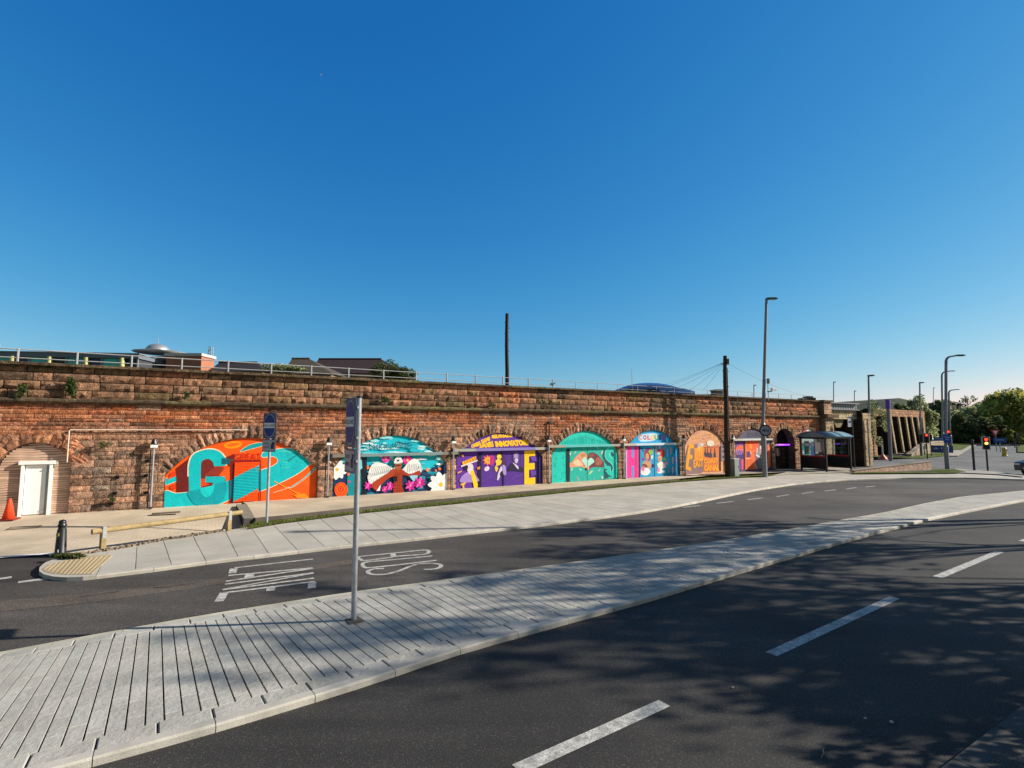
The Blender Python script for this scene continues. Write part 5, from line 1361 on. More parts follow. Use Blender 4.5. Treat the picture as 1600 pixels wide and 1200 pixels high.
# ---- bus shelter
SB = G(1292, 738.5, kz); sa = math.atan2(.4, .915)
t = thing('bus_shelter', 'black framed bus shelter with a curved pale blue roof', 'bus shelter', SB, sa)
SL_, SD_ = 2.35, 1.75
M_red = mat('red_trim', (.42, .02, .03), .45)
posts = [(0, 0), (0, SD_), (SL_, 0), (SL_, SD_)]
for x, y in posts:
    mb = MB(); mb.bbox((x, y, 1.12), (.1, .1, 2.24), .01); mb.build('post', M_black, t)
for x in (0, SL_):
    mb = MB(); mb.bbox((x, SD_ / 2, .58), (.05, SD_ - .1, .76), .008); lp = mb.build('lower_panel', M_black, t)
    mb = MB(); mb.box((x, SD_ / 2, 1.0), (.07, SD_ - .1, .09)); mb.build('red_strip', M_red, lp)
    mb = MB(); mb.box((x, SD_ / 2, 1.56), (.012, SD_ - .12, 1.06)); gp = mb.build('glass_pane', M_glass, t)
    for yy in (.08, SD_ - .08):
        mb = MB(); mb.box((x, yy, 1.56), (.03, .035, 1.06), col=(.3, .3, .32)); mb.build('pane_trim', M_paint, gp)
    mb = MB(); mb.bbox((x, SD_ / 2, 2.16), (.12, SD_ + .1, .12), .01); mb.build('end_beam', M_black, t)
for y in (0, SD_):
    mb = MB(); mb.bbox((SL_ / 2, y, 2.185), (SL_ + .3, .1, .11), .01); mb.build('eaves_beam', M_black, t)
mb = MB(); mb.box((SL_ / 2, SD_, 1.56), (SL_ - .12, .012, 1.06)); gp = mb.build('glass_pane', M_glass, t)
mb = MB(); mb.bbox((SL_ / 2, SD_, .58), (SL_ - .1, .05, .76), .008); lp = mb.build('lower_panel', M_black, t)
for x, w_, c_, h_ in ((.55, .5, (.02, .25, .25), .9), (1.5, .3, (.6, .6, .55), .8)):
    mb = MB(); mb.box((x, SD_ - .03, 1.5), (w_, .015, h_), col=c_); ps = mb.build('poster', M_paint, t)
    mb = MB(); mb.box((x, SD_ - .045, 1.7), (w_ * .8, .006, h_ * .25), col=(.6, .62, .6)); mb.box((x, SD_ - .045, 1.3), (w_ * .6, .006, .1), col=(.4, .1, .1)); mb.build('print', M_paint, ps)
mb = MB(); mb.box((-.03, .5, 1.6), (.008, .36, .6), col=(.62, .64, .58)); mb.box((-.04, .5, 1.6), (.006, .3, .5), col=(.75, .76, .7)); mb.build('timetable', M_paint, t)
mb = MB(); mb.bbox((SL_ / 2, SD_ - .3, .5), (1.7, .25, .05), .01, col=(.25, .03, .03)); mb.build('bench_seat', M_paint, t)
mb = MB(); n = 14; ids = []
rise, ov = .33, .2
for i in range(n + 1):
    y = -ov + (SD_ + 2 * ov) * i / n; z = 2.235 + rise * (1 - (2 * i / n - 1) ** 2)
    ids.append(mb.vs([(-ov, y, z), (SL_ + ov, y, z), (SL_ + ov, y, z + .03), (-ov, y, z + .03)]))
for a, b in zip(ids, ids[1:]):
    for k in range(4): mb.face((a[k], a[(k + 1) % 4], b[(k + 1) % 4], b[k]))
rf = mb.build('roof', M_roofg, t, True)
for x in (-ov + .02, SL_ * .3, SL_ * .62, SL_ + ov - .02):
    mb = MB(); mb.tube([(x, -ov + (SD_ + 2 * ov) * i / n, 2.27 + rise * (1 - (2 * i / n - 1) ** 2)) for i in range(n + 1)], .022, 6); mb.build('rib', M_black, rf)
for x in (0, SL_):
    mb = MB(); mb.prism([(0, 2.22)] + [(SD_ * i / n, 2.235 + rise * (1 - (2 * i / n - 1) ** 2) * .96 + .0) for i in range(n + 1)] + [(SD_, 2.22)], 0, .01, T=lambda p: Vector((x + p.z, p.x, p.y))); mb.build('gable', M_roofg, t)
# bus stop flag
bp = G(1329, 733.5, kz); bp = Vector((bp.x, bp.y + 1.6, kz)); bp.x = (1329 - 800) / F * bp.y * 1.002
t = thing('bus_stop_flag', 'tall dark bus stop pole with a white flag behind the shelter', 'bus stop', bp, .3)
mb = MB(); mb.tube([(0, 0, 0), (0, 0, 3.6)], .05, 10); mb.build('pole', M_black, t)
mb = MB(); mb.bbox((-.22, 0, 3.2), (.4, .04, .58), .01, col=(.5, .52, .56)); fl = mb.build('flag', M_paint, t)
mb = MB(); mb.bbox((-.18, 0, 3.58), (.46, .05, .12), .01, col=(.02, .03, .12)); mb.build('header', M_paint, t)
mb = MB(); mb.prism([(-.1, -.06), (.1, -.06), (.1, .04), (.07, .08), (-.1, .08)], 0, .004, (.02, .03, .12), T=lambda p: Vector((-.22 + p.x, -.024 - p.z, 3.26 + p.y))); mb.build('bus_symbol', M_paint, fl)
# ---- low brick wall
a, b = G(1334, 739, .12), G(1455.5, 734.5, .12)
an = math.atan2((b - a).y, (b - a).x); L = (b - a).length
t = thing('low_brick_wall', 'low pinkish brick retaining wall beyond the bus shelter', 'wall', a, an)
mb = MB()
nc = 16
for r_ in range(3):
    h_ = .16
    for i in range(nc):
        x0, x1 = L * i / nc, L * (i + 1) / nc; xm = (x0 + x1) / 2; H_ = .12 + .42 * xm / L
        z0 = H_ * r_ / 3; z1 = H_ * (r_ + 1) / 3
        k = R.uniform(.8, 1.15); mb.bbox(((x0 + x1) / 2 + (.1 if r_ % 2 else 0), .15, (z0 + z1) / 2), (x1 - x0 - .015, .3, z1 - z0 - .008), .01, col=(.66 * k, .43 * k, .33 * k))
mb.build('brickwork', M_brick, t)
mb = MB(); mb.prism([(0, .12), (L + .12, .545), (L + .12, .585), (0, .16)], -.02, .34, (.3, .25, .2), T=lambda p: Vector((p.x, p.z, p.y))); mb.build('coping', M_brick, t)
# ---- more lamps: (px base, base y, px top, top y, arm, label)
for (xb, yb, xt, yt, arm, r_, lbl) in (
    (1361, 727, 1357, 587, 0, .095, 'plain grey lamp post with a small head between bridge and low brick wall'),
    (1440, 712, 1437, 598, 0, .10, 'thin lamp post in front of the end of the buttressed wall'),
    (1480.5, 734, 1477.5, 556, .75, .11, 'tall curved arm street lamp rising from the grass corner at the far right'),
    (1474.5, 702, 1471, 580, 1.3, .14, 'curved arm street lamp just left behind the tall corner lamp'),
    (1486, 699, 1482, 609, 1.1, .15, 'shorter curved arm street lamp just right behind the tall corner lamp'),
    (1502.5, 690, 1501, 632, 0, .18, 'straight pale lamp post in front of the wooded bank')):
    b = G(xb, yb, .05); lamp(b, AT(xt, yt, b.y), lbl, arm, r_, .4 if not arm else .55)
for (xb, xt, yt, Y, lbl) in ((1458.5, 1458.5, 606, 120, 'distant lamp post above the buttressed wall end'), (1524, 1524, 636, 150, 'faint distant post among the trees'), (1303, 1302.5, 597, 80, 'thin mast behind the bridge girder, left one'), (1335, 1335, 611, 90, 'thin mast behind the bridge girder, right one'), (1178, 1178, 602, 75, 'thin far mast seen left of the tallest street lamp')):
    a = AT(xb, 690, Y); a.z = 0; lamp(a, AT(xt, yt, Y), lbl, 0, .09, .3, group='distant masts')
a = AT(988, 620, 60); a.z = 0; tmb = MB(); tmb.tube([(0, 0, 0), (0, 0, AT(988, 577, 60).z)], [.05, .02], 6); tag(tmb.build('mast', M_lampp), 'thin white mast left of the blue arched roof', 'mast').location = a
# totem
b = G(1392, 720, 0); tp = AT(1387, 624, b.y)
t = thing('totem_post', 'slim post with a violet upper part between bridge and brick wall', 'post', b)
mb = MB(); mb.tube([(0, 0, 0), ((tp.x - b.x) * .85, 0, (tp.z) * .85)], .14, 10, col=(.26, .22, .24)); mb.build('shaft', M_paint, t)
mb = MB(); d_ = tp - b; mb.tube([(d_.x * .85, 0, d_.z * .85), (d_.x, 0, d_.z)], .19, 10, col=(.16, .07, .42)); mb.build('violet_top', M_paint, t)
# traffic lights
M_redl = mat('red_lamp', (.8, .02, .01), .4, emit=((1, .03, .01), 3)); M_ambl = mat('amber_lamp', (.9, .35, .05), .4, emit=((1, .4, .08), 3)); M_off = mat('unlit_lamp', (.02, .025, .02), .3)
def tlight(px, yb, yt, label, lit=(1, 1, 0), border=True, face=0.0, sc_=1.0, z=.08):
    b = G(px, yb, z); T_ = AT(px, yt, b.y); hh = T_.z - z; s = sc_
    t = thing('traffic_light', label, 'traffic light', b, face, 'traffic lights at the junction')
    mb = MB(); mb.tube([(0, .08, 0), (0, .08, hh - .1)], .06 * s, 10); mb.build('pole', M_black, t)
    mb = MB()
    if border: mb.bbox((0, .0, hh - .47 * s), (.5 * s, .03, .98 * s), .01, col=(.55, .55, .55)); mb.build('backing_board', M_paint, t)
    mb = MB(); mb.bbox((0, -.08, hh - .47 * s), (.36 * s, .16, .9 * s), .02); hd = mb.build('signal_head', M_black, t)
    for k, (m_, on) in enumerate(((M_redl, lit[0]), (M_ambl, lit[1]), (M_off, 0))):
        zc_ = hh - .18 * s - .29 * s * k
        mb = MB(); mb.prism([(.1 * s * a, .1 * s * q) for a, q in disc(18)], 0, .01, T=lambda p: Vector((p.x, -.165 - p.z, zc_ + p.y))); mb.build('lens', m_ if on else M_off, hd)
        mb = MB(); mb.tube([(0, -.16, zc_), (0, -.28, zc_ + .01)], .12 * s, 12, caps=False); mb.build('hood', M_black, hd)
    return t
tlight(1544, 737, 683, 'nearest traffic light, red and amber lit, white bordered head', (1, 1, 0), True, -.6, .85)
tlight(1449.5, 717, 677, 'traffic light showing red in front of the stone ramp', (1, 0, 0), True, -.5, .95)
tlight(1440.5, 712, 678, 'unlit black traffic signal left of the red one by the ramp', (0, 0, 0), False, 1.2, .95)
tlight(1456, 713, 679, 'thin black signal post right of the red light by the ramp', (0, 0, 0), False, 2.0, .6)
tlight(1483, 702, 672, 'red traffic light behind the blue sign on the corner lamp', (1, 0, 0), False, -.3, 1.3)
tlight(1587, 700, 675, 'dark traffic signal seen from the side near the right edge', (0, 0, 0), False, 1.4, 1.1)
def post_sign(px, yb, yt, w, h, label, col, bordercol=None, shape='rect', txt=None, z=.05, tc=(.7, .7, .72)):
    b = G(px, yb, z); T_ = AT(px, yt, b.y); hh = T_.z - z
    t = thing('road_sign', label, 'road sign', b, -.45)
    mb = MB(); mb.tube([(0, .04, 0), (0, .04, hh)], .05, 8); mb.build('pole', M_grey, t)
    mb = MB()
    if shape == 'rect': mb.bbox((0, 0, hh - h / 2), (w, .03, h), .01, col=col)
    elif shape == 'disc': mb.prism([(w / 2 * a, w / 2 * q) for a, q in disc(24)], 0, .03, col, T=lambda p: Vector((p.x, -p.z, hh - w / 2 + p.y)))
    elif shape == 'tri': mb.prism([(-w / 2, 0), (w / 2, 0), (0, -h)], 0, .03, col, T=lambda p: Vector((p.x, -p.z, hh + p.y)))
    pl_ = mb.build('plate', M_paint, t)
    if bordercol:
        mb = MB()
        if shape == 'rect': mb.box((0, -.02, hh - h / 2), (w * .9, .006, h * .86), col=bordercol)
        elif shape == 'disc': mb.prism([(w * .36 * a, w * .36 * q) for a, q in disc(24)], 0, .006, bordercol, T=lambda p: Vector((p.x, -.032 - p.z, hh - w / 2 + p.y)))
        else: mb.prism([(-w * .26, -h * .15), (w * .26, -h * .15), (0, -h * .7)], 0, .006, bordercol, T=lambda p: Vector((p.x, -.032 - p.z, hh + p.y)))
        mb.build('face', M_paint, pl_)
    if txt: put_text('lettering', txt, M_wtext, pl_, w * .7, h * .25, (0, hh - h * .4), .01, -.03)
    return t
BL = (.005, .06, .3)
b = G(1480.5, 734, .14)
t = thing('blue_sign', 'blue sign with white writing on the tall corner lamp', 'road sign', AT(1480.5, 692, b.y - .18), -.2)
mb = MB(); mb.bbox((0, 0, .27), (.44, .02, .54), .01, col=BL); pl_ = mb.build('plate', M_paint, t)
put_text('lettering', 'Town', M_wtext, pl_, .28, .09, (.0, .38), .01, -.013); put_text('lettering', 'Quay', M_wtext, pl_, .22, .08, (.0, .22), .01, -.013)
post_sign(1469, 704, 683, 1.1, .5, 'wide blue direction sign in front of the dark bank', BL, None, txt='Riverside')
post_sign(1472, 710, 696, 2.0, .8, 'low blue sign with white arrows beside the stone ramp', (.01, .02, .1), (.03, .06, .22), txt='A 167')
post_sign(1563.5, 706, 684, 1.2, .6, 'blue direction sign beyond the nearest traffic light', BL, None, txt='Centre')
post_sign(1463.5, 690, 673, 1.0, 1.0, 'small round pale sign on a post beyond the ramp', (.5, .52, .55), None, 'disc')
post_sign(1490.5, 689, 674, 1.1, 1.1, 'diamond sign on a thin post at the foot of the bank', (.08, .09, .12), (.16, .18, .22), 'disc')
post_sign(1525.5, 686, 676, 1.4, .8, 'pale post with a short arm in front of the dark trees', (.35, .36, .36))
post_sign(1557.5, 705.5, 671.5, .95, .9, 'red and white give way sign on a dark post', (.6, .02, .03), (.75, .75, .72), 'tri')
post_sign(1445.5, 710, 694, .5, .5, 'round speed sign with a dark ring in front of the ramp', (.06, .05, .08), (.6, .6, .62), 'disc')
post_sign(1575, 688, 673, 1.6, 1.2, 'small pale sign on the grass bank at the right', (.35, .38, .3))
for px, yb, yt, r_, lbl in ((1522.5, 735.5, 688, .07, 'plain black post left of the nearest traffic light'), (1592.5, 697, 676, .1, 'black post by the grass at the right edge')):
    b = G(px, yb, .1); T_ = AT(px, yt, b.y); t = thing('post', lbl, 'post', b)
    mb = MB(); mb.tube([(0, 0, 0), (0, 0, T_.z - .1)], r_, 10); mb.build('shaft', M_black, t)
    mb = MB(); mb.lathe([(r_ * 1.3, T_.z - .16), (r_ * 1.3, T_.z - .1), (r_ * .6, T_.z - .06)]); mb.build('cap', M_black, t)
for px, yb, yt, lbl in ((1379.5, 718, 690, 'white and orange roadworks post left of the violet topped post'), (1345.5, 718, 694, 'white and orange roadworks post under the bridge'), (1357, 717.5, 704, 'short orange roadworks post beside the bridge pillar')):
    b = G(px, yb, 0); T_ = AT(px, yt, b.y); t = thing('roadworks_post', lbl, 'roadworks post', b, 0, 'roadworks posts')
    mb = MB(); mb.tube([(0, 0, .1), (0, 0, T_.z)], .07, 8, col=(.5, .45, .4)); mb.build('shaft', M_paint, t)
    mb = MB(); mb.lathe([(.4, 0), (.38, .1), (.18, .35), (.08, .5)], n=12, col=(.5, .12, .06)); mb.build('foot', M_paint, t)
# keep-left bollard
b = G(1570, 713, .05); t = thing('traffic_bollard', 'small yellow and white bollard on the far traffic island', 'bollard', b)
mb = MB(); mb.lathe([(.25, 0), (.25, .1), (.2, .15), (.2, .8), (.12, .9)], n=14, col=(.55, .42, .06)); mb.build('body', M_paint, t)
mb = MB(); mb.prism([(.13 * a, .13 * q) for a, q in disc(18)], 0, .01, (.5, .5, .5), T=lambda p: Vector((p.x, -.205 - p.z, .62 + p.y))); mb.build('disc', M_paint, t)
# ---- parked car at the right edge
def car(base, rz, label, colr):
    t = thing('car', label, 'car', base, rz)
    side = [(-2.0, .28), (-2.05, .55), (-1.98, .78), (-1.25, .93), (-.55, 1.42), (.1, 1.48), (1.0, 1.42), (1.75, 1.0), (2.0, .92), (2.06, .55), (2.0, .28)]
    arch_ = lambda cx: [(cx + .36 * math.cos(a), .3 + .36 * math.sin(a)) for a in [math.pi - math.pi * k / 8 for k in range(9)]]
    low = [(2.0, .28)] + arch_(1.28)[::-1] + arch_(-1.28)[::-1]
    outl = side[:-1] + low
    mb = MB(); n = len(outl)
    rings = []
    for yy, shrink in ((-.86, .0), (-.8, .03), (.8, .03), (.86, 0)):
        w = []
        for x, z in outl:
            tum = max(0, z - .9) * .32
            w.append((x * (.985 if abs(yy) > .82 else 1), (abs(yy) - tum) * (1 if yy > 0 else -1), z + (.0 if abs(yy) > .82 else .02)))
        rings.append(mb.vs(w))
    for a, b in zip(rings, rings[1:]):
        for k in range(n): mb.face((a[k], b[k], b[(k + 1) % n], a[(k + 1) % n]))
    for rg, rev in ((rings[0], False), (rings[-1], True)):
        for tri in tessellate_polygon([[Vector((x, z, 0)) for x, z in outl]]): mb.face([rg[k] for k in (tri[::-1] if rev else tri)])
    mb.build('body', mat('car_paint', colr, .3, spec=.6, nz=.05), t, False)
    for sy in (-1, 1):
        mb = MB(); pts = [(-1.1, .97), (-.5, 1.36), (.1, 1.41), (.95, 1.35), (1.5, 1.0)]
        mb.prism(pts, 0, .012, T=lambda p: Vector((p.x, sy * (.865 - max(0, p.y - .9) * .32 + p.z), p.y))); mb.build('side_window', M_glassd, t)
        for cx in (-1.28, 1.28):
            mb = MB(); mb.tube([(cx, sy * .84, .3), (cx, sy * .64, .3)], .31, 20); wh = mb.build('wheel', M_black, t)
            mb = MB(); mb.tube([(cx, sy * .855, .3), (cx, sy * .8, .3)], .19, 14); mb.build('rim', M_galv, wh)
    mb = MB(); mb.poly([(-1.27, -.72, .955), (-1.27, .72, .955), (-.6, .64, 1.41), (-.6, -.64, 1.41)][::-1]); mb.build('windscreen', M_glassd, t)
    for sy in (-1, 1):
        mb = MB(); mb.bbox((-2.03, sy * .62, .68), (.06, .32, .12), .01, col=(.7, .7, .7)); mb.build('headlight', M_paint, t)
    mb = MB(); mb.box((-2.07, 0, .45), (.03, .5, .11), col=(.7, .7, .65)); mb.build('number_plate', M_paint, t)
    return t
cb = G(1592, 746, 0)
car(Vector((cb.x + 3.45, cb.y + 1.0, 0)), math.radians(4), 'dark grey car cut off by the right edge of the photo', (.035, .037, .045))
# ------------------------------------------------------------ bridge, in the viaduct's line
BR_ = thing('rail_bridge', 'grey girder bridge on stone pillars beyond the bus shelter', 'bridge', WO, WANG)
def uof(px, yl=0): return WL(px, 690, yl)[0]
ua, ub, uc, ud = uof(1283.5), uof(1296), uof(1350, -.35), uof(1362, -.35)
zt_ = WL(1290, 629)[1]
SN = (.55, .41, .26)
def stonebox(mb, u0, u1, y0, y1, z0, z1, col, rows=None, dep=.04):
    """masonry faced block: rock-faced front and right-hand/left-hand returns"""
    mb.box(((u0 + u1) / 2, (y0 + y1) / 2, (z0 + z1) / 2), (u1 - u0 - .04, y1 - y0 - .04, z1 - z0 - .02), col=tuple(c * .5 for c in col))
    z = z0
    while z < z1 - .05:
        h = min(R.uniform(.26, .38), z1 - z); h = z1 - z if z1 - z - h < .15 else h
        u = u0
        while u < u1 - .02:
            L = min(R.uniform(.5, .9), u1 - u); L = u1 - u if u1 - u - L < .25 else L
            k = R.uniform(.8, 1.15); rockblock(mb, rect(u, u + L, z, z + h), dep, tuple(c * k for c in col), res=.25, y0=y0)
            u += L
        z += h
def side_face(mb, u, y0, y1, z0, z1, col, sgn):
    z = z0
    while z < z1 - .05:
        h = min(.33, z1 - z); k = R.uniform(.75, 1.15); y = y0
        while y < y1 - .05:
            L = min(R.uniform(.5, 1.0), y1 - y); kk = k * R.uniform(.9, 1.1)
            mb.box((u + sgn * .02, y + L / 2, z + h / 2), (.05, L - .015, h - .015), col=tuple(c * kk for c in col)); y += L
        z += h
mb = MB(); stonebox(mb, ua, ub, -.35, 1.2, .05, zt_ - 1.1, SN); stonebox(mb, ua + .08, ub, -.25, 1.0, zt_ - .85, zt_ + .05, (.55, .36, .24)); mb.build('left_pillar', M_stone, BR_)
mb = MB(); mb.bbox(((ua + ub) / 2 + .1, .2, zt_ - .98), (ub - ua + .5, 1.6, .25), .04, col=(.2, .14, .09)); mb.build('pillar_cap', M_stone, BR_)
mb = MB(); mb.bbox(((ua + ub) / 2, .3, zt_ + .1), (ub - ua + .3, 1.4, .12), .03, col=(.2, .16, .12)); mb.build('pillar_coping', M_stone, BR_)
zb1 = WL(1320, 641)[1]; zb2 = WL(1320, 655)[1]
gm = MB(); gm.box(((ub + uc) / 2, .1, (zt_ + zb1) / 2 - .02), (uc - ub, .12, zt_ - zb1), col=(.21, .23, .26)); gm.box(((ub + uc) / 2, .0, zt_ - .0), (uc - ub, .4, .08), col=(.15, .17, .2)); gm.box(((ub + uc) / 2, .0, zb1 + .04), (uc - ub, .36, .08), col=(.12, .13, .15))
n = 12
for i in range(n): gm.box((ub + (uc - ub) * (i + .5) / n, .03, (zt_ + zb1) / 2), (.05, .03, zt_ - zb1 - .1), col=(.2, .22, .25))
gm.build('girder', M_paint, BR_)
mb = MB(); stonebox(mb, ub, uc, .05, .5, zb2, zb1 - .02, (.62, .5, .33), dep=.02); mb.build('fascia', M_stone, BR_)
mb = MB(); mb.box(((ub + uc) / 2, 6, zb1 + .05), (uc - ub - .05, 11.5, .3), col=(.05, .045, .04)); mb.build('deck', M_matte, BR_)
mb = MB(); mb.box(((ub + uc) / 2, 9.0, 2.2), (uc - ub + 6, .3, 4.4), col=(.03, .028, .028)); mb.build('shade_wall', M_matte, BR_)  # added near-black wall stands in for the darkness under the bridge
mb = MB(); side_face(mb, ub - .02, 1.2, 9, .05, zb1, (.06, .045, .035), 1); mb.build('left_abutment', M_stone, BR_)  # under-bridge shade put into the stone colour
um = uof(1317.5)
zc1 = WL(1317, 668)[1]
mb = MB(); mb.prism([(um - .75, zb2), (um + .85, zb2), (um + .45, zb2 - .5), (um + .25, zc1), (um - .2, zc1), (um - .35, zb2 - .45)], .3, 1.3, (.36, .29, .19), T=lambda p: Vector((p.x, p.z, p.y))); mb.box((um, .9, zc1 / 2), (.45, .6, zc1), col=(.05, .045, .04)); mb.build('pier', M_stone, BR_)
mb = MB()
for u0, u1, zz in ((ub + .0, ub + 3.1, WL(1305, 661)[1]), (um + .6, uc - 1.2, WL(1335, 659)[1])): mb.box(((u0 + u1) / 2, 1.6, zz), (u1 - u0, .5, .22), col=(.36, .33, .27))
mb.build('inner_beam', M_matte, BR_)
mb = MB(); mb.box((ub + 1.2, .9, WL(1300, 664)[1]), (2.4, .5, .3), col=(.6, .5, .36)); mb.build('bearing_ledge', M_matte, BR_)
mb = MB(); stonebox(mb, uc, ud, -.35, 1.2, .05, zt_ - .7, SN); side_face(mb, uc, -.3, 9, .05, zb1, (.07, .052, .04), -1); mb.build('right_pillar', M_stone, BR_)  # side face darkened: its shade is in the stone colour
mb = MB(); mb.tube([(uof(1346), -.5, .1), (uof(1346), -.5, 3.6)], .06, 8, col=(.45, .4, .33)); mb.build('pipe', M_paint, BR_)
# ------------------------------------------------------------ buttressed wall
o2 = G(1362, 713.5, 0); e2 = G(1449, 708, 0); U2 = (e2 - o2).normalized(); A2 = math.atan2(U2.y, U2.x); Y2 = Vector((-U2.y, U2.x, 0))
def WB(x, y, yl=0.0):
    r = Vector(ray(x, y)); t = (yl + o2.dot(Y2)) / (r.x * Y2.x + r.y * Y2.y)
    p = Vector((r.x * t, r.y * t, 0)) - o2; return (p.dot(U2), H + r.z * t)
BW = thing('buttressed_wall', 'tall stone wall with a row of raking buttresses and dark openings', 'wall', o2, A2)
uE = WB(1449, 700)[0]; zT = WB(1400, 640)[1]; zB = WB(1400, 651)[1]
mb = MB(); z = zB
while z < zT - .04:
    h = min(.3, zT - z); u = 0
    mb.box((uE / 2, .3, z + h / 2), (uE, .5, h), col=(.04, .03, .025))
    while u < uE - .02:
        L = min(R.uniform(.6, 1.3), uE - u); k = R.uniform(.75, 1.15); rockblock(mb, rect(u, u + L, z, z + h, .012), .05, tuple(c * k for c in (.55, .31, .19)), res=.3, y0=.05); u += L
    z += h
mb.build('parapet', M_stone, BW)
mb = MB()
for (x0, x1) in ((0, WB(1371, 690)[0]), (WB(1434, 690)[0], uE)):
    z = 0
    while z < zB - .04:
        h = min(.32, zB - z); u = x0
        while u < x1 - .02:
            L = min(R.uniform(.6, 1.1), x1 - u); L = x1 - u if x1 - u - L < .3 else L
            k = R.uniform(.75, 1.15); rockblock(mb, rect(u, u + L, z, z + h, .012), .05, tuple(c * k for c in (.55, .34, .22)), res=.3, y0=.05); u += L
        z += h
    mb.box(((x0 + x1) / 2, .3, zB / 2), (x1 - x0 - .02, .5, zB), col=(.04, .03, .025))
mb.build('end_masonry', M_stone, BW)
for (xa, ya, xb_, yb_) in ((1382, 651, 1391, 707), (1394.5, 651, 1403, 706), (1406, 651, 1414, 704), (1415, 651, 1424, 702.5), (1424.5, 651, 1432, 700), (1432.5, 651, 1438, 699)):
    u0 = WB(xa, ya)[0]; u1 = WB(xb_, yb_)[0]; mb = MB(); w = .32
    mb.prism([(u1 - w / 2 + .1, 0), (u1 + w / 2 + .1, 0), (u0 + w / 2, zB), (u0 - w / 2, zB)], -.6, -.45, (.58, .46, .30), T=lambda p: Vector((p.x, p.z, p.y))); bt_ = mb.build('buttress', M_stone, BW); mb = MB(); mb.prism([(u1 - w / 2 + .13, 0), (u1 + w / 2 + .07, 0), (u0 + w / 2 - .03, zB), (u0 - w / 2 + .03, zB)], -.45, 2.5, (.05, .035, .028), T=lambda p: Vector((p.x, p.z, p.y))); mb.build('shaded_web', M_stone, bt_)  # near-black web: shade of the gaps put into its colour
mb = MB(); mb.box((uE / 2, 2.6, zB / 2), (uE, .2, zB), col=(.012, .008, .007)); mb.build('dark_recess', M_matte, BW)  # near-black back wall paints the shade inside the openings
uA = WB(1441, 690)[0]; mb = MB()
mb.prism([(uA - .8, .4), (uA + .8, .4)] + [(uA + .8 * math.cos(a), 2.7 + .9 * math.sin(a)) for a in [math.pi * k / 12 for k in range(13)]], 0, .02, (.05, .035, .03), T=lambda p: Vector((p.x, -.12 - p.z, p.y))); mb.build('blind_arch', M_matte, BW)
# stair ramp with stone parapet
a = G(1424, 714, 0); b = G(1478, 705, 0); an = math.atan2((b - a).y, (b - a).x); L = (b - a).length
t = thing('stair_ramp', 'stone stair ramp with sloping parapets in front of the buttressed wall', 'stairs', a, an)
mb = MB(); mb.prism([(0, 0), (L, 0), (L, 1.2), (L * .7, 1.3), (L * .28, 1.0), (0, .2)], 0, .35, (.40, .33, .24), T=lambda p: Vector((p.x, p.z, p.y))); pa = mb.build('front_parapet', M_stone, t)
mb = MB(); mb.prism([(0, .18), (L * .28, .98), (L * .7, 1.28), (L, 1.18), (L, 1.32), (L * .7, 1.42), (L * .28, 1.12), (-.1, .3)], -.06, .42, (.46, .4, .31), T=lambda p: Vector((p.x, p.z, p.y))); mb.build('coping', M_stone, pa)
mb = MB()
for i in range(8): mb.box((L * .1 * i + .5, 1.2, .06 + .06 * i), (L * .1, 1.6, .12 + .12 * i), col=(.25, .22, .18))
mb.build('steps', M_stone, t)
# ------------------------------------------------------------ vegetation
GREEN = [(.05, .085, .018), (.07, .11, .022), (.035, .065, .015), (.095, .135, .03), (.06, .09, .03)]
def leaves(mb, c, rad, n, size, cols, hollow=.35, down=.0):
    for _ in range(n):
        while True:
            v = Vector((R.uniform(-1, 1), R.uniform(-1, 1), R.uniform(-1, 1)))
            if hollow < v.length < 1: break
        p = Vector((c[0] + v.x * rad[0], c[1] + v.y * rad[1], c[2] + v.z * rad[2]))
        s = size * R.uniform(.6, 1.3); a = Vector((R.gauss(0, 1), R.gauss(0, 1), R.gauss(0, .7))).normalized(); b = a.orthogonal().normalized()
        b = (b * math.cos(7 * v.x) + a.cross(b) * math.sin(7 * v.x)).normalized()
        k = R.uniform(.7, 1.3); cc = R.choice(cols); col = (cc[0] * k, cc[1] * k, cc[2] * k)
        mb.poly([p - a * s, p + b * s * .55, p + a * s, p - b * s * .55], col)
def crown(mb, c, rad, clumps, per, size, cols, cr_=.33, flat_=.8):
    for _ in range(clumps):
        while True:
            v = Vector((R.uniform(-1, 1), R.uniform(-1, 1), R.uniform(-.8, 1)))
            if .3 < v.length < 1: break
        cc = (c[0] + v.x * rad[0], c[1] + v.y * rad[1], c[2] + v.z * rad[2]); q = R.uniform(.6, 1.25) * cr_
        k = R.uniform(.7, 1.35); cl = [tuple(x * k for x in g) for g in cols]
        leaves(mb, cc, (rad[0] * q, rad[1] * q, rad[2] * q * flat_), per, size, cl, 0)
def branches(mb, base, h, rad, n, r0, levels=2):
    for i in range(n):
        z0 = h * R.uniform(.3, .85); a = R.uniform(0, 6.28); L = R.uniform(.6, 1.0)
        p = base + Vector((0, 0, z0)); e = base + Vector((math.cos(a) * rad[0] * L, math.sin(a) * rad[1] * L, z0 + (h * 1.15 - z0) * R.uniform(.3, 1)))
        m_ = p.lerp(e, .5) + Vector((R.uniform(-.3, .3), R.uniform(-.3, .3), R.uniform(.1, .5)))
        mb.tube([p, m_, e], [r0 * .4, r0 * .22, r0 * .06], 5)
        for _ in range(4 * levels):
            q = m_.lerp(e, R.random()); f = q + Vector((R.uniform(-1, 1), R.uniform(-1, 1), R.uniform(-.2, 1))) * rad[0] * .28
            mb.tube([q, q.lerp(f, .5) + Vector((0, 0, .1)), f], [r0 * .12, r0 * .07, r0 * .03], 4)
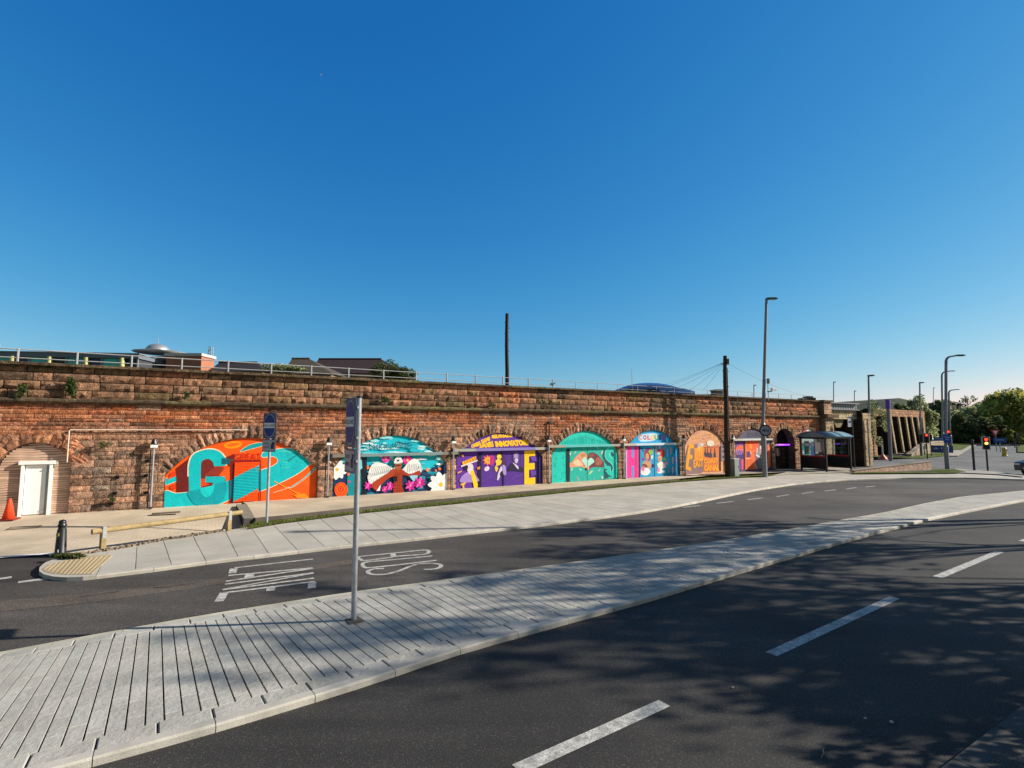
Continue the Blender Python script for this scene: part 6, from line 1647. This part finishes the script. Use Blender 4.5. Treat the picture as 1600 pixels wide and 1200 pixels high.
def tree(name, label, base, h, c, rad, clumps, per, size, cols, nb=10, r0=.25, group=None, cat='tree', cr_=.33):
    t = thing(name, label, cat, base, R.uniform(0, 6), group); B0 = Vector((0, 0, 0)); t.rotation_euler = (0, 0, 0)
    mb = MB(); mb.tube([(0, 0, -.4), (.05, .03, h * .4), (0, 0, h)], [r0, r0 * .75, r0 * .3], 8); branches(mb, B0, h, rad, nb, r0); mb.build('trunk', M_bark, t)
    mb = MB(); crown(mb, c, rad, clumps, per, size, cols, cr_); mb.build('crown', M_leaf, t)
    return t
YG = [(.55, .50, .12), (.42, .45, .10), (.60, .48, .14), (.26, .34, .08), (.18, .26, .07)]
DK = [(.08, .105, .045), (.10, .13, .05), (.13, .15, .065)]
MID = [(.36, .39, .19), (.28, .34, .16), (.43, .43, .24)]  # lightened greens: distance haze is put into the leaf colour
def bgtree(label, x, ytop, Y, wpx, cols, clumps=60, per=90, size=.3, cr_=.3, ybase=690, nb=8, rz_=None):
    top = AT(x, ytop, Y).z; rx = wpx / F * Y / 2; z0 = 0
    rzz = rz_ or top * .5
    return tree('tree', label, Vector((AT(x, 600, Y).x, Y, z0)), top * .75, (0, 0, top - rzz), (rx, rx * .8, rzz), clumps, per, size, cols, nb, .3, 'trees on the bank beyond the junction', cr_=cr_)
bgtree('large yellow green tree at the right edge of the photo', 1588, 612, 105, 95, YG, 110, 110, .38)
bgtree('dark green tree left of the yellow green one', 1552, 622, 125, 62, MID, 80, 100, .4)
bgtree('rounded dense bush shaped tree with a pale top in the middle of the bank', 1521, 634, 112, 80, MID, 110, 110, .33)
bgtree('pale thinly leaved tree standing above the rounded bush', 1502, 618, 150, 54, [(.17, .19, .10), (.2, .2, .13)], 34, 40, .35, .2, nb=26)
bgtree('dark tree behind the end of the buttressed wall', 1470, 628, 118, 42, DK + MID[:1], 60, 90, .38)
bgtree('dull green tree between the dark tree and the rounded bush', 1486, 640, 135, 50, DK + MID, 60, 90, .4)
bgtree('green tree beyond the buttressed wall parapet', 1433, 621, 80, 42, MID, 50, 90, .25)
bgtree('low dark bush behind the buttressed wall parapet', 1412, 628, 84, 40, DK + MID, 40, 90, .25)
bgtree('far right tree mostly outside the photo', 1640, 618, 95, 70, YG, 70, 90, .35)
for x, w_, lb in ((1478, 26, 'dark undergrowth at the left foot of the bank'), (1500, 34, 'dark undergrowth behind the straight pale lamp post'), (1528, 36, 'dark undergrowth below the rounded bush'), (1553, 30, 'dark undergrowth left of the give way sign'), (1580, 36, 'light green shrubs on the slope at the right'), (1450, 20, 'dark undergrowth beside the buttressed wall end'), (1612, 30, 'light green shrubs at the right edge')):
    Y = 100; c = AT(x, 690, Y); t = thing('shrub', lb, 'shrub', Vector((c.x, Y, 0)), 0, 'undergrowth on the bank')
    rx = w_ / F * Y / 2 * 1.2; hh_ = 5.2 if x < 1570 else 2.6
    mb = MB(); crown(mb, (0, 0, hh_ * .45), (rx, rx * .6, hh_ * .6), 40, 80, .28, DK if x < 1570 else YG[1:], .35); mb.build('foliage', M_leaf, t)
    mb = MB(); branches(mb, Vector((0, 0, 0)), 2, (rx * .7, rx * .5, 1), 5, .12, 1); mb.build('stems', M_bark, t)
# bank behind the trees
mb = MB(); pts = [(1360, 640, 150), (1385, 628, 160), (1405, 622, 170), (1425, 629, 170), (1450, 633, 170), (1480, 640, 170), (1520, 640, 170), (1560, 640, 170), (1640, 640, 170), (1800, 650, 170), (2200, 660, 170)]
ids = []
for x, y, Y in pts:
    p = AT(x, y, Y); ids.append(mb.vs([(p.x - 6, Y - 45, -.6), (p.x - 3, Y - 30, (p.z) * .55), (p.x, Y, p.z), (p.x + 4, Y + 60, p.z + 1), (p.x + 4, Y + 90, -.6)]))
for a, b in zip(ids, ids[1:]):
    for k in range(4): mb.face((a[k], b[k], b[k + 1], a[k + 1]))
struct(mb.build('hill', mat('wooded_hill', (.06, .075, .035), .95, nz=.6, ns=.4, bump=1, bs=1.2, bd=.8, nz2=.4, ns2=2)))
# bushes on the viaduct top
for (x, y, Y, rx, ry_, lb, cl) in ((600, 580, 27.5, 33, 22, 'big dark leafy bush above the parapet over the winged mural', DK + [(.09, .11, .02)]), (632, 584, 27.6, 22, 13, 'smaller bush joined to the right of the big dark one', DK + [(.09, .11, .02)]), (436, 575, 23, 40, 10, 'low ivy-like bush above the parapet over the orange mural', DK + MID)):
    c = AT(x, y, Y); k = Y / F; t = thing('bush', lb, 'bush', Vector((c.x, c.y, ZTOP - .3)), 0, 'bushes on top of the viaduct')
    mb = MB(); crown(mb, (0, .4, c.z - ZTOP + .3), (rx * k * .8, .6, ry_ * k * .8), 40, 90, .05, cl, .4); mb.build('foliage', M_leaf, t)
    mb = MB()
    for _ in range(8): mb.tube([(R.uniform(-.3, .3), .3, 0), (R.uniform(-.8, .8) * rx * k, .4, (c.z - ZTOP + .3))], [.03, .01], 5)
    mb.build('stems', M_bark, t)
# plants growing out of the wall
for (x, y, w_, h_, n, lb) in ((109, 601, 12, 22, 900, 'tall ivy clump hanging on the parapet above the white door'), (34, 613, 12, 14, 360, 'sparse weed tuft on the ledge at the far left'), (290, 618, 8, 7, 130, 'small weed on the ledge left of the orange mural'), (603, 624, 11, 8, 200, 'spreading weed with a long stem on the ledge over the winged mural'),
                              (768, 632, 9, 6, 130, 'weed tuft on the ledge above the purple mural'), (735, 634, 6, 3, 60, 'tiny weed just left of the tuft above the purple mural'), (1084, 640, 6, 4, 60, 'weed tuft on the ledge above the blue mural'), (165, 695, 12, 6, 110, 'thin plant in a wall joint below the pale conduit'), (177, 779, 5, 5, 70, 'small plant low on the wall left of the first pole light'),
                              (862, 600, 9, 4, 60, 'pale lichen like growth near the parapet top above the teal mural'), (1237, 672, 9, 12, 150, 'green creeper between the dark open arch and the last mural')):
    u, z = WL(x, y, -.12); k = 1 / 35 if x < 400 else 1 / 28; k = (Wp(u, 0, 0).y) / F * 1.05
    t = thing('wall_plant', lb, 'plant', Wp(u, -.12, z), WANG, 'plants rooted in the viaduct wall')
    mb = MB(); g_ = [(.08, .13, .03), (.12, .17, .04), (.05, .08, .02), (.03, .045, .015)]
    for _ in range(6): leaves(mb, (R.uniform(-.5, .5) * w_ * k, -.06, R.uniform(-.5, .5) * h_ * k), (w_ * k * .4, .08, h_ * k * .45), n // 6, .035, g_, 0)
    mb.build('foliage', M_leaf, t)
    mb = MB(); mb.tube([(0, .1, -h_ * k * .3), (w_ * k * .2, -.04, 0), (w_ * k * .5, -.05, h_ * k * .5)], [.02, .015, .006], 5); mb.build('stem', M_bark, t)
for (px, y0_, y1_, w_, lb, n_) in ((1354, 632, 690, 1.1, 'dark creeper hanging down the right bridge pillar', 900), (1372, 643, 668, .9, 'green creeper over the left end of the buttressed wall', 500)):
    Y_ = 47.5 if px < 1360 else 54.5; a = AT(px, y0_, Y_); b = AT(px, y1_, Y_)
    t = thing('creeper', lb, 'creeper', Vector((a.x, Y_, 0)), WANG); mb = MB()
    for q in range(9): leaves(mb, (R.uniform(-.5, .5) * w_, R.uniform(-.9, -.2), a.z + (b.z - a.z) * (q / 8) ** 1.3), (w_ * .75 * (1 - q * .07), .3, .45), n_ // 7, .09, MID + DK, 0)
    mb.build('foliage', M_leaf, t)
# weeds beside the bollard
t = thing('weed_patch', 'low green weeds at the pavement corner beside the bollard', 'plant', G(92, 873, .08))
mb = MB(); leaves(mb, (.15, .05, .05), (.4, .1, .05), 500, .03, [(.05, .09, .02), (.08, .12, .03), (.14, .12, .05)], 0); mb.build('foliage', M_leaf, t)
# street trees to the right, outside the frame, that shade the road
SH = [(.06, .09, .02), (.08, .11, .03)]
for i, (x, y, h, r_, cl, pr) in enumerate(((17.4, 8.9, 7.4, 2.5, 44, 60), (18.8, 10.6, 11.0, 2.3, 26, 50), (20.6, 13.8, 9.4, 2.6, 40, 55), (22.4, 16.8, 10.4, 2.4, 30, 50), (14.6, 7.5, 5.6, 1.6, 30, 55), (20.6, 9.6, 12.0, 2.0, 18, 50))):
    tree('street_tree', ('street tree nearest the near kerb with a spreading thin crown', 'tallest street tree behind the nearest one', 'street tree further along the near pavement', 'furthest of the street trees by the near pavement', 'lowest small street tree beside the nearest one', 'very tall thin street tree set back behind the nearest one')[i], Vector((x, y, .1)), h * .85, (0, 0, h * .8), (r_, r_, h * .2), cl, pr, .12, SH, 16, .13, 'street trees by the near pavement', cr_=.34)
lp = lamp(Vector((18.4, 16.9, .1)), Vector((18.4, 16.9, 12)), 'street lamp right of the frame casting a long shadow', 0, .12, .6)
# unseen hedge, added so that its shade fills the near corner
t = thing('hedge', 'dense unseen hedge added to shade the near corner', 'hedge', Vector((6.95, 4.0, 0)))
mb = MB()
for i in range(26): leaves(mb, (R.uniform(-.3, .3) + (i / 25 - .5) * 2.8 + .15, R.uniform(-.3, .3) + (i / 25 - .5) * 4.2, R.uniform(.5, 2.4)), (.6, .6, .6), 210, .07, DK, 0)
mb.build('foliage', M_leaf, t)
mb = MB()
for i in range(8): q = (i / 7 - .5); mb.tube([(q * 3.2, q * 5.2, 0), (q * 3.2 + .1, q * 5.2, 1.6)], [.05, .02], 6)
mb.build('stems', M_bark, t)
# ------------------------------------------------------------ buildings behind the viaduct
def bld(name, label, cat='building'): return thing(name, label, cat)
def vbox(mb, x0, x1, y0, y1, Y, depth, col, zlow=None):
    """box whose front face spans pixels x0..x1, y0..y1 (top, bottom) at depth Y"""
    a = AT(x0, y0, Y); b = AT(x1, y0, Y); zl = AT(x0, y1, Y).z if zlow is None else zlow
    mb.box(((a.x + b.x) / 2, Y + depth / 2, (a.z + zl) / 2), (b.x - a.x, depth, a.z - zl), col=col)
# low commercial block with yellow columns: faces along the railway, receding
Bc = bld('commercial_building', 'low grey roofed building with yellow columns and green glass above the viaduct at left')
P0 = Vector((-50, 41, 0)); P1 = Vector((-31.2, 43.5, 0)); dB = (P1 - P0).normalized(); aB = math.atan2(dB.y, dB.x); Bc.location = P0; Bc.rotation_euler = (0, 0, aB); LB = (P1 - P0).length
ht = 8.85; 
mb = MB(); mb.box((LB / 2, 4.6, ht / 2 - .1), (LB, 9.2, ht - .25), col=(.06, .065, .08)); mb.build('wall', M_paint, Bc)
mb = MB(); mb.box((LB / 2, 4.6, ht - .0), (LB + .3, 9.8, .36), col=(.16, .19, .23)); mb.box((LB / 2, 4.6, ht + .21), (LB + .5, 10.0, .08), col=(.2, .23, .26)); mb.build('roof', M_paint, Bc)
for i in range(7):
    x = LB * (i + .6) / 7; mb = MB(); mb.tube([(x, -.28, 0), (x, -.28, ht - .16)], .18, 12, col=(.62, .58, .25)); mb.build('column', M_paint, Bc)
for i in range(14):
    x = LB * (i + .5) / 14; mb = MB(); c_ = [(.08, .62, .56), (.02, .03, .05), (.10, .55, .50), (.05, .07, .16)][i % 4]; mb.box((x, .02 - .05, ht - .85), (LB / 14 - .15, .06, 1.3), col=c_); w_ = mb.build('window', M_paint, Bc)
    mb = MB(); mb.box((x + LB / 28, -.1, ht - .85), (.1, .1, 1.5), col=(.3, .32, .34)); mb.build('mullion', M_paint, w_)
# brick block with round canopy and dome
Bd = bld('domed_building', 'brick building with a wide flat canopy and a metal dome'); YB = 46
def rel(o, v): return v - o.location
Bd.location = Vector((AT(285, 600, YB).x, YB, 0))
mb = MB(); a, b = AT(256, 556, YB), AT(311, 556, YB); mb.box((0, 1, a.z / 2), (b.x - a.x, 2, a.z), col=(.42, .17, .10)); mb.build('wall', M_brick, Bd)
mb = MB(); mb.box((0, 1, a.z + .1), (b.x - a.x + .2, 2.3, .25), col=(.5, .5, .48)); mb.build('parapet', M_paint, Bd)
cx = rel(Bd, AT(246, 552, YB + 1.6)).x; mb = MB(); zc_ = AT(246, 550, YB + 1.6).z
mb.lathe([(.3, zc_ - .2), (2.1, zc_ - .1), (2.2, zc_ - .04), (1.8, zc_ + .0), (.2, zc_ + .02)], (cx + .3, 1.6, 0), 32, col=(.6, .62, .62)); mb.build('canopy', M_paint, Bd)
mb = MB(); r_ = 17.5 / F * YB; mb.lathe([(r_ * math.cos(a_), zc_ + .05 + r_ * .72 * math.sin(a_)) for a_ in [math.pi / 2 * k / 9 for k in range(9)]] + [(.05, zc_ + .05 + r_ * .73)], (cx, 1.6, 0), 28, col=(.22, .2, .22)); dm = mb.build('dome', M_galv, Bd, True)
mb = MB(); mb.tube([(cx, 1.6, zc_ + r_ * .7), (cx, 1.6, zc_ + r_ * .7 + .6)], .03, 6); mb.build('finial', M_galv, dm)
mb = MB(); mb.box((cx - .5, 3.4, zc_ / 2 - .2), (3.4, 4, zc_ - .4), col=(.09, .08, .09)); mb.build('drum', M_paint, Bd)
mb = MB(); mb.box((cx - .8, 1.35, zc_ - 1.1), (2.0, .06, .9), col=(.12, .2, .3)); mb.build('window', M_glassd, Bd)
# hipped and gabled roofs
def roofb(label, x0, x1, ridge0, ridge1, yr, ye, Y, col, depth=8):
    t = bld('house', label); t.location = Vector((AT((x0 + x1) / 2, 600, Y).x, Y, 0)); o = t.location
    A_, B__ = AT(x0, ye, Y), AT(x1, ye, Y); C_, D_ = AT(ridge0, yr, Y + depth / 2), AT(ridge1, yr, Y + depth / 2)
    ze = A_.z; v = [A_ - o, B__ - o, (B__ + Vector((0, depth, 0))) - o, (A_ + Vector((0, depth, 0))) - o, C_ - o, D_ - o]
    for k in range(4): v[k].z = ze
    zr = max(C_.z, D_.z); v[4].z = v[5].z = zr
    mb = MB(); i = mb.vs(v)
    mb.face((i[0], i[1], i[5], i[4]), col); mb.face((i[1], i[2], i[5]), col); mb.face((i[2], i[3], i[4], i[5]), col); mb.face((i[3], i[0], i[4]), col); mb.face((i[0], i[3], i[2], i[1]), col)
    rf_ = mb.build('roof', M_matte, t)
    mb = MB(); mb.box(((v[0].x + v[1].x) / 2, depth / 2, ze / 2), (v[1].x - v[0].x - .4, depth - .4, ze - .02), col=(.3, .2, .14)); mb.build('wall', M_brick, t)
    mb = MB()
    mb.tube([v[4] + Vector((0, 0, .04)), v[5] + Vector((0, 0, .04))], .1, 6, col=tuple(c * 1.4 for c in col)); mb.build('ridge_tiles', M_brick, rf_)
    return t
roofb('dark hipped roof left of the low ivy bush', 326, 412, 342, 402, 567, 580, 46, (.035, .028, .03))
roofb('grey brown hipped roof in the middle above the parapet', 440, 520, 456, 484, 561, 584, 44, (.085, .07, .055))
roofb('long brown roof running behind the big dark bush', 478, 632, 498, 596, 561.5, 583, 50, (.045, .03, .03))
t = bld('chimney_block', 'pale stone block on the skyline left of the leaning pole', 'chimney'); Y = 46; t.location = Vector((AT(1125, 600, Y).x, Y, 0))
z_ = AT(1125, 610, Y).z; mb = MB(); mb.bbox((0, .5, z_ / 2), (.95, 1, z_), .02, col=(.36, .27, .2)); mb.build('stack', M_stone, t); mb = MB(); mb.bbox((0, .5, z_ + .04), (1.1, 1.15, .1), .02, col=(.28, .21, .16)); mb.build('cap', M_stone, t)
mb = MB(); mb.box((-2.6, .7, z_ - .45), (4.2, .8, .25), col=(.04, .05, .05)); mb.build('flat_roof', M_matte, t)
t = bld('end_pillar_hut', 'small ledge block with a flat top at the right end of the parapet', 'block'); t.location = Wp(25.0, .6, ZTOP)
mb = MB(); mb.bbox((0, 0, .1), (.9, .8, .22), .02, col=(.1, .09, .09)); mb.build('block', M_matte, t); mb = MB(); mb.bbox((.1, 0, .26), (.5, .5, .12), .02, col=(.05, .05, .055)); mb.build('top', M_matte, t)
# arched glass roof
t = bld('arched_glass_roof', 'low blue curved glass roof on the skyline'); Y = 70; t.location = Vector((AT(1018, 600, Y).x, Y, 0))
mb = MB(); n = 18; x0, x1 = AT(955, 606, Y).x - t.location.x, AT(1078, 610, Y).x - t.location.x; zb_, zt2 = AT(960, 613, Y).z, AT(1018, 597.5, Y).z
ids = []
for i in range(n + 1):
    s_ = i / n; x = x0 + (x1 - x0) * s_; z = zb_ + (zt2 - zb_) * (1 - abs(2 * s_ - 1) ** 2.2); ids.append(mb.vs([(x, -2 + 0 * s_, zb_ - .5), (x, -1.8, zb_ + (z - zb_) * .55), (x, .5, z), (x, 9, z), (x, 11, zb_ - .5)]))
for a, b in zip(ids, ids[1:]):
    for k in range(4): mb.face((a[k], b[k], b[k + 1], a[k + 1]), (.05, .12, .28) if k != 1 else (.07, .16, .36))
rf_ = mb.build('roof', mat('blue_roof_sheet', 'attr', .18, spec=.7, metal=.3), t, True)
mb = MB(); mb.box(((x0 + x1) / 2, 4.5, (zb_ - .5) / 2), (x1 - x0, 12.5, zb_ - .5), col=(.12, .14, .17)); mb.build('wall', M_paint, t)
mb = MB(); mb.box(((x0 + x1) / 2 - 1.5, -1.95, zb_ + .05), ((x1 - x0) * .38, .1, .55), col=(.01, .015, .025)); mb.build('dark_glazing', M_paint, rf_)
# crane / lattice mast
t = thing('lattice_mast', 'pale leaning lattice mast beyond the brick building', 'mast'); Y = 90; o = AT(325, 600, Y); o.z = 0; t.location = o
b0, b1 = AT(323, 600, Y) - o, AT(330, 542, Y) - o
mb = MB()
for dx in (-.35, .35):
    for dy in (-.3, .3): mb.tube([(b0.x + dx * 2, dy * 2, 0), (b1.x + dx * .6, dy, b1.z)], [.09, .05], 5, col=(.5, .52, .55))
mb.build('legs', M_paint, t)
mb = MB()
for i in range(14):
    f0, f1 = i / 14, (i + 1) / 14; q = lambda f, s_: Vector((b0.x + (b1.x - b0.x) * f + s_ * (.7 - .5 * f), -.3, b1.z * f)); mb.tube([q(f0, -1), q(f1, 1)], .05, 4, col=(.5, .52, .55)); mb.tube([q(f1, 1), q(f1, -1)], .05, 4, col=(.5, .52, .55))
mb.build('bracing', M_paint, t)
t = thing('roof_post', 'white post top at the far left edge above the railing', 'post', Wp(-18.4, 1.2, ZTOP))
mb = MB(); mb.tube([(.08, 0, 0), (.08, 0, .5)], .06, 8, col=(.1, .12, .25)); mb.build('stem', M_paint, t); mb = MB(); mb.lathe([(.08, .48), (.11, .55), (.11, .66), (.05, .7)], (.08, 0, 0), 12, col=(.7, .7, .7)); mb.build('lamp', M_paint, t)
# ------------------------------------------------------------ gull
g = AT(501, 117, 110)
t = thing('gull', 'small white gull flying high in the blue sky', 'bird', g, .4)
mb = MB(); mb.tube([(-.2, 0, 0), (-.1, 0, 0), (.05, 0, .01), (.18, 0, .02), (.25, 0, .01)], [.015, .05, .065, .045, .015], 8, col=(.8, .8, .8)); mb.build('body', M_paint, t, True)
for s_ in (-1, 1):
    mb = MB(); mb.prism([(.1, 0), (-.06, 0), (-.09, .3), (-.16, .6), (-.02, .33)], -.006, .006, (.75, .76, .78), T=lambda p: Vector((p.x, s_ * p.y, .02 + .28 * p.y - .35 * max(0, p.y - .3) + p.z))); mb.build('wing', M_paint, t)
# litter and twigs on the near road
for i, (x, y, L_, lb) in enumerate(((1287, 1178, .16, 'pale forked twig on the near road'), (1393, 1128, .04, 'small stone chip right of the forked twig'), (1352, 1122, .03, 'tiny stone chip above the forked twig'), (1145, 1074, .03, 'single chip left of the stones'))):
    p = G(x, y, .012); mb = MB()
    if L_ > .1: mb.tube([(-.05, -.05, 0), (0, 0, .008), (.03, .06, .004)], .004, 5, col=(.35, .25, .15)); mb.tube([(0, 0, .008), (.03, .01, .01)], .003, 5, col=(.35, .25, .15))
    else: mb.lathe([(L_ * .3, -.008), (L_ * .5, 0), (L_ * .25, L_ * .3)], n=6, col=(.5, .47, .42))
    o = mb.build('twig' if L_ > .1 else 'stone_chip', M_paint); o.location = p; tag(o, lb, 'twig' if L_ > .1 else 'stone')
